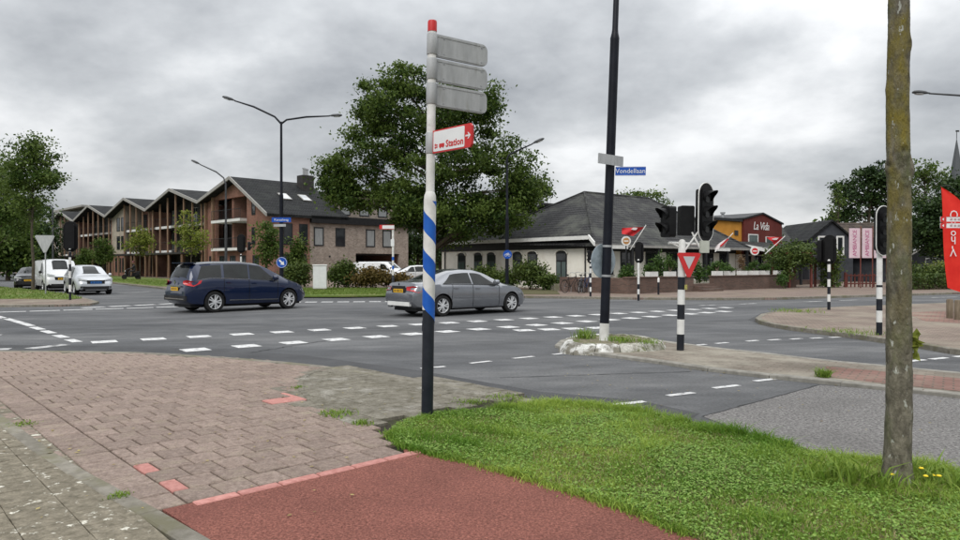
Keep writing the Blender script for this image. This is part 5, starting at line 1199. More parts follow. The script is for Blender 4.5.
MB().bx(16.7, 25.6, -3.14, -3.02, 2.22, 2.46).build('fascia', DKFRAME, t)
for x0, x1 in ((17.4, 20.4), (20.8, 23.4)): MB().bx(x0, x1, -3.22, -3.15, 2.05, 2.36).build('white_banner', WTRIM, t)
for x in np.linspace(16.9, 25.3, 6): MB().bx(x - .08, x + .08, -2.95, -2.79, -.1, 2.25).build('veranda_post', DKFRAME, t)
MB().bx(16.4, 25.4, 0.2, .35, .3, 2.3).build('front_wall', REND, t)
for x0 in (17.2, 19.0, 21.0, 23.2): rect_window(t, x0, x0 + 1.3, .4, 2.2, 'x', .2, -1, bars=1)
t = thing('ochre_building', 'ochre rendered flat roofed block between hipped roof and dark red gable', 'building', C0, RA)
MB().bx(16.62, 20.58, 2.2, 9, -.1, 5.0).build('wall', ORANGE, t); MB().bx(16.4, 20.42, 2.0, 9.2, 5.01, 5.22).build('roof', DKFRAME, t)
MB().bx(19.5, 20.0, 2.15, 2.198, 3.9, 4.3).build('vent', DKWALL, t); MB().lathe([(.12, 5.2), (.12, 5.7), (.2, 5.72), (.2, 5.85)], 10, c=(19.9, 3.5, 0)).build('flue', STEEL, t)
# dark slate house with its gable to the street
SLATE = M('slate_boards', (0.040, 0.044, 0.052), (0.06, 0.064, 0.073), scale=2.5, rough=.75)
Yh = 62.0
def hx(px, Y=Yh): return (px - 480) / FPX * Y
def hz(py, Y=Yh): return HC + (HOR - py) / FPX * Y
t = thing('slate_house', 'dark slate clad house with steep gable beside the vine pergola', 'house', (hx(831), Yh, .1), R(0))
w2 = (hx(853) - hx(809)) / 2; pe, ev = hz(222) - .1, hz(240) - .1
b = MB(); b.extr([(-w2, 0, -.1), (w2, 0, -.1), (w2, 0, ev), (0, 0, pe), (-w2, 0, ev)], (0, 9, 0)); b.build('gable_wall', SLATE, t)
for s in (-1, 1):
    b = MB(); b.extr([(s * (w2 + .3), -.25, ev - .25), (0, -.25, pe + .02), (0, -.25, pe + .2), (s * (w2 + .3), -.25, ev - .05)], (0, 9.4, 0)); b.build('roof', ROOFBLK, t)
rect_window(t, .45, 1.15, 2.3, 4.1, 'x', 0, -1, frame=WTRIM, fw=.14, sill=False); rect_window(t, -1.2, -.5, 2.3, 4.1, 'x', 0, -1, frame=WTRIM, fw=.14, sill=False)
MB().bx(-7.2, -w2 - .02, 2.0, 8.5, -.1, 2.7).build('side_wall', SLATE, t)
b = MB(); b.extr([(-7.4, 1.2, 2.4), (-w2 - .01, 1.2, 2.4), (-w2 - .01, 6, pe), (-7.4, 6, pe)], (0, 0, .15)); b.build('side_roof', ROOFGREY, t)
# further houses to the right
t = thing('brick_house', 'brown roofed brick house behind the pink banners', 'house', (hx(885, 72), 72, .1), R(-6))
MB().bx(-4.5, 4.5, 0, 8, -.1, 3.1).build('wall', REDBR, t)
b = MB(); b.extr([(-5, -.5, 2.8), (5, -.5, 2.8), (5, 4, 6.0), (-5, 4, 6.0)], (0, 0, .15)); b.build('roof', ROOFBRN, t)
b = MB(); b.extr([(-5, 4.001, 6.0), (5, 4.001, 6.0), (5, 8.5, 2.8), (-5, 8.5, 2.8)], (0, 0, .15)); b.build('roof', ROOFBRN, t)
for x in (-3.4, -.6, 2.0): rect_window(t, x, x + 1.5, .9, 2.4, 'x', 0, -1, frame=WTRIM, bars=1)
t = thing('bungalow', 'low house with white bargeboard behind the right hand hedge', 'house', (hx(935, 60), 60, .1), R(20))
b = MB(); b.extr([(-3.6, 0, -.1), (3.6, 0, -.1), (3.6, 0, 2.3), (0, 0, 3.9), (-3.6, 0, 2.3)], (0, 8, 0)); b.build('wall', SLATE, t)
for s in (-1, 1):
    b = MB(); b.extr([(s * 4.0, -.4, 2.1), (0, -.4, 3.92), (0, -.4, 4.1), (s * 4.0, -.4, 2.3)], (0, 8.8, 0)); b.build('roof', ROOFBLK, t)
    b = MB(); b.extr([(s * 4.05, -.5, 2.02), (0, -.5, 3.85), (0, -.5, 4.15), (s * 4.05, -.5, 2.32)], (0, .09, 0)); b.build('bargeboard', WTRIM, t)
rect_window(t, -1.2, 1.2, .8, 2.1, 'x', 0, -1, frame=WTRIM, bars=1)
# church spire far away
t = thing('church_tower', 'slim grey church spire with weathercock far beyond the trees', 'church', (hx(956, 260), 260, 0))
SL2 = M('slate_spire', (0.07, 0.075, 0.085), (0.10, 0.105, 0.115), rough=.7)
zt_ = hz(139, 260)
MB().bx(-2.6, 2.6, -2.6, 2.6, -.1, zt_ - 22).build('tower', TERRBR, t); MB().lathe([(3.4, zt_ - 22), (1.7, zt_ - 11), (.08, zt_)], 8).build('spire', SL2, t)
w = MB().tube([(0, 0, zt_), (0, 0, zt_ + 2.6)], .12, 6).build('finial', DKFRAME, t); MB().box((.3, 0, zt_ + 2.9), (1.3, .12, .6)).build('weathercock', DKFRAME, w)
# three pink banners on posts
BANN = M('banner_pink', (0.56, 0.42, 0.47), (0.66, 0.52, 0.56), scale=2, rough=.7); MAG = M('banner_print', (0.36, 0.05, 0.16), (0.42, 0.08, 0.2), rough=.7)
REDPOST = M('rust_red_post', (0.13, 0.04, 0.03), (0.18, 0.06, 0.05), rough=.6)
Yb = 45.0
for k, (xa, xb_) in enumerate(((849, 860.5), (862, 872.5), (874, 886.5))):
    t = thing('banner', 'pale pink banner with dark pink lettering, %s' % ('beside the slate house', 'middle of the three', 'beside the lichen covered trunk')[k], 'banner', ((xb_ - 480) / FPX * Yb, Yb, .1), 0, 'pink banners')
    zt_, zb_ = hz(228, Yb) - .1, hz(258, Yb) - .1; wd = (xb_ - xa) / FPX * Yb
    MB().lathe([(.035, -.1), (.035, zt_ + .1)], 8).build('post', REDPOST, t); MB().tube([(0, 0, zt_), (-wd, 0, zt_)], .015, 6).build('arm', DKFRAME, t)
    c_ = MB().bx(-wd, -.03, -.006, .006, zb_, zt_ - .01).build('cloth', BANN, t)
    o = text('AMBIANCE', .36, MAG, c_, (-wd * .5, -.012, (zt_ + zb_) / 2), (R(90), R(-90), 0), spacing=.95)
# ================================================================== CARS
TYRE = M('tyre_rubber', (0.012, 0.012, 0.012), (0.022, 0.022, 0.022), scale=20, rough=.85)
ALLOY = M('alloy_rim', (0.60, 0.61, 0.62), (0.70, 0.71, 0.72), rough=.35, metal=.35)
DKALLOY = M('dark_rim', (0.03, 0.03, 0.032), (0.05, 0.05, 0.052), rough=.35, metal=.5)
PLAST = M('car_plastic', (0.014, 0.014, 0.015), (0.024, 0.024, 0.025), rough=.6)
CHROME = M('chrome', (0.55, 0.56, 0.57), (0.62, 0.63, 0.64), rough=.15, metal=1.0)
TAIL = M('tail_lamp_red', (0.42, 0.012, 0.018), (0.55, 0.02, 0.025), scale=12, rough=.12, coat=.6)
HEADL = M('head_lamp', (0.55, 0.57, 0.6), (0.72, 0.74, 0.76), scale=14, rough=.08, coat=.5)
YPLATE = M('plate_yellow', (0.72, 0.40, 0.02), (0.78, 0.46, 0.03), rough=.45)
BPLATE = M('plate_blue', (0.02, 0.13, 0.42), (0.03, 0.16, 0.48), rough=.45)
PLATETXT = M('plate_characters', (0.02, 0.02, 0.02), (0.03, 0.03, 0.03), rough=.5)
SHADOWGAP = M('panel_gap', (0.006, 0.006, 0.007), (0.01, 0.01, 0.011), rough=.8)
def paint(name, c, metal=.3, rough=.3): return M(name, c, (c[0] * 1.12, c[1] * 1.12, c[2] * 1.12), scale=1.5, rough=rough, metal=metal, coat=1.0)
def wheel_meshes(rad, width, spokes, rim_mat, style='double'):
    """tyre, rim and spokes, axle along local y, outer face towards -y"""
    ty = MB().lathe([(rad * .68, -width / 2), (rad * .93, -width / 2), (rad * .985, -width / 2 + .02), (rad, -width / 2 + .045), (rad, width / 2 - .045), (rad * .985, width / 2 - .02), (rad * .93, width / 2), (rad * .68, width / 2)], 36, axis='Y', cap=False)
    rim = MB(); rim.lathe([(rad * .70, -width / 2 + .004), (rad * .66, -width / 2 + .002), (rad * .62, -width / 2 + .03), (rad * .60, width / 2 - .06)], 36, axis='Y', cap=False)
    rim.lathe([(rad * .15, -width / 2 + .012), (rad * .13, -width / 2 + .002), (0.001, -width / 2)], 16, axis='Y', cap=False)
    for k in range(spokes):
        a = 2 * math.pi * k / spokes; ss = (-.07, .07) if style == 'double' else (0,)
        for s in ss:
            ca, sa = math.cos(a), math.sin(a); w0 = rad * (.045 if style == 'double' else .09); w1 = rad * (.06 if style == 'double' else .07)
            tx, tz = -sa, ca
            def pt(r_, o_, y_): return (ca * r_ + tx * o_, y_, sa * r_ + tz * o_)
            o0, o1 = s * rad * .5, s * rad * 1.9
            r0, r1 = rad * .10, rad * .645; y0, y1 = -width / 2 + .004, -width / 2 + .010
            rim.add([pt(r0, o0 - w0, y0), pt(r0, o0 + w0, y0), pt(r1, o1 + w1, y1), pt(r1, o1 - w1, y1), pt(r0, o0 - w0, y0 + .04), pt(r0, o0 + w0, y0 + .04), pt(r1, o1 + w1, y1 + .04), pt(r1, o1 - w1, y1 + .04)],
                    [(0, 1, 2, 3), (0, 4, 5, 1), (1, 5, 6, 2), (2, 6, 7, 3), (3, 7, 4, 0), (4, 7, 6, 5)])
    hubb = MB().lathe([(rad * .61, -.02), (rad * .61, .0)], 24, axis='Y')
    return ty, rim, hubb
def smooth_tab(tab, xs, k):
    y = np.interp(xs, [a for a, _ in tab], [b for _, b in tab])
    if k:
        p = np.pad(y, k, mode='edge'); ker = np.hanning(2 * k + 3)[1:-1]; ker /= ker.sum(); y = np.convolve(p, ker, 'valid')
    return y
def car(name, label, cat, loc, heading, T, body, detail):
    t = thing(name, label, cat, loc, heading)
    x0, x1 = T['x']; N_ = 64; xs = np.linspace(x0, x1, N_); sm = T.get('smooth', 1)
    zb = smooth_tab(T['zb'], xs, sm); ztop = smooth_tab(T['ztop'], xs, sm); zbelt = smooth_tab(T['zbelt'], xs, 3); ys = smooth_tab(T['ys'], xs, 2); ye = smooth_tab(T['ye'], xs, 1)
    crown = T.get('crown', .07)
    zbelt = np.minimum(zbelt, ztop - .025); zedge = np.maximum(zbelt + .012, ztop - crown)
    def ring(i):
        w, zl, zs_ = ys[i], zb[i], zbelt[i]; zm = zl + (zs_ - zl) * .62
        return [(0, zl), (w * .80, zl), (w * .955, zl + .05), (w * .99, zl + (zs_ - zl) * .30), (w, zm), (w * .992, zl + (zs_ - zl) * .86), (w * .965, zs_), (ye[i], zedge[i]), (ye[i] * .86, zedge[i] + (ztop[i] - zedge[i]) * .55), (ye[i] * .5, zedge[i] + (ztop[i] - zedge[i]) * .9), (0, ztop[i])]
    b = MB(); vs = []; K = 0
    for i in range(N_):
        h = ring(i); full = [(y, z) for y, z in h] + [(-y, z) for y, z in h[-2:0:-1]]; K = len(full)
        # bow the ends in plan
        vs += [(xs[i], y, z) for y, z in full]
    fs = [(i * K + k, i * K + (k + 1) % K, (i + 1) * K + (k + 1) % K, (i + 1) * K + k) for i in range(N_ - 1) for k in range(K)] + [tuple(range(K - 1, -1, -1)), tuple((N_ - 1) * K + k for k in range(K))]
    b.add(vs, fs); bo = b.build('body', [body, PLAST], t, smooth=38)
    # wheel arches cut out of the sides
    cut = MB(); ra = T['wr'] + .045
    for ax in T['axles']:
        for s in (-1, 1): cut.lathe([(ra, s * .52), (ra, s * 1.3)], 32, axis='Y', c=(ax, 0, T['wr'] + .01))
    co = cut.build('cut', PLAST, t)
    md = bo.modifiers.new('b', 'BOOLEAN'); md.operation = 'DIFFERENCE'; md.object = co; md.solver = 'EXACT'
    dg = bpy.context.evaluated_depsgraph_get(); me = bpy.data.meshes.new_from_object(bo.evaluated_get(dg)); bo.modifiers.clear(); bo.data = me; bpy.data.objects.remove(co)
    for p in me.polygons:
        c = p.center
        p.use_smooth = True
        for ax in T['axles']:
            d = math.hypot(c.x - ax, c.z - T['wr'] - .01)
            if d < ra + .012 and (abs(abs(c.y) - .52) < .01 or (abs(d - ra) < .02 and abs(p.normal.y) < .3)): p.material_index = 1
        if T.get('sill') and c.z < T['sill']: p.material_index = 1
    me.set_sharp_from_angle(angle=R(38))
    I = lambda arr, x: float(np.interp(x, xs, arr))
    def side(x, tt, s=-1, o_=.006):
        y0, z0, y1, z1 = I(ys, x) * .965, I(zbelt, x), I(ye, x), I(zedge, x); y, z = y0 + (y1 - y0) * tt, z0 + (z1 - z0) * tt
        n_ = Vector((0, z1 - z0, y0 - y1)).normalized(); return Vector((x, s * (y + n_.y * o_), z + n_.z * o_))
    def flank(x, f, s=-1, o_=.005):
        """f = 0 at the sill, 1 at the belt"""
        zl, zs_ = I(zb, x), I(zbelt, x); w = I(ys, x); prof_f = [0, .08, .30, .62, .86, 1.0]; prof_y = [.94, .955, .99, 1.0, .992, .965]
        return Vector((x, s * (w * float(np.interp(f, prof_f, prof_y)) + o_), zl + (zs_ - zl) * f))
    def top(x, s, o_=.006):
        yy = I(ye, x) * s; z = I(zedge, x) + (I(ztop, x) - I(zedge, x)) * (1 - abs(s) ** 2.4)
        e_ = .02; d = Vector((e_, 0, I(ztop, x + e_) - I(ztop, x))); n_ = Vector((-d.z, 0, d.x)).normalized(); return Vector((x, yy, z)) + n_ * o_
    def patch_grid(fn, nu, nv, nm, mat, parent=t):
        b = MB(); b.add([fn(i / nu, j / nv) for i in range(nu + 1) for j in range(nv + 1)], [(i * (nv + 1) + j, i * (nv + 1) + j + 1, (i + 1) * (nv + 1) + j + 1, (i + 1) * (nv + 1) + j) for i in range(nu) for j in range(nv)])
        return b.build(nm, mat, parent, fix=False, smooth=50)
    for s in (-1, 1):
        for (xa0, xa1, xb0, xb1, tl, th) in T['side_glass']:      # rear edge bottom/top, front edge bottom/top
            patch_grid(lambda u, v, s=s: side((xa0 + (xa1 - xa0) * v) * (1 - u) + (xb0 + (xb1 - xb0) * v) * u, tl + (th - tl) * v, s), 10, 5, 'side_window', CARGLASS)
    wa, wb = T['windscreen']; patch_grid(lambda u, v: top(wa + (wb - wa) * u, -.93 + 1.86 * v), 8, 8, 'windscreen', CARGLASS)
    if T.get('rear_glass'): ra_, rb_ = T['rear_glass']; patch_grid(lambda u, v: top(ra_ + (rb_ - ra_) * u, -.86 + 1.72 * v), 8, 8, 'rear_window', CARGLASS)
    def strip(pts, r_, nm, mat, parent=bo): return MB().tube(pts, r_, 5).build(nm, mat, parent)
    for s in (-1, 1):
        for xd, ft in T.get('seams', []):
            strip([flank(xd + .06 * (f - .5) * ft, f, s, .001) for f in np.linspace(.10, 1, 9)], .008, 'door_seam', SHADOWGAP)
        if T.get('seams'):
            xa, xb = T['seams'][0][0], T['seams'][-1][0]; strip([flank(x, .10, s, .001) for x in np.linspace(xa, xb, 10)], .005, 'door_seam', SHADOWGAP)
        for xh in T.get('handles', []):
            c = flank(xh, .86, s, .012); MB().box(c, (.17, .03, .03)).build('door_handle', T.get('handle_mat', body), bo)
        # mirror
        xm = T['mirror']; c = side(xm, .1, s, .13); m_ = MB(); m_.lathe([(.02, -.11), (.075, -.09), (.09, 0), (.075, .08), (.02, .10)], 12, axis='X', c=c); m_.build('mirror', T.get('mirror_mat', body), t, smooth=60)
        strip([side(xm, .02, s, 0), c], .022, 'mirror_arm', PLAST, t)
        # window trim line along the belt
        xg0, xg1 = T['side_glass'][0][0], T['side_glass'][-1][2]
        if T.get('trim', True): strip([side(x, .02, s, .006) for x in np.linspace(xg0, xg1, 16)], .010, 'belt_trim', CHROME if T.get('chrome') else PLAST)
    ty, rim, hubb = wheel_meshes(T['wr'], .22, T.get('spokes', 5), ALLOY, T.get('rimstyle', 'double'))
    tyd = rid = hd = None
    for ax in T['axles']:
        for s in (-1, 1):
            w_ = OB('wheel', None, t, (ax, s * (T['track']), T['wr'])); w_.rotation_euler = (0, 0, 0 if s < 0 else math.pi); w_.empty_display_size = .1
            if tyd is None:
                o = ty.build('tyre', TYRE, w_, smooth=40); tyd = o.data; o = rim.build('rim', ALLOY, w_, smooth=40); rid = o.data; o = hubb.build('brake', DKALLOY, w_); hd = o.data
            else: OB('tyre', tyd, w_); OB('rim', rid, w_); OB('brake', hd, w_)
    MB().bx(T['x'][0] + .25, T['x'][1] - .25, -.62, .62, .17, .34).build('underbody', PLAST, t)
    detail(t, bo, dict(side=side, flank=flank, top=top, strip=strip, I=I, xs=xs, ys=ys, zbelt=zbelt, ztop=ztop, grid=patch_grid))
    return t
def number_plate(parent, x, z, w=.52, h=.11, s=-1, mat=YPLATE, tilt=0, y=0, th=.02):
    p = MB().bx(x - th / 2, x + th / 2, y - w / 2, y + w / 2, z - h / 2, z + h / 2).build('number_plate', mat, parent)
    for k, c in enumerate((-.19, -.13, -.05, .01, .07, .15, .20)):
        MB().bx(x + s * (th / 2) - .001, x + s * (th / 2) + .001, y + c * w / .52 - .017, y + c * w / .52 + .017, z - h * .32, z + h * .32).build('plate_character', PLATETXT, p)
    return p
# --- dark blue family car
BLUEPAINT = paint('deep_blue_paint', (0.002, 0.0095, 0.040), metal=.2, rough=.3)
T = dict(x=(-2.31, 2.31), axles=(-1.36, 1.44), wr=.345, track=.80, smooth=1,
         zb=[(-2.31, .42), (-2.2, .27), (-1.6, .22), (1.8, .20), (2.2, .24), (2.31, .38)],
         ztop=[(-2.31, .62), (-2.28, 1.0), (-2.20, 1.12), (-2.02, 1.50), (-1.92, 1.60), (-1.2, 1.655), (-.3, 1.665), (.35, 1.60), (.8, 1.42), (1.42, 1.10), (1.65, 1.02), (2.05, .90), (2.22, .76), (2.31, .56)],
         zbelt=[(-2.31, .60), (-2.26, .98), (-1.5, 1.11), (0, 1.04), (1.1, .98), (1.45, .96), (1.8, .90), (2.1, .76), (2.31, .50)],
         ys=[(-2.31, .74), (-2.2, .86), (-1.8, .925), (0, .93), (1.5, .925), (1.95, .86), (2.2, .72), (2.31, .56)],
         ye=[(-2.31, .70), (-2.2, .74), (-1.9, .60), (-1.2, .66), (.3, .66), (.8, .70), (1.42, .78), (1.9, .74), (2.31, .50)],
         side_glass=[(-1.95, -1.72, -1.12, -1.06, .07, .90), (-1.02, -.96, -.14, -.08, .05, .93), (-.08, -.02, 1.02, .42, .05, .93)],
         windscreen=(.40, 1.36), rear_glass=(-2.18, -1.98), seams=[(-1.05, .6), (-.12, 0), (.98, .3)], handles=[-.88, .06], mirror=.86, spokes=5, rimstyle='double', chrome=True, sill=.26)
def det_blue(t, bo, g):
    f, sd_ = g['flank'], g['side']
    for s in (-1, 1):
        # tail lamp wrapping the rear corner
        pts = [Vector((-2.30, s * .60, 1.03)), Vector((-2.27, s * .80, 1.06)), f(-2.05, 1.0, s, .01), f(-1.80, .99, s, .012), f(-1.85, .88, s, .012), f(-2.08, .80, s, .012), Vector((-2.30, s * .82, .90)), Vector((-2.315, s * .62, .94))]
        b = MB(); c = sum(pts, Vector()) / len(pts); b.add(pts + [c + Vector((-.02, s * .02, 0))], [(i, (i + 1) % len(pts), len(pts)) for i in range(len(pts))]); b.build('tail_lamp', TAIL, t, fix=False, smooth=80)
        b = MB(); q = [f(1.82, .97, s, .012), f(2.08, .9, s, .014), f(2.16, .70, s, .014), f(1.98, .72, s, .012)]; b.add(q, [(0, 1, 2, 3)]); b.build('head_lamp', HEADL, t, fix=False)
        g['strip']([f(x, .20, s, .006) for x in np.linspace(-.85, 1.0, 12)], .022, 'sill_trim', CHROME, bo)
        g['strip']([sd_(x, .99, s, .012) + Vector((0, 0, .03)) for x in np.linspace(-1.75, .1, 14)], .014, 'roof_rail', CHROME, t)
    number_plate(t, -2.33, .77); MB().bx(-2.335, -2.30, -.46, .46, .84, .875).build('tailgate_trim', CHROME, t)
    MB().bx(-2.335, -2.27, -.80, .80, .40, .56).build('rear_bumper', PLAST, t); MB().bx(-2.345, -2.335, -.72, .72, .44, .47).build('bumper_trim', CHROME, t)
    b = MB(); plate(b, [(0, .07), (.05, 0), (0, -.07), (-.05, 0)], (-2.31, 0, .98), (0, -1, 0), (0, 0, 1), .02); b.build('badge', CHROME, t)
    MB().bx(-2.16, -1.86, -.60, .60, 1.585, 1.615).build('spoiler', BLUEPAINT, t)
    g['strip']([(-2.19, -.05, 1.14), (-2.20, .25, 1.17)], .012, 'rear_wiper', PLAST, t)
h1 = R(47); hd_ = Vector((math.cos(h1), math.sin(h1))); rgt = Vector((hd_.y, -hd_.x))
rw = Vector(P(213.5, 312.6)[:2]); ctr = rw + hd_ * 1.36 - rgt * .80
car('car', 'dark blue family car with yellow rear plate turning across the junction', 'car', (ctr.x, ctr.y, .004), h1, T, BLUEPAINT, det_blue).scale = (1.0, 1.0, 1.04)
# --- silver grey saloon
SILV = paint('silver_grey_paint', (0.215, 0.225, 0.245), metal=.65, rough=.22)
T = dict(x=(-2.42, 2.42), axles=(-1.37, 1.52), wr=.33, track=.79, smooth=1,
         zb=[(-2.42, .45), (-2.3, .28), (-1.6, .20), (1.9, .18), (2.3, .22), (2.42, .36)],
         ztop=[(-2.42, .66), (-2.38, .96), (-2.28, 1.075), (-1.72, 1.12), (-1.25, 1.30), (-.85, 1.43), (-.4, 1.475), (.1, 1.46), (.5, 1.36), (1.25, 1.02), (1.6, .97), (2.05, .88), (2.3, .72), (2.42, .52)],
         zbelt=[(-2.42, .62), (-2.34, .93), (-1.6, 1.0), (0, .95), (1.2, .91), (1.7, .87), (2.1, .76), (2.42, .46)],
         ys=[(-2.42, .72), (-2.3, .84), (-1.8, .91), (0, .925), (1.6, .915), (2.05, .84), (2.3, .70), (2.42, .56)],
         ye=[(-2.42, .68), (-2.28, .76), (-1.72, .74), (-1.3, .64), (-.7, .62), (.2, .62), (.7, .68), (1.25, .77), (2.0, .72), (2.42, .5)],
         side_glass=[(-1.36, -.95, -.20, -.20, .08, .86), (-.14, -.14, .95, .30, .06, .86)],
         windscreen=(.28, 1.20), rear_glass=(-1.66, -.88), seams=[(-1.02, 1.2), (-.17, 0), (.95, .2)], handles=[-.86, .02], mirror=.78, spokes=5, rimstyle='double', sill=.22)
def det_silver(t, bo, g):
    f = g['flank']
    for s in (-1, 1):
        pts = [Vector((-2.41, s * .42, .93)), Vector((-2.38, s * .74, .955)), f(-2.2, .97, s, .008), f(-1.98, .96, s, .01), f(-2.05, .84, s, .01), f(-2.25, .76, s, .01), Vector((-2.425, s * .74, .80)), Vector((-2.425, s * .45, .82))]
        b = MB(); c = sum(pts, Vector()) / len(pts); b.add(pts + [c + Vector((-.025, s * .02, 0))], [(i, (i + 1) % len(pts), len(pts)) for i in range(len(pts))]); b.build('tail_lamp', TAIL, t, fix=False, smooth=80)
        b = MB(); q = [f(1.88, .97, s, .012), f(2.14, .92, s, .014), f(2.26, .72, s, .014), f(2.02, .76, s, .012)]; b.add(q, [(0, 1, 2, 3)]); b.build('head_lamp', HEADL, t, fix=False)
        g['strip']([f(x, .50, s, .004) for x in np.linspace(-.95, 1.0, 12)], .008, 'door_moulding', SILV, bo)
    number_plate(t, -2.43, .80); MB().bx(-2.43, -2.41, -.36, .36, .74, .95).build('plate_recess', PLAST, t)
    MB().bx(-2.44, -2.36, -.60, .60, .34, .46).build('bumper_insert', WTRIM, t)
    for y in (-.5, -.42): MB().lathe([(.035, -2.47), (.035, -2.38)], 12, axis='X', c=(0, y * -1, .31)).build('exhaust', CHROME, t)
    MB().lathe([(.04, -2.405), (.03, -2.395)], 12, axis='X', c=(0, 0, 1.0)).build('badge', CHROME, t)
h2 = R(40); hd_ = Vector((math.cos(h2), math.sin(h2))); rgt = Vector((hd_.y, -hd_.x))
rw = Vector(P(441, 316.4)[:2]); ctr = rw + hd_ * 1.37 - rgt * .79
car('car', 'silver grey saloon car with yellow rear plate crossing behind the striped signpost', 'car', (ctr.x, ctr.y, .004), h2, T, SILV, det_silver)
# --- pale silver crossover facing us
PALES = paint('pale_silver_paint', (0.50, 0.52, 0.55), metal=.3, rough=.3)
T = dict(x=(-2.2, 2.2), axles=(-1.30, 1.34), wr=.34, track=.78, smooth=1,
         zb=[(-2.2, .4), (-2.0, .25), (2.0, .22), (2.2, .34)],
         ztop=[(-2.2, .7), (-2.1, 1.1), (-1.9, 1.4), (-1.4, 1.56), (-.4, 1.60), (.25, 1.54), (.65, 1.36), (1.15, 1.10), (1.4, 1.04), (1.95, .95), (2.12, .82), (2.2, .6)],
         zbelt=[(-2.2, .68), (-2.0, 1.02), (0, .98), (1.1, .96), (1.8, .90), (2.2, .56)],
         ys=[(-2.2, .7), (-2.0, .86), (-1.5, .92), (1.5, .92), (1.95, .86), (2.14, .76), (2.2, .68)],
         ye=[(-2.2, .6), (-1.8, .62), (.2, .63), (.7, .70), (1.15, .80), (2.0, .78), (2.2, .6)],
         side_glass=[(-1.7, -1.5, -.95, -.9, .07, .9), (-.9, -.85, -.1, -.05, .05, .92), (-.04, 0, .85, .3, .05, .92)],
         windscreen=(.28, 1.12), rear_glass=(-2.05, -1.6), seams=[(-.95, .5), (-.08, 0), (.85, .3)], handles=[-.8, .1], mirror=.72, spokes=5, rimstyle='single', sill=.30)
def front_det(t, x, zg, wide=.62, plate=YPLATE, grille=True, zl=.82, lw=.34):
    for s in (-1, 1):
        b = MB(); b.extr([(x - .06, s * .42, zl), (x - .16, s * .80, zl + .07), (x - .19, s * .83, zl - .03), (x - .05, s * .42, zl - .05)], (.07, s * .01, 0)); b.build('head_lamp', HEADL, t)
        MB().box((x - .05, s * .62, .42), (.12, .22, .10)).build('fog_lamp', PLAST, t)
    if grille:
        gr = MB().bx(x - .09, x + .015, -.42, .42, zg - .09, zg + .09).build('grille', PLAST, t); MB().bx(x - .06, x + .022, -.44, .44, zg + .09, zg + .11).build('grille_trim', CHROME, t)
    MB().bx(x - .12, x + .012, -wide, wide, .30, .46).build('air_intake', PLAST, t)
    number_plate(t, x + .03, zg - .02, s=1, mat=plate)
hl = R(-46)
hl = R(-50); hv = Vector((math.cos(hl), math.sin(hl), 0))
q = Vector(P(96, 295)) - hv * 2.2
car('car', 'pale silver crossover with blue front plate waiting first in the queue', 'car', (q.x, q.y, .004), hl, T, PALES, lambda t, bo, g: (front_det(t, 2.19, .68, plate=BPLATE), MB().bx(2.10, 2.205, -.5, .5, .245, .29).build('skid_plate', CHROME, t)))
# --- black hatchback
BLKP = paint('black_car_paint', (0.010, 0.010, 0.012), metal=.2, rough=.25)
T2 = dict(T); T2['ztop'] = [(a, b * .93) for a, b in T['ztop']]; T2['zbelt'] = [(a, b * .93) for a, b in T['zbelt']]
q = Vector(P(37, 289)) - hv * 2.2
car('car', 'black hatchback with lit looking headlamps on the far left approach', 'car', (q.x, q.y, .004), R(-62), T2, BLKP, lambda t, bo, g: front_det(t, 2.19, .60, zl=.76))
# --- white van in the queue
VANW = paint('van_white', (0.66, 0.67, 0.68), metal=0, rough=.35)
VT = dict(x=(-2.5, 2.5), axles=(-1.5, 1.62), wr=.34, track=.82, smooth=1,
          zb=[(-2.5, .4), (-2.3, .28), (2.2, .26), (2.5, .40)],
          ztop=[(-2.5, 1.6), (-2.42, 1.9), (-2.2, 1.96), (.6, 1.97), (1.0, 1.92), (1.75, 1.30), (1.95, 1.20), (2.35, 1.06), (2.45, .9), (2.5, .7)],
          zbelt=[(-2.5, 1.15), (1.2, 1.12), (1.8, 1.08), (2.3, .95), (2.5, .64)],
          ys=[(-2.5, .88), (-2.3, .95), (1.9, .95), (2.3, .88), (2.5, .74)], ye=[(-2.5, .80), (-2.2, .84), (.8, .82), (1.75, .86), (2.5, .66)], crown=.10,
          side_glass=[(.55, .55, 1.6, 1.0, .06, .80)], windscreen=(1.02, 1.72), seams=[(.5, 0), (1.62, .2)], handles=[.62], mirror=1.45, mirror_mat=PLAST, handle_mat=PLAST, trim=False, spokes=6, rimstyle='single', sill=.40)
q = Vector(P(63, 291.5)) - hv * 2.5
car('van', 'white panel van waiting behind the pale silver crossover', 'van', (q.x, q.y, .004), hl, VT, VANW, lambda t, bo, g: front_det(t, 2.49, .78, zl=1.0))
q = Vector(P(383, 282.5, .1))
VT2 = dict(VT); VT2['ztop'] = [(a, b * .92) for a, b in VT['ztop']]; VT2['zbelt'] = [(a, b * .95) for a, b in VT['zbelt']]
car('van', 'small white van parked by the carport of the mottled brick wing', 'van', (q.x - .6, 62, .105), R(-25), VT2, VANW, lambda t, bo, g: front_det(t, 2.49, .74, zl=.95))
T3 = dict(T2)
car('car', 'white hatchback parked behind the shrubs beside the small white van', 'car', ((412 - 480) / FPX * 60, 60, .105), R(-160), T3, paint('white_car_paint', (0.62, 0.63, 0.64), metal=0), lambda t, bo, g: front_det(t, 2.19, .60, zl=.76))

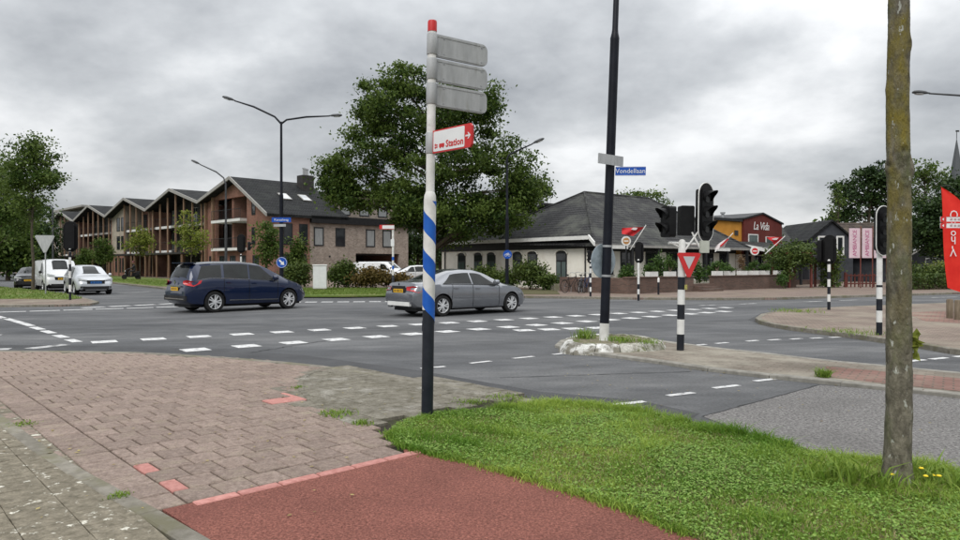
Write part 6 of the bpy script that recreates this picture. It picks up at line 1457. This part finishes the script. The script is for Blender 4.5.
# ================================================================== BICYCLES AND A SCOOTER RIDER
def bicycle(label, loc, rz, lean, col):
    t = thing('bicycle', label, 'bicycle', loc, rz, 'bicycles parked at the restaurant corner', tilt=(lean, 0, 0))
    fm = M('bike_' + col[0], col[1], tuple(c * 1.2 for c in col[1]), rough=.4)
    for x in (-.55, .55):
        w = OB('wheel', None, t, (x, 0, .34)); w.empty_display_size = .1
        MB().tube([(.325 * math.cos(a), 0, .325 * math.sin(a)) for a in np.linspace(0, 2 * math.pi, 29)], .017, 6, cap=False).build('tyre', TYRE, w)
        b = MB()
        for k in range(8): a = math.pi * k / 8; b.tube([(.31 * math.cos(a), 0, .31 * math.sin(a)), (-.31 * math.cos(a), 0, -.31 * math.sin(a))], .003, 3)
        b.build('spokes', STEEL, w)
    b = MB()
    for p_, q_ in (((-.55, 0, .34), (-.12, 0, .30)), ((-.55, 0, .34), (-.22, 0, .82)), ((-.12, 0, .30), (-.25, 0, .92)), ((-.12, 0, .30), (.40, 0, .85)), ((-.2, 0, .72), (.40, 0, .88)), ((.36, 0, 1.02), (.55, 0, .34))): b.tube([p_, q_], .018, 6)
    b.build('frame', fm, t)
    MB().tube([(.20, -.27, 1.08), (.32, -.2, 1.10), (.36, 0, 1.06), (.32, .2, 1.10), (.20, .27, 1.08)], .014, 6).build('handlebar', STEEL, t)
    MB().lathe([(.02, -.03), (.09, .0), (.08, .03), (.02, .045)], 10, c=(-.27, 0, .95)).build('saddle', PLAST, t)
    MB().bx(-.78, -.35, -.07, .07, .70, .72).build('luggage_rack', fm, t)
    MB().tube([(-.12, -.08, .30), (-.2, -.1, .0)], .01, 5).build('kickstand', STEEL, t)
    for s in (-1, 1): MB().box((-.12 + s * .14, s * .1, .30 - s * .08), (.09, .06, .02)).build('pedal', PLAST, t)
for k, (px, py, rz, l_) in enumerate(((572, 292.5, 40, 'dark bicycle parked closest to the shrubs at the restaurant corner'), (580, 292.8, 75, 'bicycle with upright handlebar standing between two parked bicycles'), (588, 292.6, 60, 'blue bicycle parked beside the short striped traffic light'))):
    q = P(px, py, .105); bicycle(l_, (q[0], q[1], .105), R(rz), R((-4, 4, -5)[k]), (('black', (.012, .012, .013)), ('grey', (.08, .08, .085)), ('blue', (.02, .04, .10)))[k])

def skin_mesh(name, verts, edges, radii, mat, parent, sub=1):
    me = bpy.data.meshes.new(name); me.from_pydata(verts, edges, []); o = OB(name, me)
    sk = o.modifiers.new('s', 'SKIN'); lay_ = me.skin_vertices[0]
    for i, r in enumerate(radii): lay_.data[i].radius = r if hasattr(r, '__len__') else (r, r)
    lay_.data[0].use_root = True
    sb_ = o.modifiers.new('d', 'SUBSURF'); sb_.levels = sub; sb_.render_levels = sub
    dg = bpy.context.evaluated_depsgraph_get(); m2 = bpy.data.meshes.new_from_object(o.evaluated_get(dg)); bpy.data.objects.remove(o)
    m2.materials.clear(); m2.materials.append(mat)
    m2.polygons.foreach_set('use_smooth', [True] * len(m2.polygons))
    return OB(name, m2, parent)
# parked-up scooter rider near the apartments (a few pixels tall)
q = P(131, 279.5, .11); srz = R(200)
sc = thing('scooter', 'dark motor scooter in front of the timber post gable', 'scooter', (q[0], q[1], .118), srz)
for x in (-.6, .62):
    w = OB('wheel', None, sc, (x, 0, .25)); MB().lathe([(.12, -.05), (.22, -.06), (.25, -.03), (.25, .03), (.22, .06), (.12, .05)], 20, axis='Y').build('tyre', TYRE, w); MB().lathe([(.13, -.03), (.13, .03)], 16, axis='Y').build('rim', ALLOY, w)
b = MB(); b.extr([(-.85, -.16, .55), (-.7, -.16, .38), (-.2, -.16, .25), (.3, -.16, .25), (.3, -.16, .33), (-.05, -.16, .36), (-.15, -.16, .70), (-.8, -.16, .76)], (0, .32, 0)); b.build('body', BLKP, sc)
b = MB(); b.extr([(.28, -.2, .30), (.36, -.2, .28), (.55, -.2, .75), (.42, -.2, 1.0), (.36, -.2, .95)], (0, .4, 0)); b.build('leg_shield', BLKP, sc)
MB().bevbox((-.45, 0, .80), (.7, .28, .09), .03).build('seat', PLAST, sc); MB().tube([(.36, -.3, 1.02), (.44, 0, 1.0), (.36, .3, 1.02)], .02, 6).build('handlebar', PLAST, sc)
MB().tube([(.45, 0, .95), (.62, 0, .25)], .035, 6).build('fork', STEEL, sc); MB().lathe([(.08, .50), (.06, .56)], 12, axis='X', c=(0, 0, .85)).build('head_lamp', HEADL, sc)
CLOTHD = M('dark_jacket', (0.03, 0.03, 0.035), (0.05, 0.05, 0.055), rough=.85); SKIN = M('skin', (0.42, 0.25, 0.18), (0.48, 0.30, 0.22), rough=.6); HELM = M('red_dark_helmet', (0.10, 0.03, 0.03), (0.14, 0.05, 0.05), rough=.3)
pr = thing('person', 'person in dark jacket and helmet sitting on the scooter', 'person', (q[0], q[1], .118), srz)
V = [(-.35, 0, .90), (-.33, 0, 1.10), (-.28, 0, 1.35), (-.26, 0, 1.48), (-.24, 0, 1.60)]
E = [(0, 1), (1, 2), (2, 3), (3, 4)]; Rr = [(.15, .16), (.15, .17), (.13, .19), (.07, .07), (.06, .06)]
for s in (-1, 1):
    n0 = len(V); V += [(-.28, s * .20, 1.42), (-.12, s * .27, 1.18), (.22, s * .27, 1.06), (.35, s * .26, 1.04)]; E += [(2, n0), (n0, n0 + 1), (n0 + 1, n0 + 2), (n0 + 2, n0 + 3)]; Rr += [.075, .06, .045, .05]
    n0 = len(V); V += [(-.28, s * .12, .88), (.12, s * .16, .86), (.14, s * .15, .45), (.20, s * .15, .38)]; E += [(0, n0), (n0, n0 + 1), (n0 + 1, n0 + 2), (n0 + 2, n0 + 3)]; Rr += [.10, .085, .055, .05]
skin_mesh('body', V, E, Rr, CLOTHD, pr); MB().lathe([(.02, -.13), (.09, -.10), (.105, 0), (.09, .09), (.02, .12)], 14, c=(-.20, 0, 1.72)).build('head', SKIN, pr, smooth=60)
MB().lathe([(.135, 1.70), (.14, 1.78), (.12, 1.86), (.07, 1.91), (.005, 1.925)], 16, c=(-.22, 0, 0), cap=False).build('helmet', HELM, pr, smooth=60)
# ================================================================== TREES AND SHRUBS
BARK = M('bark', (0.055, 0.045, 0.033), (0.11, 0.092, 0.068), scale=6, detail=8, rough=.95, bump=.8, bscale=25, stretch=(2.5, 2.5, .6))
def grow(b, p, d, r, length, depth, tips, spread=.55, seg=4, gnarl=.18, up_=.12, ratio=.72):
    p = Vector(p); d = Vector(d).normalized(); pts, rad = [p.copy()], [r]
    for i in range(seg):
        d = (d + Vector((rng.gauss(0, gnarl), rng.gauss(0, gnarl), rng.gauss(0, gnarl) + up_))).normalized(); p = p + d * length / seg; pts.append(p.copy()); rad.append(r * (1 - .45 * (i + 1) / seg))
        if depth > 0 and i >= 1 and rng.random() < .85:
            a = d.orthogonal().normalized(); a.rotate(Matrix.Rotation(rng.uniform(0, 6.283), 3, d)); nd = (d * (1 - spread) + a * spread).normalized()
            grow(b, p, nd, rad[-1] * .62, length * ratio * rng.uniform(.75, 1.1), depth - 1, tips, spread, seg, gnarl, up_, ratio)
    b.tube(pts, rad, 7 if r > .05 else 5, cap=False)
    tips.append(p.copy())
    if depth <= 1: tips.append((pts[-2] + pts[-1]) / 2)
    if depth <= 2: tips.append(pts[len(pts) // 2].copy())
def tree(name, label, loc, H, tr, lobes, nleaf, size, mat, clumps=120, clump_r=.55, limbs=9, trunk_h=None, group=None, lean=(0, 0), fill=.5, bark=None, sh=.5):
    """tapered trunk, limbs reaching into each lobe, and leaf clumps spread through the lobes' volume.
    lobes: (x, y, z, rx, ry, rz, weight) in the tree's own space"""
    t = thing(name, label, 'tree', loc, 0, group); b = MB(); th = trunk_h or H * .35
    top_ = Vector((lean[0], lean[1], H * .82)); N_ = 9; pts, rad = [], []
    for i in range(N_ + 1):
        s = i / N_; pts.append(Vector((0, 0, -.1)).lerp(top_, s) + Vector((rng.gauss(0, .02 * H * s * .5), rng.gauss(0, .02 * H * s * .5), 0))); rad.append(tr * (1.25 if i == 0 else 1.0) * (1 - .85 * s) + .012)
    b.tube(pts, rad, 12)
    wts = np.array([l[6] for l in lobes], float); wts /= wts.sum(); C = []; cc = []
    for k in range(clumps):
        l = lobes[nrg.choice(len(lobes), p=wts)]
        q_ = nrg.normal(0, 1, 3); q_ /= np.linalg.norm(q_); r_ = nrg.random() ** sh
        cc.append(np.array(l[:3]) + q_ * r_ * np.array(l[3:6]))
    cc = np.array(cc)
    # limbs and twigs towards the clumps
    order = nrg.permutation(len(cc))
    for j, k in enumerate(order[:min(len(cc), limbs * 6)]):
        c = Vector(cc[k]); s = max(.22, min(.95, (c.z - .25 * abs(c.x) - .5) / (H * .82))); s = max(s, th / (H * .82) * .9); s = min(s, .97)
        i0 = s * N_; i = min(N_ - 1, int(i0)); p0 = pts[i].lerp(pts[i + 1], i0 - i); r0 = (rad[i] * .55 if j < limbs else rad[i] * .3)
        mid = p0.lerp(c, .5) + Vector((rng.gauss(0, .05), rng.gauss(0, .05), .12)) * (c - p0).length
        b.tube([p0, p0.lerp(mid, .5) + Vector((0, 0, .02)), mid, mid.lerp(c, .6), c], [r0, r0 * .8, r0 * .6, r0 * .35, .008], 6, cap=False)
    b.build('trunk', bark or BARK, t, smooth=50)
    per = nleaf // clumps
    for c in cc:
        rr = clump_r * nrg.uniform(.55, 1.35); n_ = int(per * nrg.uniform(.5, 1.5)); q_ = nrg.normal(0, 1, (n_, 3)) * np.array([1, 1, .62]) * rr * .55; C.append(c + q_)
    sizes = [len(c) for c in C]; Cc = np.concatenate(C); tb = np.repeat(nrg.uniform(.05, .85, len(sizes)), sizes)
    V, F, ti = leaf_cloud(Cc, size, tb); mesh_np('crown', V, F, mat, t, ti)
    return t
OAK = leafmat('dark_leaf', (0.022, 0.052, 0.008), (0.125, 0.180, 0.036), trans=.38)
MIDG = leafmat('mid_leaf', (0.036, 0.075, 0.012), (0.140, 0.195, 0.045), trans=.4)
YELG = leafmat('yellow_green_leaf', (0.10, 0.14, 0.018), (0.25, 0.28, 0.05), trans=.35)
DARKG = leafmat('evergreen_leaf', (0.014, 0.034, 0.008), (0.045, 0.080, 0.02), trans=.2)
HEDG = leafmat('hedge_leaf', (0.032, 0.062, 0.012), (0.115, 0.155, 0.036), trans=.25)
AUT = leafmat('autumn_hedge_leaf', (0.075, 0.062, 0.016), (0.20, 0.135, 0.045), trans=.25)
def loc_px(px, Y, z=.1): return ((px - 480) / FPX * Y, Y, z)
m_px = lambda p_, Y: p_ / FPX * Y
# big tree in the middle
Yt = 46.0
def lb(px, py, rx, rz, w, dy=0, cx=432, Y=Yt): return (m_px(px - cx, Y), dy, HC + m_px(HOR - py, Y) - .1, m_px(rx, Y), m_px(rx, Y) * .9, m_px(rz, Y), w)
tree('broadleaf_tree', 'large spreading dark green tree beside the restaurant, behind the signpost', loc_px(432, Yt), 14.0, .34,
     [lb(405, 115, 48, 46, 10), (lb(375, 160, 44, 38, 9)), lb(352, 190, 30, 26, 4), lb(342, 192, 20, 14, 3), lb(465, 125, 42, 40, 8), lb(494, 168, 36, 32, 8), lb(524, 192, 22, 24, 5), lb(430, 180, 60, 45, 13), lb(448, 212, 60, 24, 12), lb(408, 205, 42, 20, 8), lb(500, 215, 32, 24, 5), lb(410, 84, 30, 20, 5), lb(372, 108, 26, 26, 5), lb(474, 110, 28, 26, 5), lb(338, 175, 16, 22, 3), lb(455, 225, 50, 22, 6, 1.5)],
     80000, .21, OAK, clumps=430, clump_r=.72, limbs=16, trunk_h=2.6, sh=.42)
# left group
Yl = 41.0
tree('street_tree', 'slender green tree on the left verge with its trunk before the black hatchback', loc_px(33, Yl, .1), 9.0, .085,
     [lb(32, 160, 22, 18, 6, cx=33, Y=Yl), lb(45, 180, 16, 12, 3, cx=33, Y=Yl), lb(15, 180, 22, 20, 5, cx=33, Y=Yl), lb(28, 205, 20, 14, 3, cx=33, Y=Yl), lb(35, 145, 12, 8, 2, cx=33, Y=Yl)], 8500, .165, MIDG, clumps=100, clump_r=.62, limbs=8, trunk_h=3.6, sh=.5)
Yl = 47.0
tree('street_tree', 'dense green tree at the far end of the left verge', loc_px(-4, Yl, .1), 9.0, .16,
     [lb(-5, 185, 34, 34, 8, cx=-4, Y=Yl), lb(14, 215, 26, 24, 6, cx=-4, Y=Yl), lb(-30, 200, 30, 30, 6, cx=-4, Y=Yl)], 12000, .18, MIDG, clumps=120, clump_r=.7, limbs=8, trunk_h=2.2, sh=.5)
for k, (px, Y, cx, w_, py, l_) in enumerate(((22, 78, 22, 26, 220, 'dark tree beyond the approach road behind the black hatchback'), (-8, 92, -8, 34, 215, 'big dark tree at the far left edge beyond the approach road'), (44, 104, 44, 16, 238, 'small distant tree beside the slim lamp post'), (8, 70, 8, 20, 238, 'low dark tree behind the dense tree of the left verge'))):
    tree('background_tree', l_, loc_px(px, Y, 0), m_px(HOR - py + 30, Y), .2, [lb(px, py, w_, w_ * .9, 5, cx=cx, Y=Y), lb(px - 8, py + 18, w_ * .8, w_ * .6, 4, cx=cx, Y=Y), lb(px + 6, py + 20, w_ * .7, w_ * .6, 3, cx=cx, Y=Y)], 5200, .42, DARKG if k % 2 == 0 else OAK, clumps=60, clump_r=1.3, limbs=5, trunk_h=2.0, group='trees beyond the left approach road')
# young trees along the apartments
for px, py0, py1, w_, Y, mat, l_ in ((140, 222, 262, 13, 72, YELG, 'young yellow green tree before the beige brick bay'), (191, 208, 262, 15, 62, YELG, 'young yellow green tree before the timber balcony gable'),
                                     (103, 238, 268, 10, 82, MIDG, 'young green tree before the third timber gable'), (267, 216, 272, 12, 56, MIDG, 'dense columnar young tree left of the double armed lamp post'),
                                     (297, 236, 272, 7, 57, MIDG, 'small young tree between lamp post and mottled brick wing'), (85, 244, 268, 7, 92, MIDG, 'distant young tree behind the large black traffic light board')):
    mid, hh_ = (py0 + py1) / 2, (py1 - py0) / 2; H_ = m_px(HOR - py0, Y) + 1.6
    tree('young_tree', l_, loc_px(px, Y, .1), H_, .06, [lb(px, mid - hh_ * .35, w_ * .75, hh_ * .6, 4, cx=px, Y=Y), lb(px - 2, mid + hh_ * .3, w_, hh_ * .55, 5, cx=px, Y=Y), lb(px + 3, mid, w_ * .9, hh_ * .6, 4, cx=px, Y=Y)],
         2600 if mat is MIDG else 1700, .22, mat, clumps=44, clump_r=.55, limbs=6, trunk_h=1.6, group='young trees along the apartments', sh=.5)
# right hand trees
Y = 88.0
tree('pine_tree', 'tall dark irregular tree behind the slate house', loc_px(868, Y, 0), 17.0, .3, [lb(872, 176, 22, 14, 6, cx=868, Y=Y), lb(855, 195, 24, 18, 6, cx=868, Y=Y), lb(880, 205, 26, 16, 5, cx=868, Y=Y), lb(845, 215, 18, 8, 3, cx=868, Y=Y), lb(895, 185, 18, 16, 4, cx=868, Y=Y)], 7500, .42, DARKG, clumps=150, clump_r=1.0, limbs=12, sh=.6)
tree('bare_tree', 'thinly leaved pale tree at the left foot of the tall dark tree', loc_px(838, 84, 0), 12, .16, [lb(838, 200, 8, 18, 3, cx=838, Y=84), lb(832, 212, 8, 8, 2, cx=838, Y=84)], 500, .3, MIDG, clumps=34, clump_r=.6, limbs=8, sh=.6)
Y = 74.0
tree('lacy_tree', 'lacy open crowned tree with sky showing through below the church spire', loc_px(924, Y, 0), 13.5, .2, [lb(925, 172, 22, 14, 5, cx=924, Y=Y), lb(912, 186, 20, 14, 4, cx=924, Y=Y), lb(940, 182, 16, 14, 3, cx=924, Y=Y), lb(920, 200, 22, 14, 4, cx=924, Y=Y)], 2600, .30, MIDG, clumps=120, clump_r=.6, limbs=14, sh=.55)
Y = 55.0
tree('dense_tree', 'dense dark green tree behind the red beach flag', loc_px(948, Y, .1), 9.0, .25, [lb(940, 215, 26, 28, 7, cx=948, Y=Y), lb(958, 205, 24, 30, 6, cx=948, Y=Y), lb(925, 232, 22, 22, 5, cx=948, Y=Y), lb(955, 245, 26, 18, 5, cx=948, Y=Y), lb(975, 215, 30, 34, 5, cx=948, Y=Y)], 14000, .26, DARKG, clumps=150, clump_r=.8, limbs=8, trunk_h=1.4, sh=.45)
tree('background_tree', 'dark tree just right of the brown roofed brick house', loc_px(905, 66, 0), 7.5, .2, [lb(905, 228, 14, 22, 5, cx=905, Y=66), lb(913, 245, 14, 14, 4, cx=905, Y=66)], 3500, .32, DARKG, clumps=50, clump_r=.8, limbs=6)
tree('background_tree', 'thin topped tree just behind the restaurant ridge', loc_px(640, 75, 0), m_px(HOR - 188, 75) + 1.6, .2, [lb(640, 195, 22, 6, 5, cx=640, Y=75), lb(650, 205, 20, 8, 5, cx=640, Y=75)], 1300, .3, MIDG, clumps=60, clump_r=.7, limbs=8)
tree('background_tree', 'dark green tree peeping over the wing roof behind the big tree', loc_px(548, 66, 0), 8.5, .2, [lb(530, 195, 24, 20, 5, cx=548, Y=66), lb(512, 205, 24, 18, 4, cx=548, Y=66)], 3800, .32, OAK, clumps=50, clump_r=1.0, limbs=6)
for k, (px, Y, w_, hh_) in enumerate(((418, 84, 30, 34), (440, 92, 26, 30))):
    tree('background_tree', ('dark tree closing the gap between wing and restaurant', 'second dark tree in the gap behind the big tree')[k], loc_px(px, Y, 0), m_px(hh_ + 20, Y), .22, [lb(px, HOR - hh_ * .6, w_, hh_ * .7, 5, cx=px, Y=Y)], 4500, .42, (DARKG, OAK)[k], clumps=50, clump_r=1.4, limbs=5, group='trees in the gap behind the big tree')
# a far belt of woodland that reads as one mass
n_ = 26000; ang = nrg.uniform(-1.25, 1.25, n_); rad_ = nrg.uniform(300, 360, n_)
hmax = 13 + 5 * np.sin(ang * 17) + 3 * np.sin(ang * 41 + 1)
C = np.c_[np.sin(ang) * rad_, np.cos(ang) * rad_, nrg.random(n_) ** .8 * hmax]
V_, F_, ti = leaf_cloud(C, 2.6, .3 + .3 * np.sin(ang * 60)); mesh_np('far_woodland', V_, F_, OAK, None, ti, kind='stuff', label='far dark belt of woodland along the horizon')
# shrubs
sh_ = [(298, 288, 47, 15, 12, HEDG, 'green shrub left of the utility cabinet'), (345, 290, 45, 18, 13, HEDG, 'round green shrub right of the utility cabinet'), (373, 290.5, 44, 20, 10, AUT, 'reddish autumn tinted shrub before the small white van'), (398, 290.5, 45, 14, 7, AUT, 'low tinted shrub at the foot of the white fingerpost')]
for px, py, Y, rx, rz_, mat, l_ in sh_:
    shrub('shrub', l_, 'shrub', loc_px(px, Y, .12), (m_px(rx, Y), m_px(rx, Y) * .7, m_px(rz_, Y)), 3600, .17, mat, 22, 'shrubs in front of the apartments')
for px, Y, rx, rz_, l_ in ((484, 43.5, 14, 11, 'green shrub beside the front of the silver saloon'), (503, 42.5, 16, 10, 'broad green shrub round the single armed lamp post'), (530, 42, 20, 14, 'tall green shrub under the arched windows'), (549, 41, 11, 8, 'small green shrub closest to the parked bicycles')):
    shrub('shrub', l_, 'shrub', loc_px(px, Y, .12), (m_px(rx, Y), m_px(rx, Y) * .6, m_px(rz_, Y)), 3600, .15, HEDG, 22, 'shrubs along the restaurant wall')
shrub('shrub', 'dark shrub before the lean-to veranda steps', 'shrub', place(11.2, -6.3), (.5, .45, .5), 900, .12, PLANTA, 8)
# vine pergola
t = thing('pergola', 'rust red pergola overgrown with green vine beside the slate house', 'pergola', loc_px(815, 46, .1), R(15))
for x in (-2.0, -.3, 1.4):
    for y in (0, 1.6): MB().bx(x - .06, x + .06, y - .06, y + .06, -.1, 2.2).build('post', REDPOST, t)
for y in (0, 1.6): MB().bx(-2.3, 1.7, y - .05, y + .05, 2.205, 2.35).build('beam', REDPOST, t)
n_ = 6500; C = np.c_[nrg.uniform(-2.5, 1.9, n_), nrg.uniform(-.5, 2.1, n_), 2.2 + nrg.normal(0, .32, n_)]
C2 = np.c_[1.4 + nrg.normal(0, .3, 1800), nrg.normal(.2, .3, 1800), nrg.uniform(0, 2.2, 1800)]; C3 = np.c_[-2.2 + nrg.normal(0, .4, 1500), nrg.normal(.2, .4, 1500), nrg.uniform(.6, 2.3, 1500)]
C = np.r_[C, C2, C3]; C[:, 2] += .25 * np.sin(C[:, 0] * 3)
V_, F_, ti = leaf_cloud(C, .17, .45 + .2 * np.sin(C[:, 0] * 5)); mesh_np('vine', V_, F_, HEDG, t, ti)
# hedge on the right
t = thing('hedge', 'trimmed hedge along the far pavement behind the tree trunk', 'hedge', loc_px(931, 43, .1), R(20))
n_ = 9000; C = np.c_[nrg.uniform(-2.6, 3.2, n_), nrg.normal(0, .35, n_), nrg.random(n_) ** .7 * .95 + .02]
V_, F_, ti = leaf_cloud(C, .13, .4 + .2 * np.sin(C[:, 0] * 4)); mesh_np('foliage', V_, F_, HEDG, t, ti); MB().bx(-2.4, 3.0, -.2, .2, -.1, .7).build('stems', WOOD, t)
shrub('shrub', 'tall green shrubbery behind the trimmed hedge', 'shrub', loc_px(925, 47, .1), (2.0, 1.2, .85), 4200, .16, HEDG, 20)
shrub('shrub', 'yellowish shrub between tree trunk and low house', 'shrub', loc_px(945, 49, .1), (1.3, 1.0, .95), 2600, .16, YELG, 14)
# low fence by the banners
t = thing('fence', 'low dark fence panel between pergola and banners', 'fence', loc_px(862, 47, .1), R(12))
for k in range(9): MB().bx(-1.2 + k * .3, -1.12 + k * .3, -.02, .02, 0, .9).build('slat', REDPOST, t)
for z in (.2, .75): MB().bx(-1.25, 1.35, -.05, -.022, z, z + .08).build('rail', REDPOST, t)
for x in (-1.3, 1.4): MB().bx(x - .06, x + .06, -.06, .06, -.1, 1.0).build('post', REDPOST, t)

from mathutils import noise as mnoise
# ---- the lichen covered street tree in the foreground
m_, tt_, bb_ = _new('lichen_bark'); N, L = tt_.nodes, tt_.links
tcn = N.new('ShaderNodeTexCoord'); mp = N.new('ShaderNodeMapping'); mp.inputs['Scale'].default_value = (1, 1, .45); L.new(tcn.outputs['Object'], mp.inputs[0])
def noise(sc, det=6, src=mp.outputs[0], rgh=.6):
    n_ = N.new('ShaderNodeTexNoise'); n_.inputs['Scale'].default_value = sc; n_.inputs['Detail'].default_value = det; n_.inputs['Roughness'].default_value = rgh; L.new(src, n_.inputs['Vector']); return n_.outputs[0]
def mixc(f, a, b_):
    x = N.new('ShaderNodeMix'); x.data_type = 'RGBA'; L.new(f, x.inputs[0])
    for i_, v in ((6, a), (7, b_)):
        if isinstance(v, tuple): x.inputs[i_].default_value = lin(v)
        else: L.new(v, x.inputs[i_])
    return x.outputs[2]
def rng_(s, a, b_):
    r = N.new('ShaderNodeMapRange'); r.inputs[1].default_value = a; r.inputs[2].default_value = b_; L.new(s, r.inputs[0]); return r.outputs[0]
c1 = mixc(rng_(noise(14, 8), .35, .65), (0.066, 0.058, 0.042), (0.225, 0.205, 0.155))
c2 = mixc(rng_(noise(5, 7), .50, .66), c1, (0.115, 0.122, 0.055))
sp_ = N.new('ShaderNodeSeparateXYZ'); L.new(tcn.outputs['Object'], sp_.inputs[0])
hz_ = rng_(sp_.outputs[2], .8, 2.3)
mu = N.new('ShaderNodeMath'); mu.operation = 'MULTIPLY'; L.new(rng_(noise(4.2, 8), .47, .60), mu.inputs[0]); L.new(hz_, mu.inputs[1])
c3 = mixc(mu.outputs[0], c2, (0.185, 0.150, 0.026))
c4 = mixc(rng_(noise(26, 3), .64, .68), c3, (0.42, 0.43, 0.38))
L.new(c4, bb_.inputs['Base Color']); bb_.inputs['Roughness'].default_value = .95
bp = N.new('ShaderNodeBump'); bp.inputs['Strength'].default_value = 1.0; bp.inputs['Distance'].default_value = .03; L.new(noise(45, 8), bp.inputs['Height']); L.new(bp.outputs[0], bb_.inputs['Normal'])
t = thing('street_tree', 'young street tree with lichen covered trunk growing in the grass verge', 'tree', tuple(TREE))
b = MB(); K, NZ = 72, 420; Ht = 4.6; vs = []
knots = [(2.32, -100, .036, .07), (2.22, 200, .032, .06), (2.20, -15, .032, .06), (2.12, -95, .018, .05), (1.55, -120, .012, .06), (3.05, -60, .016, .06), (2.75, 170, .012, .05), (.95, 20, .012, .05), (.35, -80, .010, .06)]
for i in range(NZ + 1):
    z = -.06 + (Ht + .06) * i / NZ; r = .085 - .006 * z + .06 * math.exp(-max(z, 0) / .07)
    for k in range(K):
        a = 2 * math.pi * k / K; q_ = Vector((math.cos(a) * 1.2, math.sin(a) * 1.2, z * 4)); rr = r + .003 * math.sin(3 * a + z * 5) + .0045 * mnoise.noise(q_ * 1.7) + .0035 * mnoise.noise(Vector((q_.x * 9, q_.y * 9, q_.z * 2.2))) + .0018 * mnoise.noise(q_ * 22)
        for kz, ka, amp, wz in knots:
            da = (math.degrees(a) - ka + 180) % 360 - 180; g_ = math.exp(-((z - kz) / wz) ** 2 - (da / 32) ** 2); rr += amp * g_ - amp * .9 * math.exp(-((z - kz) / (wz * .35)) ** 2 - (da / 12) ** 2) * (amp > .015)
        rr += .022 * math.exp(-max(z, 0) / .09) * max(0, math.sin(4 * a + 1.1)); vs.append((rr * math.cos(a) + .020 * math.sin(z * 1.5 + .4) + .006 * z - .008, rr * math.sin(a) + .012 * math.sin(z * 1.9), z))
b.add(vs, [(i * K + k, i * K + (k + 1) % K, (i + 1) * K + (k + 1) % K, (i + 1) * K + k) for i in range(NZ) for k in range(K)])
tips = []
for k in range(7):
    a = k * 2.4; grow(b, (0.02, 0, 3.95 + .09 * k), (math.cos(a), math.sin(a), .9), .035, 1.5, 2, tips, .5, 4, .12, .10)
b.build('trunk', m_, t, smooth=60)
tp = np.array([tuple(q_) for q_ in tips if q_.z > 4.6]); C = np.concatenate([q_ + nrg.normal(0, .22, (26, 3)) for q_ in tp])
C = C[C[:, 2] > 4.5]
V_, F_, ti = leaf_cloud(C, .10, None); mesh_np('crown', V_, F_, MIDG, t, ti)
# sprout leaves on the trunk and loose bark scar
C = np.array([.10, -.02, .98]) + nrg.uniform(-1, 1, (34, 3)) * np.array([.028, .03, .085]); V_, F_, ti = leaf_cloud(C, .075, .8); mesh_np('sprout', V_, F_, YELG, t, ti)
# dandelions at its foot
DANY = M('dandelion_yellow', (0.75, 0.55, 0.02), (0.85, 0.65, 0.05), rough=.7)
for k, (dx_, dy_, h_) in enumerate(((.13, -.10, .10), (.18, -.16, .12), (.15, -.02, .13), (-.10, -.10, .11), (.21, -.05, .09))):
    d_ = thing('dandelion', 'small yellow dandelion flower at the foot of the lichen covered trunk', 'flower', (TREE.x + dx_, TREE.y + dy_, HP), 0, 'dandelions at the tree foot')
    MB().tube([(0, 0, 0), (.005, 0, h_)], .002, 5).build('stalk', M('stalk_green', (.10, .18, .03), (.14, .22, .05), rough=.7), d_); MB().lathe([(.004, h_ - .004), (.017, h_ + .004), (.012, h_ + .010), (.0, h_ + .012)], 10, c=(.005, 0, 0), cap=False).build('flower_head', DANY, d_)
# sparse blades on the distant verges
fg = leafmat('far_grass_blade', (0.085, 0.15, 0.02), (0.20, 0.26, 0.055), trans=.3)
for nm, poly, n_, z_, l_ in (('verge_grass', lv, 9000, .105, 'rough grass on the left verge by the traffic light'), ('verge_grass', [P(298, 295.5, .1)[:2], P(395, 294.8, .1)[:2], P(400, 288.6, .1)[:2], P(300, 288.6, .1)[:2]], 6000, .122, 'rough grass before the shrubs of the apartments'), ('verge_grass', [(-50, 84), (-32, 61), (-23, 49.5), (-18, 49), (-18, 60), (-24, 61)], 7000, .118, 'rough grass strip before the gabled apartments')):
    c = scatter(poly, n_); blades(nm, np.c_[c, np.full(len(c), z_ - .01)], np.full(len(c), .10), np.full(len(c), .03), fg, lean=.8, tintf=lambda q_: np.full(len(q_), .5), kind='stuff', label=l_)
# fallen leaves and grit
LIT = [M('fallen_leaf_brown', (.16, .09, .03), (.22, .13, .05), rough=.8), M('fallen_leaf_yellow', (.42, .33, .08), (.5, .4, .12), rough=.8)]
c1_ = scatter([P(x, y, HP)[:2] for x, y in ((0, 352), (545, 403), (380, 520), (0, 530))], 150); c2_ = scatter([P(x, y)[:2] for x, y in ((560, 352), (960, 395), (960, 470), (560, 400))], 90)
for nm, c, z_ in (('leaf_litter', c1_, HP + .008), ('leaf_litter', c2_, .009)):
    flat_leaves(nm, c, .035, z_, z_ + .004, leafmat('litter_leaf', (.14, .09, .03), (.40, .33, .12), trans=.1), tilt=.15, kind='stuff', label='scattered fallen leaves on the ' + ('pavers' if z_ > .03 else 'carriageway by the median'))

# coarse weeds and plantain round the foot of the trunk
for k, (dx_, dy_, n_, r_, h_) in enumerate(((-.30, .05, 90, .08, .22), (-.16, -.12, 80, .06, .16), (.22, .06, 110, .10, .20), (.36, -.10, 80, .08, .15), (-.48, .12, 80, .10, .18), (.05, -.18, 60, .05, .12))):
    c = np.c_[nrg.normal(0, r_, n_), nrg.normal(0, r_, n_), np.full(n_, -.004)]
    o = blades('weed_tuft', c, np.full(n_, h_), np.full(n_, .016), WEED, lean=.8, tintf=lambda q: np.full(len(q), .55)); o.location = (TREE.x + dx_, TREE.y + dy_, HP); o['kind'] = 'stuff'; o['label'] = 'coarse weeds round the foot of the lichen covered trunk'
